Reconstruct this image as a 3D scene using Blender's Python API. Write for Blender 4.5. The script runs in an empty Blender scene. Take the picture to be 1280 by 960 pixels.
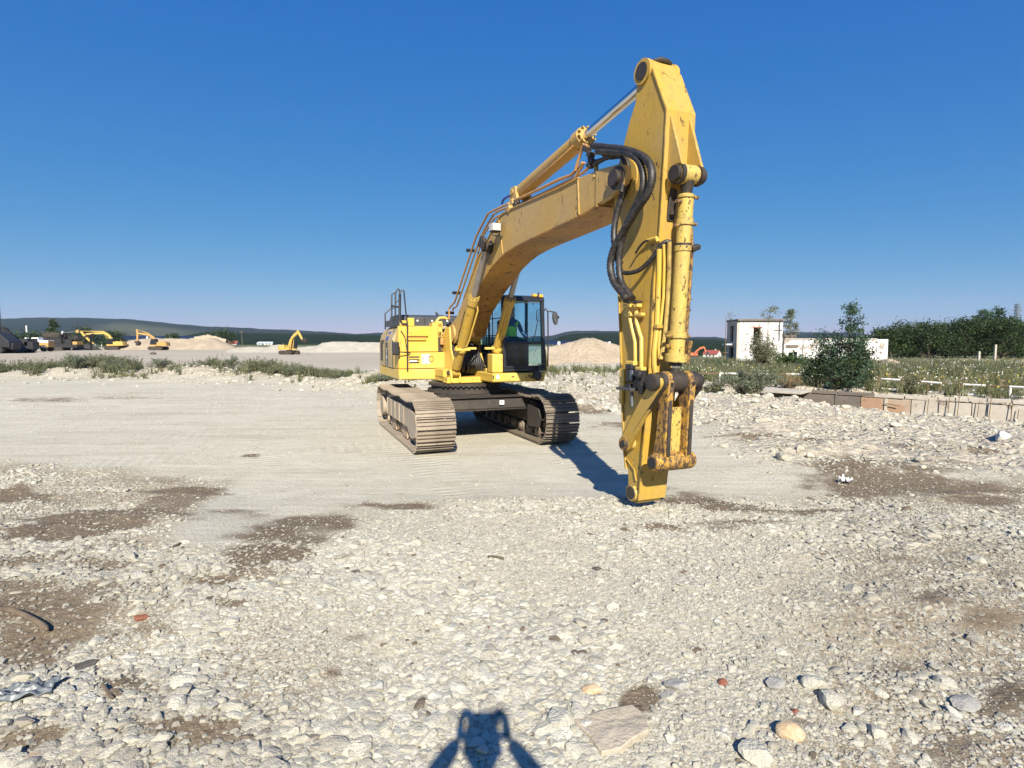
import bpy, bmesh, math, random
import numpy as np
from mathutils import Vector, Matrix, Euler
random.seed(7)
rng = np.random.default_rng(11)
R = math.radians
sc = bpy.context.scene

# ------------------------------------------------------------------ camera, sky, sun, exposure
F_PX, CAM_H, HOR = 700.0, 2.1, 428.0
PITCH = math.atan((480 - HOR) / F_PX)
cam_d = bpy.data.cameras.new('camera'); cam = bpy.data.objects.new('camera', cam_d)
sc.collection.objects.link(cam)
cam_d.sensor_width = 36; cam_d.lens = F_PX / 1280 * 36
cam_d.clip_start = 0.02; cam_d.clip_end = 12000
cam.location = (0, 0, CAM_H); cam.rotation_euler = (math.pi / 2 - PITCH, 0, 0)
sc.camera = cam

SUN_EL, SUN_AZ = R(34.6), R(4.8)          # the sun stands behind the camera, a touch to its right
to_sun = Vector((math.sin(SUN_AZ) * math.cos(SUN_EL), -math.cos(SUN_AZ) * math.cos(SUN_EL), math.sin(SUN_EL)))
w = bpy.data.worlds.new('World'); sc.world = w; w.use_nodes = True
nt = w.node_tree; bg = nt.nodes['Background']
sky = nt.nodes.new('ShaderNodeTexSky'); sky.sky_type = 'NISHITA'; sky.sun_disc = False
sky.sun_elevation = SUN_EL; sky.sun_rotation = math.pi - SUN_AZ
sky.air_density = 1.0; sky.dust_density = 1.0; sky.ozone_density = 10.0; sky.altitude = 1500
# the camera's colour response to a clear sky: one curve per channel, the same in every direction
EXPO = 0.85; SK = 0.085
sep = nt.nodes.new('ShaderNodeSeparateColor'); com = nt.nodes.new('ShaderNodeCombineColor'); nt.links.new(sky.outputs[0], sep.inputs[0])
for i_, (p_, g_) in enumerate(((1.60, 1.42), (.70, .605), (.24, .675))):
    a_ = nt.nodes.new('ShaderNodeMath'); a_.operation = 'MULTIPLY'; a_.inputs[1].default_value = .12
    b_ = nt.nodes.new('ShaderNodeMath'); b_.operation = 'POWER'; b_.inputs[1].default_value = p_
    c_ = nt.nodes.new('ShaderNodeMath'); c_.operation = 'MULTIPLY'; c_.inputs[1].default_value = g_ / 2 ** EXPO / SK
    nt.links.new(sep.outputs[i_], a_.inputs[0]); nt.links.new(a_.outputs[0], b_.inputs[0]); nt.links.new(b_.outputs[0], c_.inputs[0]); nt.links.new(c_.outputs[0], com.inputs[i_])
nt.links.new(com.outputs[0], bg.inputs[0]); bg.inputs[1].default_value = SK
sun_d = bpy.data.lights.new('sun', 'SUN'); sun_d.energy = 5.0; sun_d.angle = R(0.53); sun_d.color = (1, 0.93, 0.80)
sun = bpy.data.objects.new('sun', sun_d); sc.collection.objects.link(sun)
sun.rotation_euler = to_sun.to_track_quat('Z', 'Y').to_euler(); sun.location = (5, -20, 30)
sc.view_settings.view_transform = 'Standard'; sc.view_settings.look = 'None'
sc.view_settings.exposure = EXPO; sc.view_settings.gamma = 1.0
sc.cycles.max_bounces = 6; sc.cycles.diffuse_bounces = 3; sc.cycles.glossy_bounces = 3
sc.cycles.transparent_max_bounces = 12; sc.cycles.volume_bounces = 0
sc.cycles.use_denoising = True

# ------------------------------------------------------------------ helpers
C = sc.collection

def tag(o, label=None, cat=None, group=None, kind=None):
    if label: o['label'] = label
    if cat: o['category'] = cat
    if group: o['group'] = group
    if kind: o['kind'] = kind
    return o

def empty(name, loc=(0, 0, 0), rz=0, **k):
    o = bpy.data.objects.new(name, None); C.objects.link(o)
    o.location = loc; o.rotation_euler = (0, 0, rz); o.empty_display_size = 0.2
    return tag(o, **k)

def lnk(name, me, m=None, parent=None, loc=None, rot=None):
    o = bpy.data.objects.new(name, me); C.objects.link(o)
    if m: 
        if not me.materials: me.materials.append(m)
    if parent: o.parent = parent
    if loc is not None: o.location = loc
    if rot is not None: o.rotation_euler = rot
    return o

def copy_tree(o, parent=None):
    c = o.copy(); C.objects.link(c); c.parent = parent
    for ch in list(o.children): copy_tree(ch, c)
    return c

class MB:
    def __init__(s): s.v = []; s.f = []
    def add(s, vs, fs):
        n = len(s.v); s.v += [tuple(p) for p in vs]; s.f += [[i + n for i in f] for f in fs]; return s
    def box(s, c, d, rot=None):
        M = Euler(rot).to_matrix() if rot else None
        vs = []
        for sx in (-.5, .5):
            for sy in (-.5, .5):
                for sz in (-.5, .5):
                    p = Vector((sx * d[0], sy * d[1], sz * d[2]))
                    if M: p = M @ p
                    vs.append(p + Vector(c))
        return s.add(vs, [(0, 1, 3, 2), (4, 6, 7, 5), (0, 4, 5, 1), (2, 3, 7, 6), (0, 2, 6, 4), (1, 5, 7, 3)])
    def bb(s, x0, x1, y0, y1, z0, z1):
        return s.box(((x0 + x1) / 2, (y0 + y1) / 2, (z0 + z1) / 2), (abs(x1 - x0), abs(y1 - y0), abs(z1 - z0)))
    def prism(s, poly, y0, y1):
        """polygon in the x-z plane pushed from y0 to y1"""
        a = sum(poly[i][0] * poly[(i + 1) % len(poly)][1] - poly[(i + 1) % len(poly)][0] * poly[i][1] for i in range(len(poly)))
        if a < 0: poly = poly[::-1]
        n = len(poly)
        vs = [(x, y0, z) for x, z in poly] + [(x, y1, z) for x, z in poly]
        fs = [list(range(n)), list(range(2 * n - 1, n - 1, -1))]
        for i in range(n):
            j = (i + 1) % n; fs.append((i, i + n, j + n, j))
        return s.add(vs, fs)
    def slab(s, poly, z0, z1):
        """polygon in plan pushed from z0 to z1"""
        a = sum(poly[i][0] * poly[(i + 1) % len(poly)][1] - poly[(i + 1) % len(poly)][0] * poly[i][1] for i in range(len(poly)))
        if a < 0: poly = poly[::-1]
        n = len(poly)
        vs = [(x, y, z0) for x, y in poly] + [(x, y, z1) for x, y in poly]
        fs = [list(range(n - 1, -1, -1)), list(range(n, 2 * n))]
        for i in range(n):
            j = (i + 1) % n; fs.append((i, j, j + n, i + n))
        return s.add(vs, fs)
    def tube(s, pts, r, n=10, caps=True):
        pts = [Vector(p) for p in pts]; k = len(pts)
        rs = r if isinstance(r, (list, tuple)) else [r] * k
        tans = []
        for i in range(k):
            t = (pts[min(i + 1, k - 1)] - pts[max(i - 1, 0)])
            if t.length < 1e-9: t = tans[-1] if tans else Vector((0, 0, 1))
            tans.append(t.normalized())
        up = Vector((0, 0, 1)) if abs(tans[0].z) < .9 else Vector((1, 0, 0))
        a = tans[0].cross(up).normalized(); vs = []
        for i in range(k):
            t = tans[i]; a = (a - t * a.dot(t))
            a = a.normalized() if a.length > 1e-6 else t.orthogonal().normalized()
            b = t.cross(a)
            for j in range(n):
                q = 2 * math.pi * j / n
                vs.append(pts[i] + (a * math.cos(q) + b * math.sin(q)) * rs[i])
        fs = []
        for i in range(k - 1):
            for j in range(n):
                j2 = (j + 1) % n
                fs.append((i * n + j, i * n + j2, (i + 1) * n + j2, (i + 1) * n + j))
        if caps:
            fs.append(list(range(n - 1, -1, -1))); fs.append([(k - 1) * n + j for j in range(n)])
        return s.add(vs, fs)
    def cyl(s, p0, p1, r, n=16, r1=None):
        return s.tube([p0, p1], [r, r if r1 is None else r1], n)
    def turned(s, p0, p1, prof, n=18):
        """profile [(t, radius)] swept along p0-p1, doubled rings keep steps crisp"""
        p0, p1 = Vector(p0), Vector(p1); d = (p1 - p0).normalized(); L = (p1 - p0).length
        a = d.orthogonal().normalized(); b = d.cross(a); vs = []; fs = []
        for t, r in prof:
            c = p0 + d * (t * L if abs(t) <= 1.5 else t)
            for j in range(n):
                q = 2 * math.pi * j / n; vs.append(c + (a * math.cos(q) + b * math.sin(q)) * r)
        k = len(prof)
        for i in range(k - 1):
            for j in range(n):
                j2 = (j + 1) % n; fs.append((i * n + j, i * n + j2, (i + 1) * n + j2, (i + 1) * n + j))
        fs.append(list(range(n - 1, -1, -1))); fs.append([(k - 1) * n + j for j in range(n)])
        return s.add(vs, fs)
    def mesh(s, name, smooth=38):
        me = bpy.data.meshes.new(name); me.from_pydata([tuple(p) for p in s.v], [], s.f)
        bm = bmesh.new(); bm.from_mesh(me); bmesh.ops.recalc_face_normals(bm, faces=bm.faces); bm.to_mesh(me); bm.free()
        if smooth:
            me.shade_smooth(); me.set_sharp_from_angle(angle=R(smooth))
        return me
    def build(s, name, m, parent=None, bevel=0, smooth=38, loc=None, rot=None, seg=2):
        o = lnk(name, s.mesh(name, smooth), m, parent, loc, rot)
        if bevel:
            b = o.modifiers.new('bevel', 'BEVEL'); b.width = bevel; b.segments = seg; b.limit_method = 'ANGLE'
            b.angle_limit = R(32); b.harden_normals = True
        return o

def spline(pts, sub=6):
    """Catmull-Rom through the points"""
    P = [Vector(p) for p in pts]; P = [P[0] * 2 - P[1]] + P + [P[-1] * 2 - P[-2]]; out = []
    for i in range(1, len(P) - 2):
        for k in range(sub):
            t = k / sub; a, b, c, d = P[i - 1], P[i], P[i + 1], P[i + 2]
            out.append(.5 * ((2 * b) + (c - a) * t + (2 * a - 5 * b + 4 * c - d) * t * t + (3 * b - a - 3 * c + d) * t ** 3))
    out.append(P[-2]); return out

def rings(c, r, n=20, a0=0, a1=2 * math.pi):
    return [(c[0] + r * math.cos(a0 + (a1 - a0) * i / n), c[1] + r * math.sin(a0 + (a1 - a0) * i / n)) for i in range(n)]

# value noise on arrays ------------------------------------------------
def _h(ix, iy, seed):
    n = (ix.astype(np.int64) * 374761393 + iy.astype(np.int64) * 668265263 + seed * 1442695041) & 0x7fffffff
    n = ((n ^ (n >> 13)) * 1274126177) & 0x7fffffff
    return ((n ^ (n >> 16)) & 0xffff) / 65535.0
def vnoise(x, y, seed=0):
    x = np.asarray(x, float); y = np.asarray(y, float)
    ix, iy = np.floor(x), np.floor(y); fx, fy = x - ix, y - iy
    fx = fx * fx * (3 - 2 * fx); fy = fy * fy * (3 - 2 * fy)
    a = _h(ix, iy, seed); b = _h(ix + 1, iy, seed); c = _h(ix, iy + 1, seed); d = _h(ix + 1, iy + 1, seed)
    return (a + (b - a) * fx) * (1 - fy) + (c + (d - c) * fx) * fy
def fbm(x, y, oct=4, seed=0):
    s = 0; a = .5; t = 0
    for i in range(oct):
        s = s + a * vnoise(x * 2 ** i + 17.3 * i, y * 2 ** i - 9.1 * i, seed + i); t += a; a *= .5
    return s / t
def sst(a, b, x):
    t = np.clip((x - a) / (b - a), 0, 1); return t * t * (3 - 2 * t)

def ray(u, v):
    c, s = math.cos(PITCH), math.sin(PITCH); b = -(v - 480) / F_PX
    return Vector(((u - 640) / F_PX, c + b * s, -s + b * c))
def at(u, v, Y):
    """the point of the place at depth Y seen at a photo position"""
    d = ray(u, v); t = Y / d.y
    return Vector((d.x * t, Y, CAM_H + d.z * t))

# ------------------------------------------------------------------ terrain
MC = Vector((-1.08, 12.9, 0)); YAW = R(23)      # centre of the big excavator, heading
# outlines of the trench on the right (plan)
TR_A, TR_B = Vector((10.2, 27.0, 0)), Vector((30.0, 9.2, 0))     # far wall line
TR_D = (TR_B - TR_A).normalized(); TR_N = Vector((-TR_D.y, TR_D.x, 0))   # normal, pointing away from the camera
if TR_N.y < 0: TR_N = -TR_N

def berm_y(x):    # centre line of the weedy rubble bank on the left
    return np.interp(x, [-60, -27, -12, -5, -1, 6, 12], [36, 36, 31, 25.5, 24, 27, 33])

def gravel_mask(x, y):
    """1 where loose gravel lies in the foreground, 0 on the packed ground"""
    yb = np.interp(x, [-9, -6.5, -5.0, -4.1, -3.6, -3.1, -2.75, -2.45, -2.15, -1.7, -1.1, 0, 1.5, 2.7, 4.0, 6.5, 12],
                      [9.5, 9.0, 8.6, 7.7, 5.9, 4.9, 4.55, 4.8, 5.5, 6.3, 6.9, 7.1, 7.2, 7.0, 7.4, 8.2, 9.5])
    n = (fbm(x * 1.1, y * 1.1, 4, 5) - .5) * 2.2
    return sst(.50, -.55, y - yb + n * .55)

def rubble_mask(x, y):
    """broken ground: right middle distance, behind the machine, left bank"""
    r = sst(3.4, 5.5, x - .12 * (y - 9)) * sst(9.3, 11.5, y + .18 * x) * sst(46, 30, y)
    b = sst(15.5, 19, y + .25 * x) * sst(-3.5, 1.5, x) * sst(52, 30, y)
    l = np.exp(-((y - berm_y(x)) / 3.4) ** 2) * sst(6, 0, x)
    return np.clip(np.maximum(np.maximum(r, b), l), 0, 1)

def trench(x, y):
    s = (x - TR_A.x) * TR_N.x + (y - TR_A.y) * TR_N.y      # 0 on the far wall, negative towards the camera
    a = (x - TR_A.x) * TR_D.x + (y - TR_A.y) * TR_D.y
    w = 3.3 + .9 * (fbm(a * .5, 0 * a, 3, 41) - .5)
    return sst(-w - 1.6, -w + .3, s) * (s < .45) * sst(.0, 2.0, a), s, a

def height(x, y):
    x = np.asarray(x, float); y = np.asarray(y, float)
    heap = .30 * sst(8.2, 4.0, y + (fbm(x * .5, y * .5, 3, 1) - .5) * 1.2) * sst(-14, -3, y)
    z = heap + (fbm(x * .35, y * .35, 4, 2) - .5) * .06
    mm = np.exp(-(((x + .9) ** 2 + (y - 12.8) ** 2) / 14.0) ** 2)
    z = z * (1 - mm) + heap * 0
    g = gravel_mask(x, y)
    z = z + g * (fbm(x * 1.6, y * 1.6, 4, 3) - .5) * .10 + g * (fbm(x * 6, y * 6, 3, 7) - .5) * .03
    near = sst(60, 20, y)
    rr = rubble_mask(x, y) * (1 - mm)
    t0_, s0_, a0_ = trench(x, y); rr = rr * (1 - .55 * np.exp(-((s0_ + 4.6) / 3.5) ** 2) * sst(0, 4, a0_))
    z = z + rr * ((fbm(x * .9, y * .9, 5, 4) - .44) * .42 + (np.abs(fbm(x * 3.1, y * 3.1, 3, 14) - .5)) * .16) * near
    # heap of broken stone along the near lip of the trench
    t, s, a = trench(x, y)
    lip = np.exp(-((s + 5.6) / 1.5) ** 2) * sst(-1, 3, a)
    z = z + lip * (.16 * sst(9, 2, a) - .02 + .30 * (fbm(x * 1.3, y * 1.3, 4, 6) - .5))
    z = z - .26 * sst(3, 9, a) * np.exp(-((s + 6.0) / 4.2) ** 2)
    # weedy bank on the left
    bb = np.exp(-((y - berm_y(x)) / 2.6) ** 2) * sst(1, -4, x)
    z = z + bb * (.30 + .9 * (fbm(x * .33, y * .5, 4, 8) - .4)) 
    z = np.where(y > 40, z + (fbm(x * .02, y * .02, 3, 9) - .5) * .5 * sst(40, 120, y), z)
    z = z - t * (.95 + .1 * fbm(x * 1.5, y * 1.5, 3, 12)) 
    z = z - .0275 * np.clip(y - 78, 0, 345) * sst(.16, .26, x / np.maximum(y, 1))
    return z

def hz(x, y): return float(height(np.array([x]), np.array([y]))[0])

def G(u, v):
    """where a photo position meets the ground"""
    d = ray(u, v); z = 0.0
    for _ in range(12):
        t = (CAM_H - z) / -d.z; z = .5 * z + .5 * hz(d.x * t, d.y * t)
    t = (CAM_H - z) / -d.z
    return Vector((d.x * t, d.y * t, hz(d.x * t, d.y * t)))

# damp dark soil, as places on the ground: (photo u, v, half width, half height, strength)
DAMP = [(70, 668, 80, 9, .8), (300, 640, 50, 5, .6), (360, 670, 70, 16, .75), (45, 730, 70, 12, .7), (150, 705, 70, 8, .6), (1010, 600, 30, 12, .6), (930, 652, 60, 6, .6), (1190, 660, 70, 6, .5), (1130, 700, 50, 7, .55), (820, 610, 20, 5, .5), (240, 614, 45, 7, 1.2), (165, 640, 60, 9, 1.0), (120, 655, 95, 11, 1.15), (200, 600, 90, 6, .45), (20, 622, 45, 11, .95),
        (500, 633, 55, 5, .9), (400, 655, 60, 12, .95), (330, 692, 50, 16, 1.1), (270, 725, 40, 9, .8), (640, 640, 60, 4, .5), (300, 750, 32, 9, .7),
        (870, 627, 50, 10, 1.3), (930, 634, 50, 9, 1.0), (1010, 640, 60, 7, .7), (1060, 580, 45, 12, .9), (1110, 598, 70, 15, 1.15), (1190, 612, 90, 12, 1.05),
        (1250, 625, 60, 8, .8), (1130, 560, 60, 5, .6), (1200, 580, 90, 5, .5), (560, 555, 0, 0, 0),
        (797, 874, 26, 15, 1.3), (745, 868, 12, 8, .6), (50, 760, 90, 26, .9), (20, 800, 70, 30, .8), (170, 850, 60, 18, .7), (60, 700, 60, 10, .6),
        (230, 905, 80, 20, .75), (60, 920, 70, 16, .8), (470, 905, 30, 10, .5), (415, 838, 18, 7, .7), (455, 795, 25, 6, .5), (200, 790, 40, 12, .5),
        (830, 660, 45, 6, .7), (905, 660, 30, 5, .5), (1170, 745, 35, 11, .7), (1240, 770, 45, 20, .8), (1120, 835, 40, 12, .5), (1250, 870, 40, 20, .8),
        (1200, 930, 60, 16, .6), (1060, 780, 40, 10, .4), (980, 735, 40, 8, .4), (310, 569, 20, 2.5, .8), (700, 640, 30, 5, .5), (740, 515, 40, 2.5, .7), (770, 530, 40, 3, .7),
        (940, 545, 50, 3, .9), (1010, 552, 60, 3, .6), (1000, 905, 30, 10, .5), (860, 530, 30, 2, .6), (1230, 560, 60, 3, .9), (60, 500, 70, 2.5, .6), (150, 497, 60, 1.5, .5)]
_D = []
for u, v, ru, rv, s in DAMP:
    if s <= 0: continue
    p = G(u, v); hh = CAM_H - p.z
    _D.append((p.x, p.y, max(ru * p.y / F_PX, .05), max(1.25 * rv * p.y * p.y / (F_PX * hh), .05), s * 1.12, p.x / p.y))
def damp_at(x, y):
    d = np.zeros_like(x)
    nx = (fbm(x * 2.1, y * 2.1, 6, 21) - .5) * 1.5; ny = (fbm(x * 2.1, y * 2.1, 6, 25) - .5) * 1.5
    for cx, cy, rx, ry, s, sh in _D:
        ddy = (y - cy); ddx = (x - cx) - sh * ddy
        q = (ddx / rx + nx * 1.3) ** 2 + (ddy / ry + ny * 1.3) ** 2
        d = np.maximum(d, s * np.exp(-q * .8))
    g = gravel_mask(x, y)
    d = np.maximum(d, g * .62 * sst(.50, .68, fbm(x * .7, y * .7, 6, 31)) * (.10 + .90 * sst(.25, .60, np.abs(x - .3) / np.maximum(y, 1))))
    return d

# ------------------------------------------------------------------ materials
class NT:
    def __init__(s, name):
        s.m = bpy.data.materials.new(name); s.m.use_nodes = True; s.t = s.m.node_tree
        s.b = s.t.nodes['Principled BSDF']; s.out = s.t.nodes['Material Output']
    def n(s, typ, props=None, **inp):
        nd = s.t.nodes.new('ShaderNode' + typ)
        for k, v in (props or {}).items(): setattr(nd, k, v)
        for k, v in inp.items(): s.set(nd, k, v)
        return nd
    def set(s, nd, k, v):
        i = nd.inputs[int(k[1:])] if k[0] == '_' and k[1:].isdigit() else nd.inputs[k.replace('_', ' ')]
        if hasattr(v, 'is_output') or isinstance(v, bpy.types.NodeSocket): s.t.links.new(v, i)
        else: i.default_value = v
    def coord(s, scale=1.0, world=False):
        if world: o = s.n('NewGeometry').outputs['Position']
        else: o = s.n('TexCoord').outputs['Object']
        if scale == 1.0: return o
        sv = scale if isinstance(scale, tuple) else (scale,) * 3
        return s.n('Mapping', Vector=o, Scale=sv).outputs[0]
    def noise(s, co, scale, detail=4, rough=.55, dist=0.0):
        return s.n('TexNoise', Vector=co, Scale=scale, Detail=detail, Roughness=rough, Distortion=dist).outputs['Fac']
    def ramp(s, fac, a, b, ca=(0, 0, 0, 1), cb=(1, 1, 1, 1)):
        r = s.n('ValToRGB', Fac=fac); e = r.color_ramp.elements
        e[0].position = a; e[1].position = b; e[0].color = ca; e[1].color = cb
        return r.outputs['Color']
    def mix(s, f, a, b, mode='MIX'):
        nd = s.n('Mix', {'data_type': 'RGBA', 'blend_type': mode})
        s.set(nd, '_0', f); s.set(nd, '_6', a); s.set(nd, '_7', b); return nd.outputs[2]
    def math(s, op, a, b=0.0, clamp=False):
        nd = s.n('Math', {'operation': op, 'use_clamp': clamp}); s.set(nd, '_0', a); s.set(nd, '_1', b); return nd.outputs[0]
    def bump(s, h, strength=.3, dist=.01, normal=None):
        nd = s.n('Bump', Height=h, Strength=strength, Distance=dist)
        if normal is not None: s.set(nd, 'Normal', normal)
        return nd.outputs[0]
    def attr(s, name, typ='GEOMETRY'):
        return s.n('Attribute', {'attribute_name': name, 'attribute_type': typ})

def c4(c): return (c[0], c[1], c[2], 1.0)

def paint(name, col, dust=(.36, .29, .20), dust_a=.25, chips=0.0, chip_col=(.05, .032, .022), rough=.42, scale=1.0, metallic=0, streak=.25, spec=.5, edge=0.0):
    t = NT(name); co = t.coord()
    big = t.noise(co, 1.3 * scale, 5, .6)
    c = t.mix(t.math('MULTIPLY', t.ramp(big, .35, .7), dust_a * 1.4), c4(col), c4(dust))
    fine = t.noise(co, 14 * scale, 6, .65)
    c = t.mix(t.math('MULTIPLY', t.ramp(fine, .48, .72), dust_a), c, c4([x * .62 for x in dust]))
    if streak:
        st = t.noise(t.coord((9, 9, .8)), 2.0, 4, .6)
        c = t.mix(t.math('MULTIPLY', t.ramp(st, .56, .75), streak), c, c4((.20, .13, .06)))
    rg = t.math('ADD', t.math('MULTIPLY', fine, .3), rough - .12)
    if chips > 0:
        ch = t.noise(t.coord((1, 1, .5)), 9 * scale, 10, .72, .6); lo = .66 - .20 * chips
        msk = t.ramp(ch, lo, lo + .03)
        c = t.mix(msk, c, c4(chip_col)); rg = t.mix(msk, rg, (.8, .8, .8, 1))
        t.set(t.b, 'Normal', t.bump(t.math('SUBTRACT', 1.0, msk), .5, .004))
    if edge > 0:       # paint rubbed off along edges
        bv = t.n('Bevel', {'samples': 4}, Radius=.022).outputs[0]; ng_ = t.n('NewGeometry').outputs['Normal']
        dt = t.n('VectorMath', {'operation': 'DOT_PRODUCT'}, _0=bv, _1=ng_).outputs['Value']
        em = t.math('MULTIPLY', t.ramp(t.math('SUBTRACT', 1.0, dt), .01, .09), t.ramp(t.noise(co, 7, 6, .7), .42, .60))
        c = t.mix(t.math('MULTIPLY', em, edge), c, c4([.5 * a + .5 * b for a, b in zip(chip_col, (.16, .10, .05))]))
    t.set(t.b, 'Base_Color', c); t.set(t.b, 'Roughness', rg); t.b.inputs['Metallic'].default_value = metallic
    t.b.inputs['Specular IOR Level'].default_value = spec
    return t.m

def plain(name, col, rough=.6, metallic=0.0, var=.25, scale=6, bump=0.0, spec=.5):
    t = NT(name); co = t.coord(); nz = t.noise(co, scale, 6, .6)
    c = t.mix(t.ramp(nz, .3, .7), c4([x * (1 - var) for x in col]), c4([min(1, x * (1 + var)) for x in col]))
    t.set(t.b, 'Base_Color', c); t.b.inputs['Roughness'].default_value = rough; t.b.inputs['Metallic'].default_value = metallic
    t.b.inputs['Specular IOR Level'].default_value = spec
    if bump: t.set(t.b, 'Normal', t.bump(nz, bump, .01))
    return t.m

M = {}
M['yellow'] = paint('yellow_paint', (.62, .405, .05), dust=(.60, .48, .24), dust_a=.26, chips=.12, rough=.38, streak=.10)
M['yellow_boom'] = paint('boom_paint', (.47, .29, .065), dust=(.42, .30, .15), dust_a=.42, chips=.24, rough=.48, streak=.30, edge=.5)
M['yellow_stick'] = paint('stick_paint', (.50, .305, .030), dust=(.40, .29, .13), dust_a=.36, chips=.30, rough=.45, streak=.34, edge=.7)
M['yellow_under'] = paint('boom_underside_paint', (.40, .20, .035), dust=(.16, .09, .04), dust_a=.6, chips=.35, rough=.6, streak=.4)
M['yellow_side'] = paint('dusty_side_paint', (.40, .285, .11), dust=(.42, .34, .22), dust_a=.6, chips=.05, rough=.55)
M['yellow_worn'] = paint('worn_paint', (.56, .40, .085), dust=(.36, .26, .12), dust_a=.35, chips=.45, rough=.55, scale=3.2, edge=1.0)
M['yellow_rusty'] = paint('rusty_paint', (.52, .29, .03), dust=(.17, .10, .055), dust_a=.7, chips=.80, chip_col=(.075, .045, .032), rough=.65, scale=2.6, streak=.5, edge=1.0)
M['greasy'] = paint('greasy_steel', (.022, .019, .017), dust=(.11, .08, .055), dust_a=.25, chips=.35, chip_col=(.07, .042, .026), rough=.55, streak=.2)
M['black_steel'] = plain('black_steel', (.022, .022, .024), .5, .0, .3, 9)
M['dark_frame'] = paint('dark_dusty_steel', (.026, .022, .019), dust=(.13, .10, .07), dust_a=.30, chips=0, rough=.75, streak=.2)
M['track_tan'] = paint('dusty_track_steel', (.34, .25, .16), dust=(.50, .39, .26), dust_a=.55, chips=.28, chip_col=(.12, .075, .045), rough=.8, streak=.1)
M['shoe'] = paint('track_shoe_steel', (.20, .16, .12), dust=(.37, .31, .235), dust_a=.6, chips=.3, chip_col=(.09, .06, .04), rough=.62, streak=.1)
M['shoe_shaded'] = paint('shaded_track_shoe_steel', (.10, .085, .07), dust=(.30, .24, .17), dust_a=.4, chips=.3, chip_col=(.05, .04, .03), rough=.5, streak=.1)  # darker copy of the shoe steel, with the boom's shade in its colour
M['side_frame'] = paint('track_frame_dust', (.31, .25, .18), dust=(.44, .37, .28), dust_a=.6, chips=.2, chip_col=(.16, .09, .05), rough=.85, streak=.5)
M['rubber'] = plain('hose_rubber', (.028, .027, .027), .55, 0, .3, 12)
def hose_mat():
    t = NT('spiral_hose'); co = t.coord()
    nz = t.noise(co, 20, 4); t.set(t.b, 'Base_Color', t.mix(t.ramp(nz, .4, .75), (.014, .013, .013, 1), (.060, .052, .045, 1)))
    t.b.inputs['Roughness'].default_value = .5; return t.m
M['hose'] = hose_mat()
M['chrome'] = plain('chrome_rod', (.62, .62, .64), .12, 1.0, .05, 3)
M['rod_dull'] = plain('dusty_rod', (.30, .27, .24), .38, .6, .2, 8)
M['pipe'] = paint('oil_pipe_paint', (.50, .26, .06), dust=(.40, .24, .13), dust_a=.5, chips=.25, rough=.45)
M['cab_black'] = plain('cab_black_paint', (.02, .022, .026), .32, 0, .3, 4)
M['seat'] = plain('seat_fabric', (.02, .022, .03), .9, 0, .3, 20)
M['white'] = plain('white_label', (.78, .78, .76), .6, 0, .05, 20)
M['grey_plastic'] = plain('grey_plastic', (.06, .06, .065), .5, 0, .2, 10)
M['slate'] = plain('slate_cover', (.055, .058, .065), .45, 0, .25, 8)
M['mirror'] = plain('mirror_glass', (.6, .65, .7), .05, 1.0, .02, 2)
M['blue_mark'] = plain('blue_mark', (.03, .06, .30), .5, 0, .1)
M['orange_lamp'] = plain('amber_plastic', (.85, .38, .03), .3, 0, .1)
def glass(name, tint, rough=.02, clear=.86):
    t = NT(name); tr = t.n('BsdfTransparent', Color=c4(tint)); gl = t.n('BsdfGlossy', Color=(1, 1, 1, 1), Roughness=rough)
    f = t.math('ADD', t.math('MULTIPLY', t.math('POWER', t.n('LayerWeight', Blend=.5).outputs['Facing'], 4.0), .5), .02, True)
    mx = t.n('MixShader', Fac=f, _1=tr.outputs[0], _2=gl.outputs[0]); t.t.links.new(mx.outputs[0], t.out.inputs[0]); return t.m
M['glass'] = glass('cab_glass', (.80, .92, .95))
M['skin'] = plain('skin', (.45, .26, .18), .6, 0, .1, 10)
M['hiviz'] = plain('hi_vis_cloth', (.42, .95, .08), .8, 0, .1, 10)
M['shirt'] = plain('blue_cloth', (.06, .10, .22), .9, 0, .2, 10)
M['trousers'] = plain('dark_cloth', (.03, .035, .05), .9, 0, .2, 10)
M['hair'] = plain('dark_hair', (.02, .014, .01), .7, 0, .2, 30)
M['lens'] = plain('lamp_lens', (.48, .48, .45), .15, 0, .05, 3)
M['wood'] = plain('old_wood', (.12, .09, .06), .9, 0, .35, 8, .4)

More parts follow.
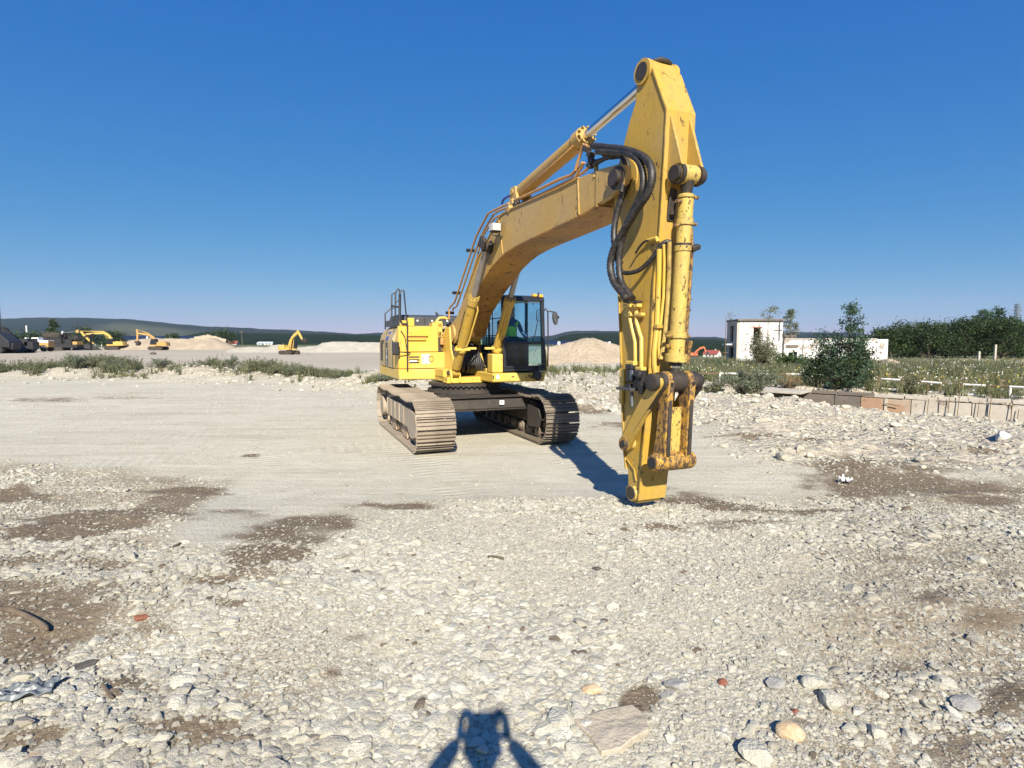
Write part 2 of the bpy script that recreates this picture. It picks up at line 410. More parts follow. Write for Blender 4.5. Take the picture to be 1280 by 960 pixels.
# ground: packed pale limestone dust, loose gravel bed, damp brown soil
def ground_mat():
    t = NT('quarry_ground'); P = t.coord(1.0, True)
    gv = t.attr('gravel').outputs['Fac']; dp = t.attr('damp').outputs['Fac']; rb = t.attr('rubble').outputs['Fac']; far = t.attr('far').outputs['Fac']
    n1 = t.noise(P, .35, 5, .6); n2 = t.noise(P, 2.4, 6, .62); n3 = t.noise(P, 26, 5, .7); n4 = t.noise(P, 90, 3, .6)
    pack = t.mix(t.ramp(n1, .32, .68), (.46, .425, .33, 1), (.53, .495, .395, 1))
    pack = t.mix(t.math('MULTIPLY', t.ramp(n2, .45, .75), .45), pack, (.35, .315, .235, 1))
    pack = t.mix(t.math('MULTIPLY', t.ramp(n3, .55, .72), .45), pack, (.56, .54, .445, 1))
    pack = t.mix(t.math('MULTIPLY', t.ramp(n4, .60, .70), .5), pack, (.25, .20, .14, 1))
    stk = t.noise(t.coord((.22, 1.5, 1), True), 1.0, 7, .68); stk2 = t.noise(t.coord((.8, 3.2, 1), True), 1.6, 6, .7)
    pack = t.mix(t.math('MULTIPLY', t.ramp(stk, .50, .66), .50), pack, (.33, .285, .205, 1))
    pack = t.mix(t.math('MULTIPLY', t.ramp(stk2, .52, .62), .40), pack, (.56, .53, .44, 1))
    pack = t.mix(t.math('MULTIPLY', t.ramp(t.noise(P, 5.5, 7, .75), .60, .66), .45), pack, (.27, .225, .16, 1))
    soil = t.mix(t.ramp(n2, .35, .7), (.21, .165, .11, 1), (.34, .29, .21, 1))
    soil = t.mix(t.math('MULTIPLY', t.ramp(n3, .5, .65), .7), soil, (.50, .46, .37, 1))
    soil = t.mix(t.attr('dusty').outputs['Fac'], soil, t.mix(t.ramp(n3, .42, .62), (.36, .325, .25, 1), (.52, .49, .40, 1)))
    c = t.mix(gv, pack, soil)
    # crushed stone colour on the broken ground
    vo = t.n('TexVoronoi', Vector=P, Scale=7.0); vc = t.n('TexVoronoi', Vector=P, Scale=21.0)
    st = t.mix(t.ramp(vo.outputs['Distance'], .15, .75), (.45, .405, .325, 1), (.34, .29, .22, 1))
    c = t.mix(t.math('MULTIPLY', rb, .8), c, st)
    farc = t.mix(t.ramp(t.noise(P, .03, 5, .6), .35, .65), (.37, .32, .25, 1), (.435, .385, .305, 1))
    farc = t.mix(t.math('MULTIPLY', t.ramp(t.noise(t.coord((.02, .15, .1), True), 1.0, 6, .65), .5, .68), .5), farc, (.30, .245, .17, 1))
    c = t.mix(far, c, farc)
    # far meadow / scrub where the yard ends
    gr = t.attr('green').outputs['Fac']
    gc = t.mix(t.ramp(t.noise(P, .08, 6, .65), .35, .65), (.060, .085, .028, 1), (.16, .155, .07, 1))
    c = t.mix(gr, c, gc)
    # damp soil with a ragged, pebbly edge
    edge = t.math('ADD', dp, t.math('ADD', t.math('MULTIPLY', t.math('SUBTRACT', n2, .5), .9), t.math('MULTIPLY', t.math('SUBTRACT', n3, .5), .9)))
    wet = t.ramp(edge, .30, .74)
    wc = t.mix(t.ramp(n3, .4, .65), (.130, .096, .060, 1), (.225, .178, .120, 1))
    wc = t.mix(t.ramp(n4, .62, .70), wc, (.40, .34, .26, 1))
    c = t.mix(wet, c, wc)
    t.set(t.b, 'Base_Color', c); t.b.inputs['Roughness'].default_value = .95; t.b.inputs['Specular IOR Level'].default_value = .2
    h = t.math('ADD', t.math('MULTIPLY', n3, .6), t.math('ADD', t.math('MULTIPLY', n4, .25), t.math('MULTIPLY', vc.outputs['Distance'], .35)))
    h = t.math('ADD', h, t.math('MULTIPLY', t.math('MULTIPLY', vo.outputs['Distance'], rb), -3.0))
    h = t.math('ADD', h, t.math('MULTIPLY', t.math('ADD', stk2, stk), .9))
    for an_, (dx_, dy_) in (('rut', (.373, -.928)), ('rutb', (.95, .31))):
        dt = t.n('VectorMath', {'operation': 'DOT_PRODUCT'}, _0=P, _1=(dx_, dy_, 0)).outputs['Value']
        sn = t.math('SINE', t.math('MULTIPLY', t.math('ADD', dt, t.math('MULTIPLY', n2, .06)), 2 * math.pi / .205))
        h = t.math('ADD', h, t.math('MULTIPLY', t.math('MULTIPLY', sn, t.attr(an_).outputs['Fac']), .27))
    t.set(t.b, 'Normal', t.bump(h, .85, .024)); return t.m
M['ground'] = ground_mat()

def stone_mat(name, inst=True):
    t = NT(name); P = t.coord()
    a = t.attr('tone', 'INSTANCER' if inst else 'GEOMETRY').outputs['Fac']
    n = t.noise(P, 3.0, 6, .65); n2 = t.noise(P, 13, 4, .6)
    c = t.n('ValToRGB', Fac=a); e = c.color_ramp.elements
    e[0].position = 0; e[0].color = (.49, .47, .39, 1); e[1].position = 1; e[1].color = (.63, .60, .51, 1)
    for p, col in [(.008, (.52, .51, .43, 1)), (.012, (.12, .088, .062, 1)), (.06, (.25, .215, .165, 1)), (.22, (.36, .335, .275, 1)), (.45, (.455, .43, .345, 1)), (.72, (.535, .51, .42, 1)), (.94, (.59, .57, .485, 1))]:
        x = e.new(p); x.color = col
    col = t.mix(t.math('MULTIPLY', t.ramp(n, .4, .7), .35), c.outputs[0], (.31, .265, .20, 1))
    col = t.mix(t.math('MULTIPLY', t.ramp(n2, .55, .7), .25), col, (.60, .57, .50, 1))
    t.set(t.b, 'Base_Color', col); t.b.inputs['Roughness'].default_value = .9; t.b.inputs['Specular IOR Level'].default_value = .25
    t.set(t.b, 'Normal', t.bump(t.math('ADD', n, t.math('MULTIPLY', n2, .4)), .5, .12)); return t.m
M['stone'] = stone_mat('limestone')
def rock(name, a, b, rough=.9):
    t = NT(name); P = t.coord(); n = t.noise(P, 2.5, 7, .7); n2 = t.noise(P, 16, 5, .6)
    c = t.mix(t.ramp(n, .35, .65), c4(a), c4(b)); c = t.mix(t.math('MULTIPLY', t.ramp(n2, .5, .7), .3), c, c4([x * .6 for x in a]))
    t.set(t.b, 'Base_Color', c); t.b.inputs['Roughness'].default_value = rough
    t.set(t.b, 'Normal', t.bump(t.math('ADD', n, t.math('MULTIPLY', n2, .4)), .5, .1)); return t.m
M['rock_white'] = rock('white_rock', (.52, .50, .44), (.66, .64, .57))
M['rock_grey'] = rock('grey_rock', (.30, .29, .265), (.42, .40, .36))
M['rock_tan'] = rock('tan_rock', (.50, .33, .17), (.60, .50, .36))
M['rock_red'] = rock('red_brick', (.24, .075, .04), (.32, .13, .075))
M['rock_dark'] = rock('dark_rock', (.06, .055, .05), (.14, .12, .10))
M['mound'] = None
def mound_mat(name, a, b, sc_=1.2, bump=.8):
    t = NT(name); P = t.coord(1.0, True); n = t.noise(P, sc_ * .4, 6, .65); n2 = t.noise(P, sc_ * 5, 6, .7); vo = t.n('TexVoronoi', Vector=P, Scale=sc_ * 3).outputs['Distance']
    c = t.mix(t.ramp(n, .35, .65), c4(a), c4(b)); c = t.mix(t.math('MULTIPLY', t.ramp(n2, .5, .68), .5), c, c4([x * .62 for x in a]))
    t.set(t.b, 'Base_Color', c); t.b.inputs['Roughness'].default_value = .95; t.b.inputs['Specular IOR Level'].default_value = .15
    t.set(t.b, 'Normal', t.bump(t.math('ADD', n2, t.math('MULTIPLY', vo, -.8)), bump, .15)); return t.m
M['sand'] = mound_mat('sand_spoil', (.36, .29, .205), (.43, .355, .265))
M['white_spoil'] = mound_mat('pale_rubble', (.42, .385, .31), (.50, .465, .39), 2.0, 1.0)
M['dark_spoil'] = mound_mat('dark_spoil', (.035, .034, .036), (.07, .065, .062))

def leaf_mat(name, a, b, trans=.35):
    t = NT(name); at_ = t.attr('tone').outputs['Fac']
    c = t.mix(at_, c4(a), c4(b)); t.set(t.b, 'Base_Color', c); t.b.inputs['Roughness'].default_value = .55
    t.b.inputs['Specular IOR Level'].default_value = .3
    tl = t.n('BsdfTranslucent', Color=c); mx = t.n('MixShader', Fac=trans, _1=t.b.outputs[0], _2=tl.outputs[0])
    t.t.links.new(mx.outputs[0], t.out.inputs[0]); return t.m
M['leaf_dark'] = leaf_mat('dark_leaves', (.014, .030, .011), (.075, .115, .036))
M['leaf_green'] = leaf_mat('green_leaves', (.035, .070, .020), (.12, .18, .055))
M['leaf_olive'] = leaf_mat('olive_leaves', (.085, .10, .05), (.26, .26, .15))
M['leaf_grey'] = leaf_mat('grey_green_leaves', (.10, .125, .075), (.27, .30, .20))
M['leaf_pine'] = leaf_mat('blue_green_leaves', (.03, .065, .04), (.10, .16, .09))
M['weed'] = leaf_mat('weed_stems', (.075, .10, .035), (.26, .25, .12), .3)
M['weed_dry'] = leaf_mat('dry_weed_stems', (.22, .15, .07), (.42, .34, .19), .3)
M['bark'] = plain('bark', (.10, .075, .055), .95, 0, .35, 5, .4)

def hill_mat(name, a, b, sc_=.012, bump=1.0, field=None):
    t = NT(name); P = t.coord(1.0, True); n = t.noise(P, sc_, 7, .65); n2 = t.noise(P, sc_ * 7, 5, .7)
    c = t.mix(t.ramp(n, .35, .65), c4(a), c4(b)); c = t.mix(t.math('MULTIPLY', t.ramp(n2, .45, .65), .5), c, c4([x * .5 for x in a]))
    if field:
        f = t.attr('field').outputs['Fac']; c = t.mix(f, c, t.mix(t.ramp(n, .4, .6), c4(field), c4([x * .8 for x in field])))
    t.set(t.b, 'Base_Color', c); t.b.inputs['Roughness'].default_value = .95; t.b.inputs['Specular IOR Level'].default_value = .1
    t.set(t.b, 'Normal', t.bump(n2, bump, 12)); return t.m
M['hill'] = hill_mat('wooded_hill', (.006, .014, .011), (.013, .024, .015), field=(.10, .105, .06))
M['hill_near'] = hill_mat('near_wood', (.012, .028, .010), (.030, .054, .018), .03, 1.0, field=(.13, .16, .05))

def conc(name, a, b, rust=0.0, flake=0.0, flake_col=(.30, .25, .20)):
    t = NT(name); P = t.coord(); n = t.noise(P, .8, 6, .65); n2 = t.noise(P, 6, 6, .7)
    c = t.mix(t.ramp(n, .3, .7), c4(a), c4(b)); c = t.mix(t.math('MULTIPLY', t.ramp(n2, .5, .75), .4), c, c4([x * .55 for x in a]))
    st = t.noise(t.coord((3.5, 3.5, .35)), 1.0, 5, .65)
    c = t.mix(t.math('MULTIPLY', t.ramp(st, .5, .7), .24), c, c4([x * .5 for x in b]))
    if rust: c = t.mix(t.math('MULTIPLY', t.ramp(t.noise(P, .9, 4, .6), .42, .6), rust), c, (.33, .15, .06, 1))
    if flake: c = t.mix(t.ramp(t.noise(P, 1.9, 9, .72, .3), .64 - .1 * flake, .66 - .1 * flake), c, c4(flake_col))
    t.set(t.b, 'Base_Color', c); t.b.inputs['Roughness'].default_value = .9
    t.set(t.b, 'Normal', t.bump(n2, .4, .02)); return t.m
M['plaster'] = conc('flaking_white_plaster', (.60, .60, .58), (.72, .72, .70), 0, .9)
M['concrete'] = conc('old_concrete', (.40, .355, .29), (.51, .465, .39), .0, .30, (.28, .23, .18))
M['concrete_rust'] = conc('rust_stained_concrete', (.36, .29, .21), (.42, .35, .27), .55, .4, (.24, .17, .11))
M['concrete_dark'] = conc('dark_concrete', (.12, .10, .085), (.20, .17, .14), .0, .3, (.07, .06, .05))  # darker concrete; also paints shade on wall panels and under the ledge
M['rail_white'] = paint('white_rail_paint', (.70, .69, .66), dust=(.5, .45, .38), dust_a=.2, chips=.35, chip_col=(.2, .09, .04), rough=.6)
M['rail_rust'] = plain('rusty_rail', (.17, .105, .065), .85, 0, .35, 10)
M['tile_red'] = plain('red_roof_tiles', (.26, .06, .045), .8, 0, .25, 2)
M['sheet'] = plain('roof_sheet', (.42, .45, .48), .5, 0, .15, 2)
M['wall_pale'] = plain('pale_wall', (.62, .60, .56), .9, 0, .1, 2)
M['window_dark'] = plain('dark_window', (.02, .022, .025), .3, 0, .2)
M['solar'] = plain('solar_glass', (.012, .022, .055), .35, 0, .2, 2)
M['orange'] = paint('orange_paint', (.70, .13, .03), dust=(.45, .25, .15), dust_a=.3, rough=.5)
M['far_yellow'] = paint('far_yellow_paint', (.58, .38, .07), dust=(.5, .38, .2), dust_a=.3, rough=.5)
M['far_amber'] = paint('far_amber_paint', (.50, .28, .06), dust=(.36, .25, .15), dust_a=.4, rough=.5)
M['galv'] = plain('galvanised_steel', (.12, .135, .155), .6, .2, .15, 4)
M['plastic_film'] = plain('grey_plastic_film', (.13, .145, .155), .4, 0, .25, 9, .5)
M['card'] = rock('sandy_slab', (.36, .305, .225), (.45, .39, .30))
M['flower_y'] = plain('yellow_petals', (.75, .55, .03), .7, 0, .1)
M['flower_w'] = plain('white_petals', (.75, .75, .68), .7, 0, .1)

# ------------------------------------------------------------------ the ground sheet
def axis(parts):
    out = []
    for a, b, n in parts: out += list(np.linspace(a, b, n, endpoint=False))
    return np.array(out + [parts[-1][1]])
gx = axis([(-9000, -1500, 10), (-1500, -250, 24), (-250, -60, 50), (-60, -20, 80), (-20, -7.5, 85), (-7.5, 7.5, 300), (7.5, 20, 110), (20, 60, 80), (60, 250, 50), (250, 1500, 24), (1500, 9000, 10)])
gy = axis([(-400, -20, 12), (-20, -1, 20), (-1, 1.4, 16), (1.4, 8, 170), (8, 17, 130), (17, 32, 130), (32, 60, 90), (60, 150, 60), (150, 600, 50), (600, 9000, 30)])
X, Y = np.meshgrid(gx, gy)
Z = height(X.ravel(), Y.ravel())
nxg, nyg = len(gx), len(gy)
co = np.stack([X.ravel(), Y.ravel(), Z], 1).astype(np.float32)
i0 = (np.arange(nyg - 1)[:, None] * nxg + np.arange(nxg - 1)[None, :]).ravel()
quads = np.stack([i0, i0 + 1, i0 + 1 + nxg, i0 + nxg], 1).astype(np.int32)

def np_mesh(name, co, faces, attrs=None, smooth=True):
    """faces: (n, k) index array of equal polygons"""
    me = bpy.data.meshes.new(name); k = faces.shape[1]
    me.vertices.add(len(co)); me.vertices.foreach_set('co', np.ascontiguousarray(co, dtype=np.float32).ravel())
    me.loops.add(faces.size); me.loops.foreach_set('vertex_index', np.ascontiguousarray(faces, dtype=np.int32).ravel())
    me.polygons.add(len(faces)); me.polygons.foreach_set('loop_start', np.arange(0, faces.size, k, dtype=np.int32))
    me.update(calc_edges=True); me.validate()
    me.polygons.foreach_set('use_smooth', np.full(len(faces), smooth))
    for an, arr in (attrs or {}).items():
        a = me.attributes.new(an, 'FLOAT', 'POINT'); a.data.foreach_set('value', np.ascontiguousarray(arr, dtype=np.float32))
    return me

xr, yr = X.ravel(), Y.ravel()
inner = (np.abs(xr) < 60) & (yr < 70) & (yr > -25)
gm = np.zeros(len(xr)); rm = np.zeros(len(xr)); dm = np.zeros(len(xr))
gm[inner] = gravel_mask(xr[inner], yr[inner]); rm[inner] = rubble_mask(xr[inner], yr[inner]); dm[inner] = damp_at(xr[inner], yr[inner])
t_, s_, a_ = trench(xr, yr)
dm = np.maximum(dm, 1.2 * (t_ > .6))
farm = sst(24, 60, yr)
# green: meadow beyond the trench, grass belt left, scrub beyond the yard
mead = (s_ > .3) * sst(1.0, 3.0, s_) * sst(-6, 1, a_) * sst(9, 14, xr - .05 * yr)
mead = np.maximum(mead, sst(9.5, 12.5, xr - .16 * (yr - 20)) * sst(33, 37, yr) * (s_ > 0))
mead = mead * (.65 + .35 * fbm(xr * .3, yr * .3, 3, 51))
green = np.maximum(mead, sst(260, 330, yr + .3 * np.abs(xr)))
bankg = np.exp(-((yr - berm_y(xr) - 1.2) / 2.0) ** 2) * sst(0, -4, xr) * sst(.42, .62, fbm(xr * .35, yr * .5, 4, 61))
green = np.maximum(green, bankg * .8)
def stripes(lines, wd=.36):
    m = np.zeros(len(xr))
    for (ax, ay), (bx, by) in lines:
        L_ = math.hypot(bx - ax, by - ay); dx, dy = (bx - ax) / L_, (by - ay) / L_
        al = (xr - ax) * dx + (yr - ay) * dy; ac = np.abs((xr - ax) * -dy + (yr - ay) * dx)
        m = np.maximum(m, sst(wd + .05, wd - .03, ac) * (al > 0) * (al < L_))
    return m * (1 - gm) * (.35 + .65 * sst(.42, .56, fbm(xr * 1.1, yr * 1.1, 4, 88)))
rut = stripes([((-1.75, 10.4), (-.55, 7.4)), ((.65, 10.9), (2.0, 7.55)), ((-4.6, 16.5), (-1.9, 9.8)), ((-7.6, 17.5), (-4.2, 9.2)), ((3.2, 15.5), (5.2, 10.4))])
rutb = stripes([((-7.5, 9.6), (-1.2, 11.6)), ((-8.5, 12.2), (-2.6, 14.1)), ((1.2, 8.2), (6.5, 9.9)), ((-9.5, 18.2), (-2.8, 20.4))])
dusty = gm * sst(.62, .25, np.abs(xr - .3) / np.maximum(yr, 1) + .5 * (fbm(xr * .9, yr * .9, 4, 33) - .5))
me = np_mesh('ground', co, quads, dict(dusty=dusty, rut=rut, rutb=rutb, gravel=gm, damp=dm, rubble=rm, far=farm, green=green))
ground = lnk('ground', me, M['ground']); tag(ground, kind='structure')

# ------------------------------------------------------------------ hills round the far edge
def prof(pts): 
    u = np.array([p[0] for p in pts], float); v = np.array([p[1] for p in pts], float)
    return u, v
def ridge(name, pts, D, depth, m, base_v=429, seed=0, rough=1.0, field=None, nu=420, nd=26, u0=-700, u1=1980):
    """a real ridge: its crest line stands at distance D, its near foot at D-depth, and it falls away behind"""
    us = np.linspace(u0, u1, nu); pu, pv = prof(pts); vs = np.interp(us, pu, pv)
    ang = (us - 640) / F_PX
    cres = CAM_H + (HOR - vs) / F_PX * D
    ts = np.linspace(0, 1.6, nd); cos_, fs_ = [], []
    A, T = np.meshgrid(ang, ts)
    Dm = D - depth + depth * T
    prof_ = np.where(T <= 1, np.sin(np.clip(T, 0, 1) * math.pi / 2) ** 1.2, np.cos((T - 1) / .6 * math.pi / 2))
    H = np.tile(cres, (nd, 1)) * prof_ 
    nz = fbm(A * 30 + seed, T * 6 + seed, 5, seed) - .5
    H = H + nz * rough * (H.max() * .10 + 2) * np.sin(np.clip(T, 0, 1) * math.pi) 
    H = H + (fbm(A * D * .05, T * 50, 3, seed + 3) - .5) * rough * 4 * (T > .1) - (T == 0) * 16 - (T > 1.55) * 40
    co = np.stack([(A * Dm).ravel(), Dm.ravel(), H.ravel()], 1)
    i0 = (np.arange(nd - 1)[:, None] * nu + np.arange(nu - 1)[None, :]).ravel()
    q = np.stack([i0, i0 + 1, i0 + 1 + nu, i0 + nu], 1)
    fl = np.zeros(len(co))
    if field is not None: fl = field(np.tile(us, (nd, 1)).ravel(), T.ravel())
    o = lnk(name, np_mesh(name, co, q, dict(field=fl)), m); tag(o, kind='structure'); return o
def field_far(u, T):
    a = np.exp(-(((u - 185) / 62) ** 2 + ((T - .30) / .16) ** 2) ** 1.5)
    b = np.exp(-(((u - 160) / 90) ** 2 + ((T - .09) / .035) ** 2))
    return np.clip(a * 1.3 + b, 0, 1)
ridge('hills', [(-700, 405), (-200, 398), (0, 400), (30, 399), (100, 399), (160, 400), (200, 404), (260, 409), (330, 412), (380, 414), (440, 418), (500, 416), (560, 420), (640, 422), (690, 420),
                (705, 416), (720, 414.5), (770, 414.5), (820, 419), (850, 422), (875, 421.5), (895, 422), (910, 425), (960, 421), (990, 416), (1030, 416), (1070, 417), (1100, 420), (1150, 424), (1300, 420), (1980, 412)],
      2900, 1500, M['hill'], seed=3, field=field_far)
ridge('wooded_hill', [(-700, 427), (60, 428), (200, 427), (230, 420), (260, 415.5), (300, 417), (350, 417.5), (400, 418), (440, 419), (470, 420), (520, 423), (560, 427), (640, 428), (690, 426), (700, 421), (712, 418.5), (730, 417.2), (770, 417), (830, 420), (870, 425), (885, 424),
                (905, 426), (940, 423), (1010, 423), (1100, 425), (1160, 428.5), (1980, 428.5)], 900, 420, M['hill_near'], seed=9, rough=.5, nd=22)

# ------------------------------------------------------------------ stones
def stone_mesh(name, seed, sub=2, flat=.7, sharp=.35, m='stone'):
    bm = bmesh.new(); bmesh.ops.create_icosphere(bm, subdivisions=sub, radius=.5)
    r = random.Random(seed)
    # chop with random planes for the faceted look of crushed limestone
    pl = [(Vector((r.gauss(0, 1), r.gauss(0, 1), r.gauss(0, 1))).normalized(), r.uniform(.27, .43)) for _ in range(11)]
    for v in bm.verts:
        p = v.co.copy()
        for n, d in pl:
            k = p.dot(n)
            if k > d: p -= n * (k - d) * (.8 + sharp * .5)
        p += p.normalized() * (r.random() - .5) * .03
        v.co = Vector((p.x * 1.16, p.y, p.z * flat))
    me = bpy.data.meshes.new(name); bm.to_mesh(me); bm.free(); me.materials.append(M[m]); me.shade_smooth(); me.set_sharp_from_angle(angle=R(30))
    at_ = me.attributes.new('tone', 'FLOAT', 'POINT'); at_.data.foreach_set('value', [.6] * len(me.vertices))
    return me
def place_stone(name, u, v, size, label, mesh, rz=0, cat='stone', tilt=(0, 0), sink=.48, p=None, z=None, group=None):
    p = p or G(u, v)
    o = lnk(name, mesh, None, None, (p.x, p.y, p.z + (size * .5 * (.7 - sink)) if z is None else z), (tilt[0], tilt[1], rz))
    o.scale = (size, size, size); return tag(o, label, cat, group)

SM = [stone_mesh('stone_shape', i + 1, 2, .62 + .05 * (i % 3)) for i in range(9)]
src = []
spec = [(1018, 857, .15, 'large pale faceted stone upper one of a pair among gravel'), (1036, 880, .16, 'large pale flat stone right of the tan rock'), (1180, 857, .12, 'white angular stone above the grey oval stone'),
        (122, 804, .10, 'upright pale block with a flat face in left gravel'), (700, 905, .17, 'broad round whitish stone right of the shadow'), (195, 900, .09, 'small white stone in the brown soil at lower left'),
        (220, 882, .13, 'large flat pale stone at lower left'), (945, 946, .17, 'broad whitish stone cut by the lower edge'), (1095, 918, .12, 'pale stone in the gravel below the grey oval stone')]
for i, (u, v, s, lab) in enumerate(spec):
    src.append(place_stone('stone', u, v, s * .88, lab, SM[i], rz=i * 1.3))
def tone_of(o, t):      # a stone of its own tone: own mesh copy
    me = o.data.copy(); me.attributes['tone'].data.foreach_set('value', [t] * len(me.vertices)); o.data = me

def scatter(name, P, size, tone, seed, sq=(.50, .92)):
    """instanced loose stones, built on the visible stones' shapes"""
    r = np.random.default_rng(seed); n = len(P)
    me = bpy.data.meshes.new(name); me.vertices.add(n); me.vertices.foreach_set('co', P.astype(np.float32).ravel())
    def A(nm, typ, arr, key='value'):
        a = me.attributes.new(nm, typ, 'POINT'); a.data.foreach_set(key, np.ascontiguousarray(arr).ravel())
    sc3 = np.stack([size * r.uniform(.75, 1.35, n), size * r.uniform(.75, 1.2, n), size * r.uniform(sq[0], sq[1], n)], 1).astype(np.float32)
    rot = np.stack([r.normal(0, .20, n), r.normal(0, .20, n), r.uniform(0, 6.283, n)], 1).astype(np.float32)
    A('scl', 'FLOAT_VECTOR', sc3, 'vector'); A('rot', 'FLOAT_VECTOR', rot, 'vector')
    A('tone', 'FLOAT', tone.astype(np.float32)); A('pick', 'INT', r.integers(0, len(src), n).astype(np.int32))
    o = lnk(name, me); me.materials.append(M['stone'])
    ng = bpy.data.node_groups.new(name, 'GeometryNodeTree')
    ng.interface.new_socket('Geometry', in_out='INPUT', socket_type='NodeSocketGeometry'); ng.interface.new_socket('Geometry', in_out='OUTPUT', socket_type='NodeSocketGeometry')
    nd = ng.nodes; L = ng.links
    gi, go = nd.new('NodeGroupInput'), nd.new('NodeGroupOutput'); jn = nd.new('GeometryNodeJoinGeometry')
    for so in src:
        oi = nd.new('GeometryNodeObjectInfo'); oi.inputs['Object'].default_value = so; oi.inputs['As Instance'].default_value = True; oi.transform_space = 'ORIGINAL'
        L.new(oi.outputs['Geometry'], jn.inputs[0])
    ip = nd.new('GeometryNodeInstanceOnPoints'); ip.inputs['Pick Instance'].default_value = True
    def na(nm, typ):
        x = nd.new('GeometryNodeInputNamedAttribute'); x.data_type = typ; x.inputs[0].default_value = nm; return x.outputs[0]
    er = nd.new('FunctionNodeEulerToRotation'); L.new(na('rot', 'FLOAT_VECTOR'), er.inputs[0])
    L.new(gi.outputs[0], ip.inputs['Points']); L.new(jn.outputs[0], ip.inputs['Instance']); L.new(na('pick', 'INT'), ip.inputs['Instance Index'])
    L.new(er.outputs[0], ip.inputs['Rotation']); L.new(na('scl', 'FLOAT_VECTOR'), ip.inputs['Scale']); L.new(ip.outputs[0], go.inputs[0])
    mod = o.modifiers.new('scatter', 'NODES'); mod.node_group = ng
    return tag(o, kind='stuff')

def candidates(n, y0, y1, r, margin=1.08, power=1.0):
    """random ground spots inside the camera's wedge, denser towards the camera"""
    y = y0 * (y1 / y0) ** (r.random(n) ** power); x = (r.random(n) * 2 - 1) * (640 / F_PX * y * margin + 1.5); return x, y
# foreground gravel
r1 = np.random.default_rng(5)
N = 560000
x, y = candidates(N, 1.7, 9.6, r1)
wgt = (y / 9.6) ** 0          # log-uniform in y and uniform over the width: density falls as 1/y^2
gmk = gravel_mask(x, y); dmp = damp_at(x, y)
keep = r1.random(N) < np.clip(gmk * (1.0 - .80 * sst(.30, .75, dmp)) * np.clip((y / 4.2) ** 1.3, .30, 1) * (.75 + .5 * fbm(x * 1.3, y * 1.3, 3, 77)) * (1 - .42 * sst(.30, .62, np.abs(x - .3) / y) * sst(.36, .60, fbm(x * 1.1 + 5, y * 1.1, 4, 79))), 0, 1)
x, y, gmk, dmp = x[keep], y[keep], gmk[keep], dmp[keep]; n = len(x)
lump = fbm(x * .9, y * .9, 3, 81)
right = sst(.5, 3.5, x)
fine = r1.random(n) < .55 - .25 * sst(.5, .62, lump)
sz = np.where(fine, np.exp(r1.normal(0, .30, n)) * .0085, np.exp(r1.normal(0, .50, n)) * (.0160 + .014 * sst(.42, .66, lump) + .003 * right)) * (1 - .45 * sst(.25, .7, dmp))
sz = np.clip(sz, .005, .12)
brown = sst(.40, .62, fbm(x * .55 + 3, y * .55, 5, 83)) * (.05 + .95 * sst(.28, .62, np.abs(x - .3) / y)) 
tone = np.clip(r1.normal(.66, .16, n) - .22 * sst(.2, .7, dmp) - .24 * brown - .07 * right * r1.random(n), .05, 1)
odd = r1.random(n); tone = np.where(odd < .010, .02, tone); tone = np.where((odd > .01) & (odd < .05), .22, tone)
z = height(x, y) + sz * .04
scatter('gravel', np.stack([x, y, z], 1), sz, tone, 3)
print('gravel', n)
# small grit over the packed ground
N = 60000; x, y = candidates(N, 3.0, 24, r1, power=.8)
gk = gravel_mask(x, y); keep = (gk < .6) & (r1.random(N) < .25 + .9 * np.abs(gk * (1 - gk) * 4) + .7 * sst(.3, .7, damp_at(x, y)) + .25 * sst(.55, .7, fbm(x * .7, y * .7, 3, 90))); x, y = x[keep], y[keep]; n = len(x)
sz = np.clip(np.exp(r1.normal(0, .45, n)) * .011 * np.clip(y / 6, 1, 3), .006, .06)
scatter('grit', np.stack([x, y, height(x, y) + sz * .1], 1), sz, np.clip(r1.normal(.66, .16, n), .1, 1), 4)
# broken stone: right middle distance, behind the machine, left bank
N = 90000; x, y = candidates(N, 8.5, 60, r1)
rk = rubble_mask(x, y); t3, s3, a3 = trench(x, y); lip = np.exp(-((s3 + 5.6) / 1.6) ** 2) * sst(-1, 3, a3)
rk = np.maximum(rk, lip) * (((x + .9) ** 2 + (y - 12.8) ** 2) > 9) * ((s3 < 0) | (x < 8))
keep = r1.random(N) < rk * (.35 + .8 * sst(.4, .65, fbm(x * .8, y * .8, 3, 95))) * (t3 < .8); x, y, lip = x[keep], y[keep], lip[keep]; n = len(x)
sz = np.clip(np.exp(r1.normal(0, .62, n)) * (.042 + .016 * lip) * np.clip(y / 14, .8, 2.0), .02, .30)
scatter('rubble', np.stack([x, y, height(x, y) + sz * .08], 1), sz, np.clip(r1.normal(.58, .16, n), .1, 1), 6, (.6, 1.2))
print('rubble', n)

# single stones and litter one can point to
def odd_stone(u, v, s, lab, mat_, seed, rz=0, flat=.6, stretch=1.0, cat='stone', name='stone', sink=.45, tilt=(0, 0)):
    me = stone_mesh(name, seed, 3, flat, m=mat_)
    for vv in me.vertices: vv.co.x *= stretch
    return place_stone(name, u, v, s, lab, me, rz, cat, tilt, sink)
odd_stone(1205, 882, .125, 'smooth grey oval stone lying flat in the gravel', 'rock_grey', 51, .35 + math.pi, .34, 1.25)
odd_stone(988, 918, .12, 'tan and orange stone below the red brick chip', 'rock_tan', 52, .4, .6)
odd_stone(905, 855, .055, 'small dark red brick chip in right gravel', 'rock_red', 53, 0, .7, cat='brick chip')
odd_stone(994, 893, .05, 'broken orange brick bit just above the tan stone', 'rock_red', 54, 1.2, .7, cat='brick chip')
odd_stone(176, 774, .075, 'brown red brick piece on top of left gravel', 'rock_red', 55, .3, .5, 1.3, cat='brick chip')
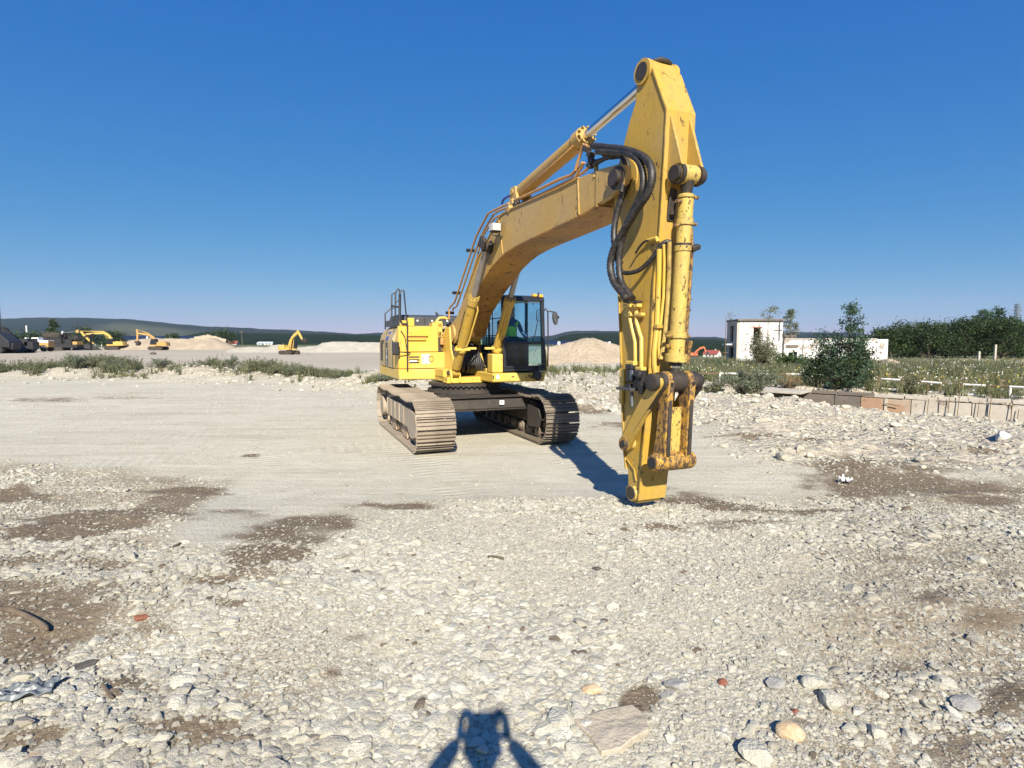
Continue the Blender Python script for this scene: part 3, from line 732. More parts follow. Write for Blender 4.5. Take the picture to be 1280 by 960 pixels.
odd_stone(42, 947, .075, 'flat orange brick piece near the lower left corner', 'rock_tan', 56, .2, .3, 1.5, cat='brick chip')
odd_stone(105, 834, .085, 'dark elongated stone left of the brown soil patch', 'rock_dark', 57, .7, .35, 1.7)
odd_stone(746, 712, .06, 'dark brown block lying alone on pale gravel', 'rock_dark', 58, -.3, .5, 1.5)
odd_stone(613, 786, .04, 'small dark brown pebble on bright gravel above the shadow', 'rock_red', 59, .8, .6, 1.3)
odd_stone(847, 858, .10, 'grey rounded stone beside the red brick chip', 'rock_grey', 60, .1, .45, 1.3)
odd_stone(967, 857, .10, 'grey stone left of the large pale pair', 'rock_grey', 61, .5, .5, 1.15)
odd_stone(1253, 548, .34, 'big pale boulder at the edge of the trench', 'rock_white', 62, .5, .9)
odd_stone(191, 443, 1.1, 'lone dark boulder on the yard before the amber digger', 'rock_dark', 63, .5, .7, cat='boulder')
odd_stone(741, 863, .085, 'tan stone beside the small brown soil patch', 'rock_tan', 64, .2, .45, 1.2)
# sandy broken slab lying flat, corner pointing left
p = G(772, 908); mb = MB()
pl = [(G(u, v) - p) for u, v in [(716, 903), (752, 893), (790, 886), (806, 897), (812, 918), (790, 931), (776, 942), (752, 948), (738, 926)]]
mb.slab([(q.x, q.y) for q in pl], -.02, .03)
o = mb.build('stone_slab', M['card'], None, .008, loc=(p.x, p.y, p.z - .006), rot=(.02, -.01, 0)); tag(o, 'flat sandy slab with a pointed corner below the soil patch', 'slab')
# crumpled plastic film
def crumpled(name, u, v, sx, sy, mat_, lab, cat, rz=0, amp=.03, seed=0, nn=16):
    g = np.linspace(-.5, .5, nn); A, B = np.meshgrid(g, g)
    ed = 1 - .35 * fbm(np.arctan2(B, A) * 2 + 9, A * 0 + seed, 2, seed)
    Xx, Yy = A * sx * ed, B * sy * ed; Zz = np.abs(fbm(A * 5 + seed, B * 5, 4, seed) - .45) * amp * 2.4
    c = np.stack([Xx.ravel(), Yy.ravel(), Zz.ravel()], 1); i0 = (np.arange(nn - 1)[:, None] * nn + np.arange(nn - 1)[None, :]).ravel()
    q = np.stack([i0, i0 + 1, i0 + 1 + nn, i0 + nn], 1); me = np_mesh(name, c, q); p = G(u, v)
    o = lnk(name, me, M[mat_], None, (p.x, p.y, p.z + .025), (0, 0, rz)); so = o.modifiers.new('solid', 'SOLIDIFY'); so.thickness = .004
    return tag(o, lab, cat)
crumpled('plastic_film', 22, 874, .34, .15, 'plastic_film', 'crumpled grey plastic sheet at the left edge of the gravel', 'plastic sheet', .45, .055, 3, 26)
crumpled('plastic_bag', 1057, 604, .22, .16, 'white', 'small white plastic scrap on dark soil right of the machine', 'plastic bag', -.5, .12, 5)
mb = MB(); q0 = [G(u, v) + Vector((0, 0, .03)) for u, v in [(0, 766), (14, 768), (28, 773), (40, 779), (52, 786), (60, 793)]]
mb.tube(spline(q0, 3), [.008] + [.017] * 14 + [.006], 8); tag(mb.build('rubber_strip', M['wood']), 'long brown curved strip lying on soil at left', 'rubber strip')
for pts, lab in [([(128, 860), (134, 868), (140, 877)], 'dark bent twig in the lower left gravel'), ([(610, 698), (620, 699), (630, 701)], 'dark flat twig lying on pale gravel ahead of the machine')]:
    mb = MB(); q = [G(u, v) + Vector((0, 0, .02)) for u, v in pts]; mb.tube(spline(q, 3), .009, 6); tag(mb.build('twig', M['wood']), lab, 'twig')

# ------------------------------------------------------------------ THE EXCAVATOR (x forward, y to its own left, z up)
def set_frame(a):
    global _F, _L
    _F = Vector((math.sin(a), -math.cos(a), 0)); _L = Vector((math.cos(a), math.sin(a), 0))
set_frame(YAW)
DRAFT = R(27)          # boom, arm and cylinders are drafted on a plane at this heading, then carried over to the true heading
def carry(x, z):
    P = MC + Vector((math.sin(DRAFT), -math.cos(DRAFT), 0)) * x; P.z = z; d = P - Vector((0, 0, CAM_H)); o = Vector((0, 0, CAM_H)) - MC
    F_ = Vector((math.sin(YAW), -math.cos(YAW), 0)); L_ = Vector((math.cos(YAW), math.sin(YAW), 0)); t = -o.dot(L_) / d.dot(L_); Q = o + d * t; return Q.dot(F_), Q.z
def carry_tree(o, ys=1.0):
    for v in o.data.vertices: v.co.x, v.co.z = carry(v.co.x, v.co.z); v.co.y *= ys
    for c in o.children: carry_tree(c, ys)
def UX(u, v, x):
    d = ray(u, v); o = Vector((0, 0, CAM_H)) - MC; t = (x - o.dot(_F)) / d.dot(_F); P = o + d * t; return Vector((x, P.dot(_L), P.z))
def UY(u, v, y):
    d = ray(u, v); o = Vector((0, 0, CAM_H)) - MC; t = (y - o.dot(_L)) / d.dot(_L); P = o + d * t; return Vector((P.dot(_F), y, P.z))

EX = empty('excavator', MC, YAW - math.pi / 2, label='large yellow crawler excavator with its bare arm tip hanging just above the ground', cat='excavator')

# --- tracks
TRK_ROT = R(21.9) - YAW
def track(side):
    yc = side * 1.295; W = .74; L = 1.95; rad = .455; zc = .50
    fr = MB()
    yo = yc + side * .30 if side < 0 else yc - .26
    # side frame: box girder with sloping nose and cut-away lower edge
    prof = [(-2.05, .62), (-1.75, .80), (-1.2, .84), (1.35, .84), (1.62, .70), (1.72, .52), (1.62, .27), (1.35, .27), (1.15, .36), (-1.2, .36), (-1.7, .40), (-2.0, .46)]
    fr.prism(prof, yc - .17, yc + .17)
    plate = [(-1.15, .80), (1.25, .80), (1.55, .78), (1.95, .74), (2.06, .55), (1.98, .30), (1.60, .22), (1.42, .24), (1.22, .40), (-1.15, .40)]
    fr.prism(plate, side * 1.565, side * 1.60)
    fr.prism([(-1.15, .80), (1.45, .80), (1.45, .765), (-1.15, .765)], side * 1.40, side * 1.565)
    for xx in (-1.1, -.6, -.1, .4, .9): fr.bb(xx - .02, xx + .02, side * 1.58, side * 1.615, .41, .79)
    fr.prism([(1.3, .30), (1.9, .34), (1.98, .55), (1.88, .72), (1.3, .78)], yc - side * .30, yc - side * .27)
    fr.turned((-2.02, yc - .30, zc), (-2.02, yc + .30, zc), [(0, .24), (.25, .24), (.25, .30), (.75, .30), (.75, .24), (1, .24)], 20)
    f = fr.build('track', M['side_frame'] if side < 0 else M['dark_frame'], EX, .008)  # cab-side frame takes a dark steel, its shade put into the colour
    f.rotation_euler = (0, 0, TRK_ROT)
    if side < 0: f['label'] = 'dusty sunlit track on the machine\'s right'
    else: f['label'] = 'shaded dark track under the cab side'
    tm = M['track_tan'] if side < 0 else M['shoe_shaded']  # rollers and wheels on the cab side use the shade-darkened steel
    # rollers
    rm = MB().turned((0, -.22, 0), (0, .22, 0), [(0, .07), (.08, .07), (.08, .115), (.22, .115), (.22, .085), (.78, .085), (.78, .115), (.92, .115), (.92, .07), (1, .07)], 16).mesh('track_roller')
    rm.materials.append(tm)
    for k in range(8):
        lnk('track_roller', rm, None, f, (-1.6 + k * .455, yc, .215))
    for xx in (-.75, .65): lnk('carrier_roller', rm, None, f, (xx, yc, .885))
    gd = MB()
    gd.bb(-.9, -.4, side * 1.50, side * 1.53, .10, .36)
    gd.build('roller_guard', tm, f, .004)
    MB().bb(.35, .85, side * 1.50, side * 1.53, .10, .36).build('roller_guard', tm, f, .004)
    # idler and sprocket
    idl = MB().turned((0, -.09, 0), (0, .09, 0), [(0, .30), (.15, .39), (.3, .39), (.35, .42), (.65, .42), (.7, .39), (.85, .39), (1, .30)], 30)
    idl.build('idler', tm, f, 0, loc=(L, yc, zc))
    sp = MB().turned((0, -.06, 0), (0, .06, 0), [(0, .34), (1, .34)], 30)
    for k in range(21):
        a = 2 * math.pi * k / 21; sp.box((.37 * math.cos(a), 0, .37 * math.sin(a)), (.10, .08, .045), (0, -a, 0))
    sp.build('sprocket', tm, f, 0, loc=(-L - .03, yc, zc))
    # shoes
    segs = [('s', 2 * L), ('a', math.pi * rad), ('s', 2 * L), ('a', math.pi * rad)]
    tot = sum(q[1] for q in segs); n = 50; pitch = tot / n
    sh = MB(); hl = pitch * .5
    sh.bb(-hl * .93, hl * .93, -W / 2, W / 2, .0, .018)
    for gxx, gh in ((-hl * .72, .034), (-.005, .034), (hl * .66, .038)): sh.bb(gxx - .008, gxx + .008, -W / 2 + .004, W / 2 - .004, .018, gh + .018)
    sh.bb(-hl * .9, hl * .9, -.16, -.10, -.06, 0).bb(-hl * .9, hl * .9, .10, .16, -.06, 0)
    sm = sh.mesh('track_shoe', 30); sm.materials.append(M['shoe'] if side < 0 else M['shoe_shaded'])  # cab-side shoes get the copy with painted shade
    rr = random.Random(3 + side)
    for k in range(n):
        s = (k + .37) * pitch
        if s < 2 * L:      # bottom run, front to rear
            x, z, a = L - s, zc - rad, math.pi
        elif s < 2 * L + math.pi * rad:
            q = (s - 2 * L) / rad; x, z, a = -L - rad * math.sin(q), zc - rad * math.cos(q), math.pi + q
        elif s < 4 * L + math.pi * rad:
            d = s - 2 * L - math.pi * rad; x = -L + d
            sag = -.035 * math.sin(math.pi * min(1, max(0, (x + .75) / 1.4)) ) if -.75 < x < .65 else (-.05 * math.sin(math.pi * (x - .65) / 1.3) if x > .65 else -.03 * math.sin(math.pi * (x + L) / 1.2))
            z, a = zc + rad + sag, 2 * math.pi
        else:
            q = (s - 4 * L - math.pi * rad) / rad; x, z, a = L + rad * math.sin(q), zc + rad * math.cos(q), q
        lnk('track_shoe', sm, None, f, (x, yc, z + .028), (rr.gauss(0, .006), a + rr.gauss(0, .02), 0))
    return f
track(-1); track(1)

# --- car body between the tracks
cb = MB()
cb.prism([(-1.15, .62), (-.8, .92), (-.45, 1.0), (.5, 1.0), (.80, .98), (1.05, .92), (1.10, .70), (.92, .62), (-.8, .48)], -.62, .62)
cb.prism([(.55, .98), (1.10, .93), (1.16, .70), (1.12, .64), (.6, .60)], -1.16, 1.16)
cb.prism([(-1.3, .92), (-.6, .98), (-.6, .55), (-1.3, .58)], -1.16, 1.16)
cb.bb(1.10, 1.18, -1.1, 1.1, .925, .945).bb(1.12, 1.19, -1.1, 1.1, .655, .675)
cbo = cb.build('undercarriage_frame', M['dark_frame'], EX, .015); cbo.rotation_euler = (0, 0, TRK_ROT)
mb = MB().turned((0, 0, .98), (0, 0, 1.20), [(0, .86), (.35, .86), (.35, .78), (.75, .78), (.75, .84), (1, .84)], 48)
mb.build('slewing_ring', M['dark_frame'], cbo)
mb = MB().bb(1.175, 1.20, .40, .50, .77, .86); o = mb.build('letter_plate', M['white'], cbo, 0)
def text(s, size, mat_, name, parent, loc, rot, ext=.001):
    cu = bpy.data.curves.new(name, 'FONT'); cu.body = s; cu.size = size; cu.extrude = ext; cu.align_x = 'CENTER'; cu.align_y = 'CENTER'; cu.materials.append(mat_)
    tmp = bpy.data.objects.new('tmp', cu); C.objects.link(tmp); bpy.context.view_layer.update()
    me = bpy.data.meshes.new_from_object(tmp.evaluated_get(bpy.context.evaluated_depsgraph_get())); bpy.data.objects.remove(tmp); bpy.data.curves.remove(cu)
    me.name = name; o = lnk(name, me, mat_, parent, loc, rot); return o
text('B', .09, M['black_steel'], 'lettering', cbo, (1.203, .45, .815), (math.pi / 2, 0, math.pi / 2))
mb = MB()
for k in range(14):
    a = -.9 + k * .14; mb.box((.83 * math.cos(a), .83 * math.sin(a), 1.16), (.05, .05, .07), (0, 0, a))
mb.build('ring_bolts', M['greasy'], cbo)['kind'] = 'stuff'

# --- revolving frame
fr = MB()
fr.bb(-2.3, .58, -.60, .62, 1.23, 1.34)
fr.bb(.30, .62, -.62, .62, 1.215, 1.24)
fr.prism([(-1.6, 1.3), (.42, 1.3), (.50, 1.46), (.30, 1.62), (.05, 1.95), (-.05, 2.45), (-.35, 2.45), (-.9, 2.0), (-1.6, 1.7)], -.36, -.325)
fr.prism([(-1.6, 1.3), (.42, 1.3), (.50, 1.46), (.30, 1.62), (.05, 1.95), (-.05, 2.45), (-.35, 2.45), (-.9, 2.0), (-1.6, 1.7)], .325, .36)
for ys in (-.42, .42):
    for dy in (-.115, .075):
        fr.prism([(.30, 1.235), (.64, 1.235), (.62, 1.42), (.55, 1.52), (.44, 1.52), (.35, 1.42)], ys + dy, ys + dy + .04)
fr.bb(-.35, .32, -.62, -.36, 1.34, 1.50)
frame = fr.build('revolving_frame', M['yellow'], EX, .006)
for ys in (-.42, .42):
    MB().cyl((.48, ys - .15, 1.43), (.48, ys + .15, 1.43), .05, 16).build('pin', M['greasy'], frame)
# right deck: skirt, lower box, upper box
sk = MB(); prof_s = [(-1.45, 1.25), (-1.42, 1.22), (-.40, 1.22), (-.40, 1.50), (-1.45, 1.50)]
def loft(mb, sections):
    n = len(sections[0]); vs = [p for s in sections for p in s]; fs = [list(range(n)), list(range((len(sections) - 1) * n, len(sections) * n))[::-1]]
    for k in range(len(sections) - 1):
        for i in range(n):
            j = (i + 1) % n; fs.append((k * n + i, k * n + j, (k + 1) * n + j, (k + 1) * n + i))
    return mb.add(vs, fs)
def sec(x, yz): return [(x, y, z) for y, z in yz]
a = [(-1.42, 1.245), (-.40, 1.225), (-.40, 1.485), (-1.44, 1.485)]
b = [(-1.38, 1.30), (-.40, 1.28), (-.40, 1.485), (-1.45, 1.485)]
loft(sk, [sec(-.47, [(-1.34, 1.26), (-.40, 1.235), (-.40, 1.48), (-1.36, 1.48)]), sec(-.50, a), sec(-1.5, [(-1.45, 1.26), (-.4, 1.26), (-.4, 1.485), (-1.46, 1.485)]), sec(-2.75, [(-1.47, 1.27), (-.4, 1.27), (-.4, 1.485), (-1.47, 1.485)])])
sk.build('side_skirt', M['yellow'], EX, .018)
sk = MB(); loft(sk, [sec(-.46, [(-1.43, 1.495), (-.235, 1.495), (-.235, 1.87), (-1.44, 1.87)]), sec(-1.0, [(-1.46, 1.495), (-.235, 1.495), (-.235, 1.87), (-1.46, 1.87)])])
lb = sk.build('lower_locker', M['yellow'], EX, .016)
sk = MB(); loft(sk, [sec(-.47, [(-1.43, 1.882), (-.50, 1.882), (-.50, 2.46), (-1.42, 2.46)]), sec(-.52, [(-1.45, 1.882), (-.50, 1.882), (-.50, 2.475), (-1.44, 2.475)]), sec(-1.0, [(-1.46, 1.882), (-.50, 1.882), (-.50, 2.49), (-1.32, 2.49)])])
ub = sk.build('upper_locker', M['yellow'], EX, .016)
# pull lip in the upper locker over a darker box painting the recess shade
mb = MB().bb(-.475, -.44, -1.22, -.80, 2.19, 2.27); mb.build('handle_shade', M['yellow_under'], ub)
mb = MB().prism([(-.47, 2.26), (-.415, 2.245), (-.415, 2.275), (-.47, 2.30)], -1.26, -.76); mb.bb(-.475, -.425, -1.26, -1.24, 2.17, 2.27); mb.prism([(-.47, 2.15), (-.425, 2.15), (-.425, 2.185), (-.47, 2.20)], -1.22, -.80); mb.build('handle_lip', M['yellow'], ub, .004)
# slots and labels in the lower locker
mb = MB()
for z in (1.765, 1.700, 1.640): mb.bb(-.462, -.452, -1.20, -.96, z - .014, z + .014)
mb.build('vent_slot', M['black_steel'], lb)
mb = MB().bb(-.462, -.451, -1.19, -1.02, 1.655, 1.685); mb.build('sticker', M['white'], lb)
mb = MB().bb(-.462, -.452, -.90, -.74, 1.61, 1.82).bb(-.462, -.4515, -.74, -.71, 1.61, 1.65).bb(-.462, -.4515, -.74, -.71, 1.79, 1.82); st = mb.build('sticker', M['white'], lb)
text('E', .13, M['black_steel'], 'lettering', lb, (-.4505, -.845, 1.72), (math.pi / 2, 0, math.pi / 2))
mb = MB(); pts = [(-.452, -.68 + .055 * math.cos(t * .35), 1.72 + .065 * math.sin(t * .35)) for t in range(19)]; mb.tube(pts, .006, 6)
mb.build('round_mark', M['grey_plastic'], lb)
# side body behind: dusty flank with louvres, rounded shoulder
def flank(x, zt=2.12, top=2.50): return sec(x, [(-1.47, 1.495), (-.5, 1.495), (-.5, top + .01), (-1.18, top), (-1.33, top - .09), (-1.42, top - .22), (-1.465, zt)])
sk = MB(); loft(sk, [flank(-1.003, 2.2, 2.49), flank(-1.40, 2.16, 2.50), flank(-2.75, 2.10, 2.50)])
fl = sk.build('engine_side_panel', M['yellow_side'], EX, .012)
def on_flank(name, x0, x1, z0, z1, mt, t=.006, parent=fl): return MB().bb(x0, x1, -1.47 - t, -1.45, z0, z1).build(name, mt, parent)
for k in range(11): on_flank('louvre', -2.55, -2.28, 1.64 + k * .042, 1.664 + k * .042, M['black_steel'], .008)
on_flank('panel_seam', -1.012, -1.000, 1.50, 2.15, M['black_steel'], .003)
on_flank('panel_seam', -1.95, -1.942, 1.50, 2.12, M['black_steel'], .003)
on_flank('door_latch', -2.45, -2.1, 2.12, 2.155, M['black_steel'], .02)
band = on_flank('name_strip', -1.86, -1.56, 1.53, 1.93, M['slate'], .005)
for s_, z in (('1', 1.86), ('0', 1.73), ('2', 1.59)):
    text(s_, .16, M['white'], 'lettering', band, (-1.71, -1.478, z), (math.pi / 2, 0, 0))
on_flank('name_mark', -1.85, -1.58, 1.98, 2.10, M['slate'], .005); 
MB().box((-1.72, -1.455, 2.20), (.22, .012, .10), (-.35, 0, 0)).build('name_mark', M['blue_mark'], fl)
MB().box((-1.72, -1.385, 2.34), (.22, .012, .06), (-.62, 0, 0)).build('name_mark', M['blue_mark'], fl)
sk = MB(); sk.slab([(-2.753, -1.40), (-2.9, -1.32), (-3.1, -1.10), (-3.34, -.6), (-3.38, 0), (-3.32, .7), (-3.05, 1.25), (-2.85, 1.40), (-2.753, 1.45)], 1.24, 2.20)
sk.build('counterweight', M['yellow_side'], EX, .06, seg=3)
sk = MB(); sk.slab([(-1.0, -.495), (-1.0, .40), (-2.7, 1.1), (-3.0, .5), (-3.0, -1.0), (-2.74, -1.15), (-2.74, -.495)], 1.3, 2.5); sk.build('engine_bay', M['yellow_side'], EX, .03)
# dark raised cover with rivets
sk = MB(); sk.prism([(-1.02, 2.47), (-1.02, 2.70), (-1.12, 2.76), (-2.1, 2.76), (-2.2, 2.66), (-2.2, 2.47)], -1.30, .22)
cv = sk.build('engine_cover', M['slate'], EX, .02)
for yy in (-.86, -.50, -.12): MB().cyl((-1.03, yy, 2.62), (-1.0, yy, 2.62), .022, 10).build('cover_bolt', M['white'], cv)
for yy in (-1.05, -.68, -.3): MB().bb(-1.016, -1.008, yy - .006, yy + .006, 2.49, 2.69).build('cover_seam', M['black_steel'], cv)
# bolted things behind the boom foot
MB().tube([UX(546, 412, -.6), UX(546, 401, -.6), UX(549, 397.5, -.6), UX(556, 397, -.6), UX(559, 399, -.6)], .035, 10).build('grab_hoop', M['yellow'], EX)
mb = MB(); mb.bb(-1.0, -.55, -.50, -.37, 2.20, 2.60).bb(-.85, -.55, -.62, -.36, 2.44, 2.56); mb.build('filter_bracket', M['yellow'], EX, .02)
mb = MB(); mb.cyl((-.62, -.43, 1.9), (-.62, -.43, 2.34), .07, 14).cyl((-.5, -.40, 2.05), (-.5, -.40, 2.2), .05, 12); mb.build('filter_bowl', M['pipe'], EX)
mb = MB(); mb.bb(-.9, -.55, -.495, -.40, 1.5, 2.35); mb.build('recess_shade_box', M['greasy'], EX)  # solid dark box stands in for the shade of a recess
mb = MB(); mb.tube([UX(546.5, 398, -1.4), UX(546, 391, -1.4), UX(549, 395, -1.4)], [.03, .05, .02], 6).tube([UX(551, 395, -1.4), UX(555, 396, -1.4)], [.04, .02], 6); mb.build('rain_cap', M['grey_plastic'], EX)

# --- handrails on the right
def rail(pix, x, r=.017, plane='x', name='handrail'):
    mb = MB(); P = [UX(u, v, x) if plane == 'x' else UY(u, v, x) for u, v in pix]
    mb.tube(P, r, 8); return mb.build(name, M['black_steel'], EX)
rail([(509.3, 463), (509.4, 440), (509.2, 405), (507.3, 390), (504.8, 363.5), (503.5, 362), (500.5, 364.5), (499.6, 368)], -.42)
rail([(499.8, 368), (499.6, 400)], -.5, .03)
rail([(494.2, 399), (494.4, 366), (498.2, 360.3), (499.5, 363), (499.5, 372)], -.75, .018)
rail([(494.4, 378), (499.5, 375)], -.75, .014)
rail([(489.6, 405), (489.6, 368.5), (493.4, 365.5), (494, 369)], -1.05, .018)
rail([(481.6, 412), (481.4, 392), (488.6, 385.6), (495, 384)], -1.9, .017)
rail([(489, 381.5), (493, 383), (499.4, 384)], -1.0, .02)
rail([(501, 413), (506, 421), (509, 440)], -.44, .010)
rail([(509.2, 405), (503, 405), (500, 399)], -.46, .022)
mb = MB(); mb.bb(-2.7, -1.02, -1.30, -1.10, 2.505, 2.62); mb.bb(-2.7, -1.02, -1.31, -1.302, 2.505, 2.66); mb.build('walkway', M['grey_plastic'], EX, .008)
mb = MB(); mb.bb(-.62, -.475, -1.38, -1.24, 2.47, 2.60).bb(-.62, -.475, -1.22, -1.06, 2.47, 2.66); mb.build('rail_mount', M['yellow'], EX, .01)
# right-hand mirror seen from behind
mm = MB(); c0 = UX(494.6, 435.5, -.34)
mm.prism(rings((0, 0), 1, 4), 0, .001) if False else None
mm.box((c0.x, c0.y, c0.z), (.09, .16, .30)); mo = mm.build('mirror', M['black_steel'], EX, .038, seg=4)
MB().tube([c0 + Vector((.02, .08, -.08)), (-.38, -1.24, c0.z - .10), (-.42, -1.18, c0.z - .10)], .012, 8).build('mirror_stem', M['black_steel'], mo)
MB().box((c0.x - .044, c0.y, c0.z), (.008, .12, .26)).build('mirror_glass', M['mirror'], mo)

# --- boom
set_frame(DRAFT)
boom_poly = [(-.22, 2.09), (-.05, 2.05), (.12, 2.09), (.37, 2.24), (.75, 2.75), (1.35, 3.13), (1.80, 3.36), (2.17, 3.55), (2.50, 3.66), (2.80, 3.735), (3.15, 3.78), (3.5, 3.81), (4.5, 3.87), (5.28, 3.92), (5.60, 3.97),
             (5.60, 4.43), (5.12, 4.455), (4.69, 4.44), (2.92, 4.47), (2.62, 4.46), (2.44, 4.40), (1.56, 3.86), (1.23, 3.55), (.69, 3.06), (.22, 2.66), (-.10, 2.52), (-.27, 2.40), (-.30, 2.22)]
bm_ = MB().prism(boom_poly, -.285, .285)
boom = bm_.build('boom', M['yellow_boom'], EX, .010)
# lower plate, in a darker orange-brown
low = boom_poly[3:15]; up_ = [(x - (-.02), z + .02) for x, z in low]
def strip(mb, line, y0, y1, t):
    """a plate following an x-z line, thickness t below it"""
    n = len(line); top = [(x, z) for x, z in line]; bot = []
    for i in range(n):
        a, b = line[max(i - 1, 0)], line[min(i + 1, n - 1)]; dx, dz = b[0] - a[0], b[1] - a[1]; l = math.hypot(dx, dz)
        bot.append((line[i][0] + dz / l * t, line[i][1] - dx / l * t))
    vs = [(x, y0, z) for x, z in top] + [(x, y0, z) for x, z in bot] + [(x, y1, z) for x, z in top] + [(x, y1, z) for x, z in bot]
    fs = [(0, n, 3 * n, 2 * n), (n - 1, 3 * n - 1, 4 * n - 1, 2 * n - 1)]
    for i in range(n - 1):
        fs += [(i, i + 1, n + i + 1, n + i), (2 * n + i, 3 * n + i, 3 * n + i + 1, 2 * n + i + 1), (i, 2 * n + i, 2 * n + i + 1, i + 1), (n + i, n + i + 1, 3 * n + i + 1, 3 * n + i)]
    return mb.add(vs, fs)
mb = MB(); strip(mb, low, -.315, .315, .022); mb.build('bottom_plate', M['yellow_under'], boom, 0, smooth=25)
mb = MB(); strip(mb, [(x, z + .004) for x, z in boom_poly[16:24]][::-1], -.305, .305, .018); mb.build('top_plate', M['yellow_boom'], boom, 0)
for x0, z0, x1, z1 in ((2.44, 4.38, 2.62, 3.72), (5.10, 4.43, 5.14, 3.93)):
    MB().tube([(x0, -.289, z0), (x1, -.289, z1)], .012, 6).build('weld_seam', M['yellow_boom'], boom)
# fork at the tip
for s in (-1, 1):
    tip = [(5.55, 3.965), (5.90, 4.02), (6.08, 4.06)] + [(6.05 + .17 * math.cos(a), 4.22 + .17 * math.sin(a)) for a in [R(q) for q in (-50, -20, 10, 40, 70, 100)]] + [(5.62, 4.43), (5.55, 4.43)]
    MB().prism(tip, s * .225, s * .30).build('fork_plate', M['yellow_boom'], boom, .008)
    MB().turned((6.04, s * .29, 4.21), (6.04, s * .37, 4.21), [(0, .15), (.35, .15), (.35, .10), (1, .10)], 24).build('pin_boss', M['greasy'] if s < 0 else M['yellow_boom'], boom)
MB().cyl((6.04, -.36, 4.21), (6.04, .36, 4.21), .065, 18).build('pin', M['greasy'], boom)
for s in (-1, 1): MB().turned((-.02, s * .28, 2.30), (-.02, s * .33, 2.30), [(0, .20), (1, .20)], 24).build('pin_boss', M['yellow_boom'], boom)
# mid boss for the two lifting cylinders
MB().turned((2.08, -.44, 3.92), (2.08, .44, 3.92), [(0, .085), (.16, .085), (.16, .13), (.84, .13), (.84, .085), (1, .085)], 24).build('pin_boss', M['greasy'], boom)
MB().box((2.12, -.47, 3.99), (.24, .07, .20), (0, .6, 0)).build('hose_clamp', M['greasy'], boom, .03)
mb = MB()
for k in range(3): mb.turned((1.98 + k * .10, -.49, 3.98 + k * .03), (1.98 + k * .1, -.43, 3.98 + k * .03), [(0, .04), (.5, .055), (1, .04)], 10)
mb.build('grease_fitting', M['greasy'], boom)
# work lamp on the shoulder
lc = UY(621, 284.5, -.42)
wl = MB().box(lc, (.16, .17, .16), (0, .0, 0)).build('work_lamp', M['black_steel'], boom, .02)
MB().box(lc + Vector((.085, -.01, .005)), (.01, .155, .13)).build('lamp_lens', M['lens'], wl, .01)
MB().box(lc + Vector((0, -.088, .005)), (.13, .008, .13)).build('lamp_lens', M['lens'], wl, .006)
MB().tube([lc + Vector((.02, -.06, -.09)), lc + Vector((.02, -.06, -.14)), lc + Vector((.02, .07, -.14)), lc + Vector((.02, .07, -.09))], .01, 6).bb(lc.x - .02, lc.x + .02, lc.y, -.28, lc.z - .15, lc.z - .13).build('lamp_bracket', M['black_steel'], wl)
# oil pipes over the boom
def pipes(name, pix, y, r, mat_='pipe', parent=boom, sub=0):
    P = [UY(u, v, y) for u, v in pix]; mb = MB(); mb.tube(spline(P, sub) if sub else P, r, 10); return mb.build(name, M[mat_], parent)
pipes('oil_pipe', [(561.5, 399), (561.8, 385), (568.6, 377.5), (574.4, 360), (588, 318.6), (595.6, 295.6), (599.5, 288), (610.6, 267), (616, 263.8), (637, 254.2)], -.20, .021)
pipes('oil_pipe', [(566, 388), (567, 385.5), (571, 383), (579, 360), (592.5, 320), (601, 297), (607, 285), (617.5, 268), (624, 263.5), (640, 257.3)], -.14, .019)
pipes('oil_pipe', [(576, 388), (586, 358), (597, 322), (603, 297.5), (612, 283), (619, 273), (624, 270), (638.7, 263.3), (654, 257.4), (705.3, 233.8), (720, 226), (723, 219), (729, 210), (733, 203)], -.27, .018)
pipes('oil_pipe', [(644, 250.5), (671, 238.6), (700.6, 224.4), (716, 219), (727, 208), (731, 203)], -.24, .024)
pipes('oil_pipe', [(650, 255), (690, 236), (712, 225), (728, 216), (738, 207)], .10, .020)
pipes('oil_pipe', [(633, 262), (643, 258)], -.2, .012)
pipes('blue_hose', [(627, 255), (629, 250), (634, 246), (641, 243.5), (648, 242.5)], .05, .022, 'blue_mark', sub=4)
for u, v, y in ((571, 366, -.17), (589, 313, -.17), (562.5, 391, -.17)):
    c1 = UY(u, v, y); MB().box(c1, (.06, .20, .05), (0, -1.05, 0)).build('pipe_clamp', M['black_steel'], boom, .008)
for u, v, y in ((643, 253.5, -.2), (639.5, 261.5, -.26)):
    c1 = UY(u, v, y); MB().box(c1, (.10, .10, .12), (0, -.4, 0)).build('pipe_flange', M['yellow_boom'], boom, .012)
c1 = UY(647, 256, -.25); MB().box(c1, (.12, .09, .08), (0, -.4, 0)).cyl(c1 + Vector((-.07, 0, .03)), c1 + Vector((.08, 0, .05)), .035, 10).build('pipe_union', M['greasy'], boom, .008)
mb = MB()      # manifold near the boom tip
for (u, v), s in (((736, 186), .075), ((741, 193), .07), ((743, 201), .06), ((739, 207), .05)):
    mb.box(UY(u, v, -.24), (s * 1.5, s * 1.2, s), (0, .5, 0))
mb.tube([UY(u, v, -.24) for u, v in ((745, 206), (750, 202), (757, 199), (764, 196), (770, 193.5))], [.03, .04, .03, .035, .025], 8)
mb.tube([UY(741, 195, -.24), UY(741.5, 210, -.24)], .045, 8)
mb.build('hose_manifold', M['greasy'], boom, .01)
MB().tube([UY(747.5, 207, -.22), UY(748, 216, -.24), UY(746, 222, -.29)], [.03, .03, .02], 8).build('manifold_post', M['yellow_boom'], boom)
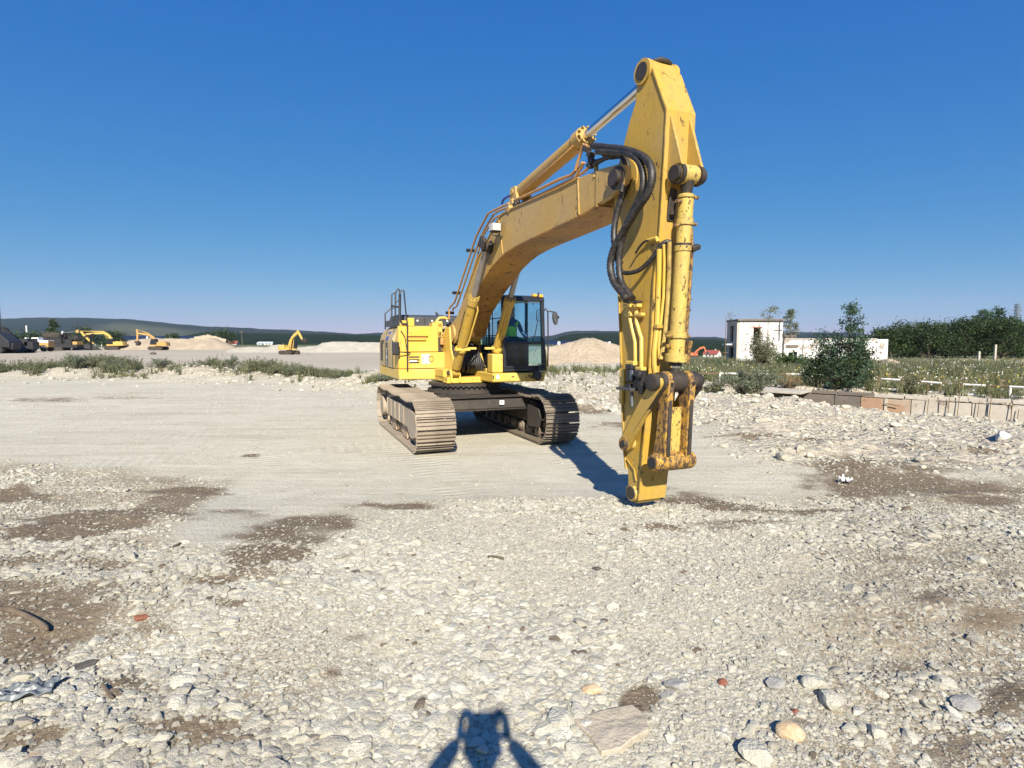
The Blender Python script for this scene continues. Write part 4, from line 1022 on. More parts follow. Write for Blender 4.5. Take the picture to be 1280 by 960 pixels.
MB().tube([UY(u, v, -.26) for u, v in ((722, 213), (724, 204), (727, 196), (731, 184), (734, 181), (738, 183))], .02, 8).build('oil_pipe', M['pipe'], boom)

# --- hoses from the boom to the arm
def hose(pix, ys, r, parent, name='arm_hose', ribs=True, sub=9):
    n = len(pix); P = [UY(u, v, ys[0] + (ys[1] - ys[0]) * i / (n - 1)) for i, (u, v) in enumerate(pix)]
    S = spline(P, sub); 
    if ribs:      # spiral guard: fine alternating radius
        D = []; acc = 0
        for i in range(len(S) - 1):
            k = max(1, int((S[i + 1] - S[i]).length / .019))
            for j in range(k): D.append(S[i].lerp(S[i + 1], j / k))
        S = D; rr = [r * (1.02 if (i % 2) else .86) for i in range(len(S))]
    else: rr = [r] * len(S)
    mb = MB(); mb.tube(S, rr, 12); return mb.build(name, M['hose'], parent, smooth=70)
hose([(744, 182), (762, 184), (778, 185.5), (797, 190), (812, 198), (819.3, 211), (819.6, 227), (813.5, 244), (802.5, 260), (792, 277), (779, 298), (771, 315), (768, 333), (772.5, 352), (784, 367), (789.5, 374)], (-.30, -.42), .046, boom)
hose([(750, 189), (775, 190.5), (791, 192), (803, 201), (808.5, 216), (808.8, 233.4), (804, 247.5), (794.5, 267), (784, 293), (778.5, 322), (780.5, 350), (790, 366), (796, 374)], (-.33, -.36), .042, boom)
hose([(765, 196), (779, 195), (786.5, 203), (787.5, 225.6), (780, 247.5), (774, 269), (771, 292), (774, 318), (780, 330)], (-.16, -.34), .040, boom)
hose([(756, 193), (772, 192), (782.5, 199), (784.5, 215), (780.5, 240)], (-.18, -.30), .03, boom, ribs=False)

# --- arm (dipper)
stick_poly = [(6.20, 5.11), (6.22, 5.30)] + [(6.35 + .145 * math.cos(a), 5.425 + .145 * math.sin(a)) for a in [R(q) for q in (175, 150, 120, 90, 60, 30)]] + \
    [(6.52, 5.38), (6.775, 4.82), (6.755, 4.34), (6.69, 3.33), (6.61, 2.86), (6.585, 2.26), (6.555, 1.76), (6.51, 1.14), (6.46, .72), (6.44, .44), (6.405, .16), (6.39, .06), (6.34, .0), (6.22, -.005),
     (6.15, .12), (6.14, .40), (6.085, .65), (6.045, 1.10), (6.005, 1.74), (5.965, 2.27), (5.92, 2.8), (5.83, 3.55), (5.78, 3.95), (5.80, 4.20), (5.88, 4.45), (5.97, 4.66), (6.09, 4.92)]
def tapered(poly, wid):
    n = len(poly); a = sum(poly[i][0] * poly[(i + 1) % n][1] - poly[(i + 1) % n][0] * poly[i][1] for i in range(n))
    if a < 0: poly = poly[::-1]
    vs = [(x, -wid(z), z) for x, z in poly] + [(x, wid(z), z) for x, z in poly]
    fs = [list(range(n)), list(range(2 * n - 1, n - 1, -1))] + [(i, i + n, (i + 1) % n + n, (i + 1) % n) for i in range(n)]
    return MB().add(vs, fs)
wid = lambda z: .185 + .022 * min(1, max(0, (z - .5) / 4))
stick = tapered(stick_poly, wid).build('arm', M['yellow_stick'], EX, .010)
# proud side flange lines + front plate
mb = MB()
front = [(6.52, 5.38), (6.775, 4.82), (6.755, 4.34), (6.69, 3.33), (6.61, 2.86), (6.585, 2.26), (6.555, 1.76), (6.51, 1.14), (6.46, .72), (6.44, .44), (6.405, .16), (6.39, .06)]
strip(mb, front, -.222, .222, -.016); mb.build('front_plate', M['yellow_stick'], stick, 0, smooth=25)
mb = MB(); strip(mb, [(5.78, 3.95), (5.83, 3.55), (5.92, 2.8), (5.965, 2.27), (6.005, 1.74), (6.045, 1.10), (6.085, .65), (6.13, .42)], -.215, .215, .016); mb.build('rear_plate', M['yellow_stick'], stick, 0, smooth=25)
mb = MB().turned((6.35, -.235, 5.425), (6.35, .235, 5.425), [(0, .15), (.12, .15), (.12, .12), (.88, .12), (.88, .15), (1, .15)], 28); mb.build('pin_boss', M['yellow_stick'], stick)
mb = MB().cyl((6.35, -.245, 5.425), (6.35, .245, 5.425), .105, 24); mb.build('pin', M['greasy'], stick)
mb = MB().tube([(6.43, -.12, 5.54), (6.46, -.04, 5.55), (6.47, .06, 5.545), (6.46, .13, 5.53)], [.02, .035, .03, .02], 8); mb.build('grease_fitting', M['greasy'], stick)
mb = MB().turned((6.04, -.225, 4.21), (6.04, -.20, 4.21), [(0, .24), (1, .24)], 32); mb.build('pivot_boss', M['yellow_stick'], stick, .006)
mb = MB()      # triangular brackets carrying the bucket cylinder
for s in (-1, 1):
    mb.prism([(6.77, 4.80), (6.80, 4.74), (6.98, 4.20)] + [(6.92 + .11 * math.cos(R(q)), 4.06 + .11 * math.sin(R(q))) for q in (20, -10, -40, -80, -120, -160)] + [(6.74, 3.80), (6.74, 4.4)], s * .165, s * .125)
mb.build('cylinder_bracket', M['yellow_stick'], stick, .006)
for s in (-1, 1): MB().turned((6.92, s * .115, 4.06), (6.92, s * .215, 4.06), [(0, .12), (.5, .12), (.5, .09), (1, .09)], 22).build('pin_boss', M['greasy'], stick)
MB().prism([(6.745, 3.95), (6.79, 3.90), (6.735, 3.55), (6.715, 3.60)], -.13, -.02).build('wear_plate', M['greasy'], stick, .01)
# raised strips and pipes on the front face
def on_front(pix, r, x_off, mat_='yellow', name='oil_pipe', parent=stick):
    P = []
    for u, v in pix:
        z = UX(u, v, 6.65).z; xf = np.interp(z, [p[1] for p in front][::-1], [p[0] for p in front][::-1]); P.append(UX(u, v, xf + x_off))
    mb = MB(); mb.tube(P, r, 8); return mb.build(name, M[mat_], parent)
on_front([(824.5, 311), (824, 345), (821.5, 407), (818, 440), (818, 455), (820, 470)], .030, .05)
on_front([(830, 305), (830.5, 330), (829.5, 370), (826, 405), (823.5, 435), (824, 450)], .018, .06)
on_front([(837, 302), (836.5, 340), (834.5, 380), (831, 420), (828, 440), (826, 449)], .026, .10, 'yellow_worn')
for u, v in ((823.2, 408), (824.5, 312)): 
    q = UX(u, v, 6.66); MB().box(q, (.07, .09, .05)).build('pipe_clamp', M['yellow_stick'], stick, .008)
hose([(776, 339), (785, 341), (800, 337), (815, 323), (826, 307), (833, 302), (838, 302.5)], (-.40, -.10), .028, stick, 'cross_hose', False)
hose([(795, 316), (800, 308), (806, 302), (812, 300)], (-.26, -.24), .014, stick, 'cross_hose', False)
MB().tube([UY(810, 300, -.23), UY(816, 298.5, -.23), UY(821, 297, -.23), UY(823, 302, -.23)], .022, 8).build('pipe_elbow', M['yellow'], stick)
# pipes and coupling block on the right cheek
cp = [(788.5, 377.5, 'black'), (796.5, 378, 'black')]
mb = MB(); mb.box(UY(787, 376.5, -.27), (.15, .10, .05), (0, .1, 0)).box(UY(797.5, 377, -.27), (.08, .08, .04), (0, .1, 0)); mb.build('hose_flange', M['greasy'], stick, .01)
mb = MB(); mb.box(UY(787, 382, -.26), (.15, .10, .05)).box(UY(797.3, 381.5, -.26), (.09, .08, .05)).box(UY(787, 393, -.25), (.13, .07, .05)).box(UY(800, 393, -.25), (.14, .07, .04)); mb.build('pipe_bracket', M['yellow'], stick, .008)
mb = MB(); mb.prism([tuple(UY(u, v, 0).xz) for u, v in ((806.5, 377.5), (812, 387), (809, 396), (799, 395.5), (798, 391))], -.255, -.20); mb.build('pipe_gusset', M['yellow'], stick, .004)
pipes('oil_pipe', [(787.5, 384), (787.5, 398), (790.5, 412), (794, 427), (794.5, 452)], -.25, .024, 'yellow', stick)
pipes('oil_pipe', [(795.5, 384), (796, 403), (800, 417), (802, 422), (802, 461)], -.25, .026, 'yellow', stick)
mb = MB(); mb.box(UY(791, 454, -.26), (.16, .10, .06)).box(UY(801.5, 461, -.26), (.12, .09, .05)); mb.build('pipe_flange', M['yellow'], stick, .01)
mb = MB(); mb.box(UY(790, 458.5, -.28), (.13, .12, .07)).box(UY(791, 470, -.29), (.13, .12, .16)).box(UY(800, 474, -.27), (.14, .12, .24)).box(UY(788, 484, -.30), (.10, .10, .08)).cyl(UY(794, 466, -.36), UY(802, 470, -.36), .04, 12).cyl(UY(803, 478, -.34), UY(803, 492, -.3), .05, 12)
vb = mb.build('valve_block', M['black_steel'], stick, .015)
MB().box(UY(789.5, 469, -.355), (.055, .02, .13)).build('valve_cap', M['galv'], vb, .01)
MB().box(UY(788, 486, -.30), (.30, .22, .035)).build('valve_tray', M['grey_plastic'], vb, .004)
MB().cyl(UY(790, 490, -.30), UY(790.5, 508, -.30), .022, 10, .018).build('drain_plug', M['galv'], vb)
MB().box(UY(780, 473, -.23), (.05, .04, .25)).bb(6.0, 6.06, -.24, -.20, 1.28, 1.75).build('tray_bracket', M['yellow'], stick, .006)
# lower end: tip boss with pin bore, idler-link boss
MB().turned((6.265, -.235, .125), (6.265, .235, .125), [(0, .100), (.03, .106), (.97, .106), (1, .100)], 28).build('tip_boss', M['yellow_worn'], stick)
for s in (-1, 1): MB().turned((6.265, s * .20, .13), (6.265, s * .240, .13), [(0, .088), (.8, .088), (1, .085)], 24).build('pin_bore', M['greasy'], stick)
MB().turned((6.22, -.27, .78), (6.22, .27, .78), [(0, .085), (.9, .085), (1, .085)], 24).build('link_boss', M['yellow_worn'], stick)
MB().tube([(6.33, -.20, .30), (6.29, -.20, .44), (6.13, -.20, .55)], .010, 6).build('weld_seam', M['yellow_stick'], stick)

# --- cylinders
def cylinder(name, p0, p1, pg, rb, rr, parent, mb_='yellow', rod='rod_dull', label=None, eye=.09, neck=1.18):
    p0, p1 = Vector(p0), Vector(p1); d = (p1 - p0).normalized(); Lb = (Vector(pg) - p0).length; g = p0 + d * Lb
    body = MB().turned(p0 + d * .10, g, [(0, rb * .7), (.02, rb), (.90, rb), (.90, rb * neck), (.985, rb * neck), (.985, rb * .92), (1, rb * .9)], 24)
    body.turned(p0 + Vector((0, -.075, 0)), p0 + Vector((0, .075, 0)), [(0, eye), (1, eye)], 20)
    body.cyl(p0 + d * .03, p0 + d * .12, rb * .6, 16)
    o = body.build(name, M[mb_], parent, .004)
    if label: o['label'] = label
    r_ = MB().turned(g - d * .02, p1 - d * eye * .8, [(0, rr), (1, rr)], 20); ro = r_.build('rod', M[rod], o)
    MB().turned(p1 + Vector((0, -.07, 0)), p1 + Vector((0, .07, 0)), [(0, eye), (1, eye)], 20).build('rod_eye', M['greasy'], o)
    mb = MB(); a = d.orthogonal().normalized(); b = d.cross(a)
    for k in range(10):
        q = g + (a * math.cos(k * .628) + b * math.sin(k * .628)) * rb * 1.0; mb.cyl(q - d * .05, q + d * .03, .016, 6)
    mb.build('gland_bolts', M['yellow_worn'], o)['kind'] = 'stuff'
    return o
bc = []
for s in (-1, 1):
    o = cylinder('boom_cylinder', (.48, s * .42, 1.43), (2.08, s * .37, 3.92), (1.41, s * .39, 3.07), .098, .054, EX, 'yellow_stick'); bc.append(o)
    p0 = Vector((.48, s * .42, 1.43)); d = (Vector((2.08, s * .37, 3.92)) - p0).normalized(); q = p0 + d * .62
    MB().turned(q - d * .03, q + d * .03, [(0, .125), (1, .125)], 20).bb(q.x + .02, q.x + .12, q.y - .05 if s > 0 else q.y - .16, q.y + .16 if s < 0 else q.y + .05, q.z - .03, q.z + .03).box(q + Vector((.06, -s * .2, .02)), (.06, .22, .05)).build('pipe_collar', M['yellow'], o, .006)
    MB().tube([q + Vector((.12, -s * .07, .05)), q + Vector((.16, -s * .10, .12)) + d * .1, q + Vector((.13, -s * .10, 0)) + d * .95, q + Vector((.06, -s * .07, 0)) + d * 1.10], .017, 8).build('oil_pipe', M['yellow'], o)
ac = cylinder('arm_cylinder', (2.70, 0, 4.83), (6.35, 0, 5.425), (4.83, 0, 5.19), .125, .066, EX, 'yellow_boom', 'chrome', eye=.12)
d = (Vector((6.35, 0, 5.425)) - Vector((2.70, 0, 4.83))).normalized()
MB().tube([Vector((2.95, -.10, 4.76)), Vector((3.1, -.16, 4.74)), Vector((4.55, -.16, 4.98)), Vector((4.68, -.11, 5.06))], .018, 8).build('oil_pipe', M['pipe'], ac)
MB().prism([(2.52, 4.44), (2.95, 4.44), (2.80, 4.92), (2.62, 4.92)], -.15, -.09).prism([(2.52, 4.44), (2.95, 4.44), (2.80, 4.92), (2.62, 4.92)], .09, .15).cyl((2.70, -.17, 4.83), (2.70, .17, 4.83), .06, 16).build('cylinder_bracket', M['yellow_boom'], boom, .008)

b0, b1 = Vector((6.92, 0, 4.06)), Vector((6.77, 0, 1.62)); d = (b1 - b0).normalized()
bk = MB().turned(b0 + d * .05, b0 + d * 2.20, [(0, .055), (.075, .058), (.085, .10), (.10, .10), (.10, .088), (.21, .088), (.21, .10), (.245, .10), (.245, .085), (.355, .085), (.355, .098), (.385, .098), (.385, .088), (.83, .088), (.83, .115), (.865, .115), (.865, .096), (.955, .100), (.955, .13), (1, .13)], 28)
bk.turned(b0 + Vector((0, -.11, 0)), b0 + Vector((0, .11, 0)), [(0, .10), (.1, .115), (.9, .115), (1, .10)], 22)
bko = bk.build('bucket_cylinder', M['yellow_worn'], EX, .005)
MB().turned(b0 + d * .03, b0 + d * .22, [(0, .10), (.6, .07), (1, .062)], 20).build('cylinder_neck', M['greasy'], bko)
MB().turned(b0 + d * .785, b0 + d * .85, [(0, .094), (1, .094)], 24).build('clamp_band', M['greasy'], bko)
MB().turned(b0 + d * 2.20, b1, [(0, .075), (.2, .075), (.2, .055), (.6, .055), (.6, .08), (1, .09)], 20).build('rod', M['greasy'], bko)
MB().turned(b0 + d * 2.245, b0 + d * 2.275, [(0, .060), (1, .060)], 20).build('rod', M['chrome'], bko)
mb = MB()
for f_, yy in ((.10, .13), (.13, -.12), (.24, .13), (.255, -.13), (.365, .15), (.375, .14), (.64, .12), (.70, .12), (.845, .14), (.845, -.14), (.90, -.13)):
    q = b0 + d * (2.2 * f_ + .03); mb.cyl(q + Vector((.02, yy - .045, 0)), q + Vector((.02, yy + .03, 0)), .022, 8)
mb.build('clamp_bolts', M['yellow_rusty'], bko)['kind'] = 'stuff'
MB().tube([b0 + d * .6 + Vector((.0, .11, 0)), b0 + d * .9 + Vector((.02, .125, 0)), b0 + d * 1.9 + Vector((.02, .125, 0)), b0 + d * 2.02 + Vector((0, .10, 0))], .02, 8).build('oil_pipe', M['yellow_rusty'], bko)
MB().box(b0 + d * 2.08 + Vector((.06, .13, 0)), (.06, .05, .28), (0, .2, 0)).build('pipe_bracket', M['yellow_rusty'], bko, .008)
MB().box(b0 + d * .83 + Vector((.03, .15, 0)), (.10, .12, .07), (.3, .2, 0)).build('pipe_union', M['greasy'], bko, .02)

# --- bucket linkage
pin = b1
lk = MB()
for s in (-1, 1):
    yy = s * .165
    a0, a1 = pin + Vector((.03, yy, 0)), Vector((6.86, s * .185, .63))
    lk.prism([(6.68, 1.60), (6.71, 1.72), (6.80, 1.755), (6.88, 1.72), (6.92, 1.60), (6.89, 1.30), (6.875, .95), (6.87, .66), (6.83, .55), (6.76, .515), (6.68, .545), (6.645, .66), (6.69, .95), (6.73, 1.30)], yy - .045, yy + .045)
lk.turned((6.76, -.31, .63), (6.76, .31, .63), [(0, .10), (.08, .115), (.92, .115), (1, .10)], 26)
link = lk.build('bucket_link', M['yellow_rusty'], EX, .014)
MB().prism([(6.76, 1.26), (6.79, 1.31), (6.76, .74), (6.70, .74)], -.118, .118).build('link_web', M['yellow_worn'], link, .006)
for s in (-1, 1): MB().prism([(6.885, 1.45), (6.908, 1.38), (6.888, .72), (6.865, .72)], s * .165 - .026, s * .165 + .022).build('link_rib', M['greasy'], link, .005)
for s in (-1, 1): MB().turned((6.76, s * .27, .63), (6.76, s * .318, .63), [(0, .078), (1, .072)], 22).build('pin_bore', M['black_steel'], link)
MB().turned(pin + Vector((.01, -.385, 0)), pin + Vector((.01, .385, 0)), [(0, .085), (.02, .108), (.16, .108), (.16, .12), (.30, .12), (.30, .10), (.34, .10), (.34, .13), (.62, .13), (.62, .10), (.68, .10), (.68, .125), (.90, .122), (.90, .11), (1, .09)], 26).build('cross_pin', M['greasy'], link)
for s in (-1, 1): MB().cyl((6.90, s * .165, 1.60), (6.93, s * .165, 1.60), .024, 12).build('bolt_hole', M['black_steel'], link)
for s in (-1, 1):
    il = MB(); a0, a1 = Vector((6.80, 0, 1.62)), Vector((6.22, 0, .78)); dd = (a1 - a0).normalized(); nn = Vector((-dd.z, 0, dd.x))
    P = []
    for c_, rr_, q0, q1 in ((a0, .092, -90, 90), (a1, .10, 90, 270)):
        for q in np.linspace(q0, q1, 9):
            P.append(c_ - dd * rr_ * math.cos(R(q)) + nn * rr_ * math.sin(R(q)))
    il.prism([(p_.x, p_.z) for p_ in P], s * .262, s * .318)
    o = il.build('idler_link', M['yellow_stick'], EX, .010)
    MB().prism([(6.80 - .02 + .10, 1.52), (6.80 + .125, 1.56), (6.42, .98), (6.40, .96)], s * .255, s * .322).build('grease_edge', M['greasy'], o, .004)
    MB().turned((6.22, s * .31, .78), (6.22, s * .345, .78), [(0, .075), (.5, .075), (.5, .05), (1, .045)], 20).build('pin', M['greasy'], o)
    mb = MB(); mb.turned((6.22, s * .318, .78), (6.22, s * .335, .78), [(0, .095), (1, .088)], 20); mb.build('pin_collar', M['yellow_rusty'], o)

for o in [boom, stick, ac, bko, link] + bc + [c for c in EX.children if c.name.startswith('idler_link')]: carry_tree(o, .87 if o.name.split('.')[0] in ('arm', 'bucket_cylinder', 'bucket_link', 'idler_link') else 1.0)
set_frame(YAW)

# --- hose bundle between the boom feet
mb = MB(); rr = random.Random(4)
for k in range(11):
    y0 = -.22 + k * .042; z0 = 2.02 + rr.random() * .15
    mb.tube(spline([(.02, y0 * .6, z0), (.24, y0 * .9, z0 - .10), (.42, y0 * 1.1, 1.72), (.40, y0 + rr.gauss(0, .02), 1.50), (.15, y0, 1.38)], 6), .024, 8)
mb.build('hose_bundle', M['rubber'], EX)
mb = MB()
for k in range(6):
    yy = -.18 + k * .075; mb.tube([(.10, yy, 1.95), (.22, yy, 1.88), (.26, yy, 1.78)], .02, 8)
mb.build('pipe_stubs', M['yellow'], EX)
mb = MB()
for yy in (-.25, -.02, .08, .22): mb.bb(.56, .60, yy - .02, yy + .02, 1.235, 1.32)
mb.bb(.1, .3, .22, .32, 1.3, 1.6); mb.build('frame_lugs', M['yellow'], EX, .004)
mb = MB(); mb.bb(-.30, -.02, -.32, .32, 1.34, 2.05); mb.build('swing_motor_cover', M['greasy'], EX, .03)
mb = MB()
for k in range(5): mb.tube(spline([(.30, .20 + k * .018, 1.30), (.42, .24 + k * .02, 1.55), (.30, .22, 1.85), (.05, .18, 2.0)], 5), .013, 6)
mb.build('hose_bundle', M['rubber'], EX)

# --- cab
X0, X1, Y0, Y1, Z0, Z1 = -.50, 1.32, .43, 1.42, 1.48, 3.12
cb = MB()
cb.bb(X0, X1 - .01, Y0, Y1, Z0, Z0 + .07)                               # sill
def pillar(mb, x0, x1, y0, y1, z0=Z0 + .07, z1=Z1 - .08, lean=0):
    mb.add([(x0, y0, z0), (x1, y0, z0), (x1, y1, z0), (x0, y1, z0), (x0 + lean, y0, z1), (x1 + lean, y0, z1), (x1 + lean, y1, z1), (x0 + lean, y1, z1)],
           [(0, 3, 2, 1), (4, 5, 6, 7), (0, 1, 5, 4), (1, 2, 6, 5), (2, 3, 7, 6), (3, 0, 4, 7)])
pillar(cb, X1 - .09, X1, Y1 - .075, Y1, lean=-.10); pillar(cb, X1 - .09, X1, Y0, Y0 + .06, lean=-.10)
pillar(cb, X0, X0 + .10, Y1 - .07, Y1); pillar(cb, X0, X0 + .10, Y0, Y0 + .07)
pillar(cb, .28, .38, Y1 - .05, Y1); pillar(cb, .35, .40, Y0, Y0 + .04)
cb.bb(X0 + .10, .33, Y1 - .04, Y1 - .012, Z0 + .07, 2.02)               # rear lower door skin
cb.bb(X0 + .1, X1 - .14, Y1 - .04, Y1 - .01, 2.05, 2.10)                  # door waist rail
cb.bb(X0, X0 + .03, Y0 + .07, Y1 - .07, Z0 + .07, 2.05)                   # rear wall below the window
cb.bb(X0 + .1, X1 - .12, Y0 + .002, Y0 + .03, Z0 + .07, 1.86)             # right lower wall
cb.bb(X1 - .045, X1 - .015, Y0 + .06, Y1 - .075, 2.075, 2.115)            # bar between the two front panes
cb.bb(X1 - .04, X1 + .0, Y0 + .06, Y1 - .075, Z0 + .07, Z0 + .12)
cab = cb.build('cab', M['cab_black'], EX, .018)
rf = MB(); rf.prism([(X0 - .01, Z1 - .08), (X0 - .01, Z1 - .02), (X0 + .06, Z1), (X1 - .28, Z1), (X1 - .13, Z1 - .03), (X1 - .08, Z1 - .12), (X1 - .105, Z1 - .15), (X1 - .16, Z1 - .09)], Y0 - .005, Y1 + .005)
rf.build('cab_roof', M['cab_black'], cab, .03, seg=3)
MB().bb(X1 - .115, X1 - .095, Y0 + .08, Y1 - .10, Z1 - .17, Z1 - .155).build('roof_trim', M['grey_plastic'], cab)
MB().add([(X1 - .03, Y0 + .06, 2.11), (X1 - .03, Y1 - .075, 2.11), (X1 - .115, Y1 - .075, Z1 - .15), (X1 - .115, Y0 + .06, Z1 - .15),
          (X1 - .036, Y0 + .06, 2.11), (X1 - .036, Y1 - .075, 2.11), (X1 - .121, Y1 - .075, Z1 - .15), (X1 - .121, Y0 + .06, Z1 - .15)],
         [(0, 1, 2, 3), (7, 6, 5, 4), (0, 4, 5, 1), (1, 5, 6, 2), (2, 6, 7, 3), (3, 7, 4, 0)]).build('windscreen_pane', M['glass'], cab, smooth=0)
MB().bb(X1 - .026, X1 - .020, Y0 + .06, Y1 - .075, Z0 + .12, 2.076).build('windscreen_pane', M['glass'], cab, smooth=0)
for a, b, z0, z1 in ((X0 + .10, .28, 2.10, Z1 - .08), (.38, X1 - .11, 2.10, Z1 - .08), (.38, X1 - .10, Z0 + .12, 2.05)):
    MB().bb(a, b, Y1 - .030, Y1 - .024, z0, z1).build('door_pane', M['glass'], cab, smooth=0)
for a, b in ((X0 + .10, .35), (.40, X1 - .13)):
    MB().bb(a, b, Y0 + .014, Y0 + .020, 1.86, Z1 - .08).build('side_pane', M['glass'], cab, smooth=0)
MB().bb(X0 + .010, X0 + .016, Y0 + .07, Y1 - .07, 2.05, Z1 - .08).build('rear_pane', M['glass'], cab, smooth=0)
# right window guard bars
mb = MB()
for zz in (2.25, 2.62): mb.tube([(X0 + .1, Y0 - .02, zz), (X1 - .15, Y0 - .02, zz)], .011, 6)
for xx in (-.1, .3, .7): mb.tube([(xx, Y0 - .02, 1.95), (xx, Y0 - .02, 2.95)], .011, 6)
mb.build('window_guard', M['black_steel'], cab)
st = MB(); st.bb(.05, .55, .80, 1.28, 1.90, 2.02).bb(-.05, .08, .80, 1.28, 2.0, 2.62).bb(-.04, .06, .90, 1.18, 2.64, 2.84).bb(.05, .5, .86, 1.22, 1.55, 1.90)
st.build('seat', M['seat'], cab, .035)
cs = MB(); cs.bb(.10, .55, .64, .76, 1.55, 2.12).bb(.10, .55, 1.30, 1.36, 1.55, 2.05).tube([(.52, .72, 2.12), (.54, .76, 2.22)], .02, 8).tube([(.52, 1.32, 2.05), (.54, 1.31, 2.20)], .02, 8).tube([(.86, .86, 1.55), (.84, .86, 2.0)], .012, 6).tube([(.86, .98, 1.55), (.84, .98, 2.0)], .012, 6)
cs.bb(.80, .95, .50, .58, 1.55, 2.25); cs.build('control_console', M['seat'], cab, .02)
MB().box((.98, .52, 2.36), (.04, .16, .20), (0, 0, .4)).build('monitor', M['grey_plastic'], cab, .01)
MB().tube([(X1 - .03, 1.12, 2.95), (X1 - .02, 1.12, 2.90)], .01, 6).tube([(X1 - .065, 1.30, 2.80), (X1 - .105, 1.24, 2.79), (X1 - .105, 1.24, 2.58), (X1 - .05, 1.30, 2.56)], .010, 6).build('grab_handle', M['black_steel'], cab)
# sun glare strip and beacon lamps at the roof corner
MB().bb(X1 - .22, X1 - .10, 1.16, 1.25, Z1 - .03, Z1 + .03).bb(X1 - .22, X1 - .10, 1.30, 1.40, Z1 - .04, Z1 + .02).build('corner_lamp', M['orange_lamp'], cab, .015)
MB().tube([(X1 - .09, 1.275, Z1 - .06), (X1 - .09, 1.275, Z1 + .06)], .02, 8).build('lamp_bracket', M['black_steel'], cab)
# platform below the cab
pf = MB(); loft(pf, [sec(-.6, [(.16, 1.25), (1.43, 1.25), (1.44, 1.455), (.16, 1.455)]), sec(1.22, [(.16, 1.25), (1.36, 1.25), (1.44, 1.32), (1.44, 1.455), (.16, 1.455)][0:1] + [(1.40, 1.25), (1.44, 1.455), (.16, 1.455)]), sec(1.36, [(.16, 1.265), (1.36, 1.265), (1.40, 1.45), (.16, 1.45)])])
plat = pf.build('cab_platform', M['yellow'], EX, .03, seg=3)
MB().bb(1.0, 1.31, .17, .42, 1.457, 1.86).build('cab_side_box', M['yellow'], EX, .03)
MB().bb(1.36, 1.372, .24, .30, 1.33, 1.42).build('sticker', M['white'], plat); MB().bb(1.36, 1.372, .16, .18, 1.34, 1.41).build('sticker', M['black_steel'], plat)
for yy in (.60, .63, .98, 1.05): MB().cyl((1.36, yy, 1.375), (1.375, yy, 1.375), .012, 8).build('rivet', M['black_steel'], plat)
# front lamp / horn at the lower corner of the cab
q = Vector((1.42, 1.16, 1.385)); MB().turned(q - Vector((.05, 0, 0)), q + Vector((.05, 0, 0)), [(0, .05), (.3, .095), (.8, .10), (1, .085)], 22).tube([q + Vector((0, .0, .08)), q + Vector((-.03, .06, .18)), q + Vector((-.05, .10, .22))], .025, 8).tube([q + Vector((.02, -.09, -.03)), q + Vector((.02, -.16, -.04)), q + Vector((.0, -.20, .03))], .012, 6).build('horn', M['black_steel'], EX)
MB().prism([(1.26, 1.46), (1.34, 1.46), (1.30, 1.80), (1.25, 1.96), (1.22, 1.80)], 1.425, 1.45).build('corner_bracket', M['yellow'], EX, .006)
# wiper
MB().tube([(X1 + .0, 1.10, 2.12), (X1 + .0, 1.16, 2.30), (X1 - .05, 1.28, 2.75)], .009, 6).build('wiper', M['black_steel'], cab)
# tall mirror stay and mirror on the left
ms = MB(); A_ = UX(682.5, 388, 1.25); P_ = [UX(u, v, 1.25) for u, v in ((684.6, 457), (685.2, 430), (684.8, 391), (684, 388.5))]
ms.tube(P_, .016, 8).tube([UX(680, 389, 1.2), UX(682, 385.5, 1.22), UX(684, 388.5, 1.25), UX(686, 388.8, 1.27), UX(694.5, 390.5, 1.3), UX(696.8, 394, 1.3)], .015, 8).tube([UX(684.6, 457, 1.25), UX(682, 458, 1.2)], .02, 8)
mst = ms.build('mirror_stay', M['black_steel'], EX)
c1 = UX(694, 398, 1.30); mb = MB(); n = 20
oval = [(math.cos(2 * math.pi * k / n), math.sin(2 * math.pi * k / n)) for k in range(n)]
vs = [(c1.x - .03, c1.y + .062 * a - .02 * b, c1.z + .145 * b) for a, b in oval] + [(c1.x + .03, c1.y + .055 * a - .02 * b, c1.z + .135 * b) for a, b in oval]
mb.add(vs, [list(range(n))[::-1], list(range(n, 2 * n))] + [(i, (i + 1) % n, (i + 1) % n + n, i + n) for i in range(n)])
mo = mb.build('mirror', M['grey_plastic'], mst, .012); MB().box(UX(697.2, 396.5, 1.33), (.06, .05, .06)).build('mirror_clamp', M['black_steel'], mst, .01)

# ------------------------------------------------------------------ people
def skin_mesh(name, chains, m, parent=None, sub=2, root=0):
    """chains: lists of (point, radius); equal points are welded"""
    V, RR, E_ = [], [], []
    def vid(p, r):
        for i, q in enumerate(V):
            if (Vector(q) - Vector(p)).length < 1e-4: return i
        V.append(tuple(p)); RR.append(r if isinstance(r, tuple) else (r, r)); return len(V) - 1
    for ch in chains:
        ids = [vid(p, r) for p, r in ch]; E_ += [(ids[i], ids[i + 1]) for i in range(len(ids) - 1)]
    me = bpy.data.meshes.new(name); me.from_pydata(V, E_, []); o = lnk(name, me, m, parent)
    sk = o.modifiers.new('skin', 'SKIN'); sk.use_smooth_shade = True
    for i, d_ in enumerate(me.skin_vertices[0].data):
        d_.radius = RR[i]; d_.use_root = (i == root)
    s_ = o.modifiers.new('sub', 'SUBSURF'); s_.levels = sub; s_.render_levels = sub
    return o
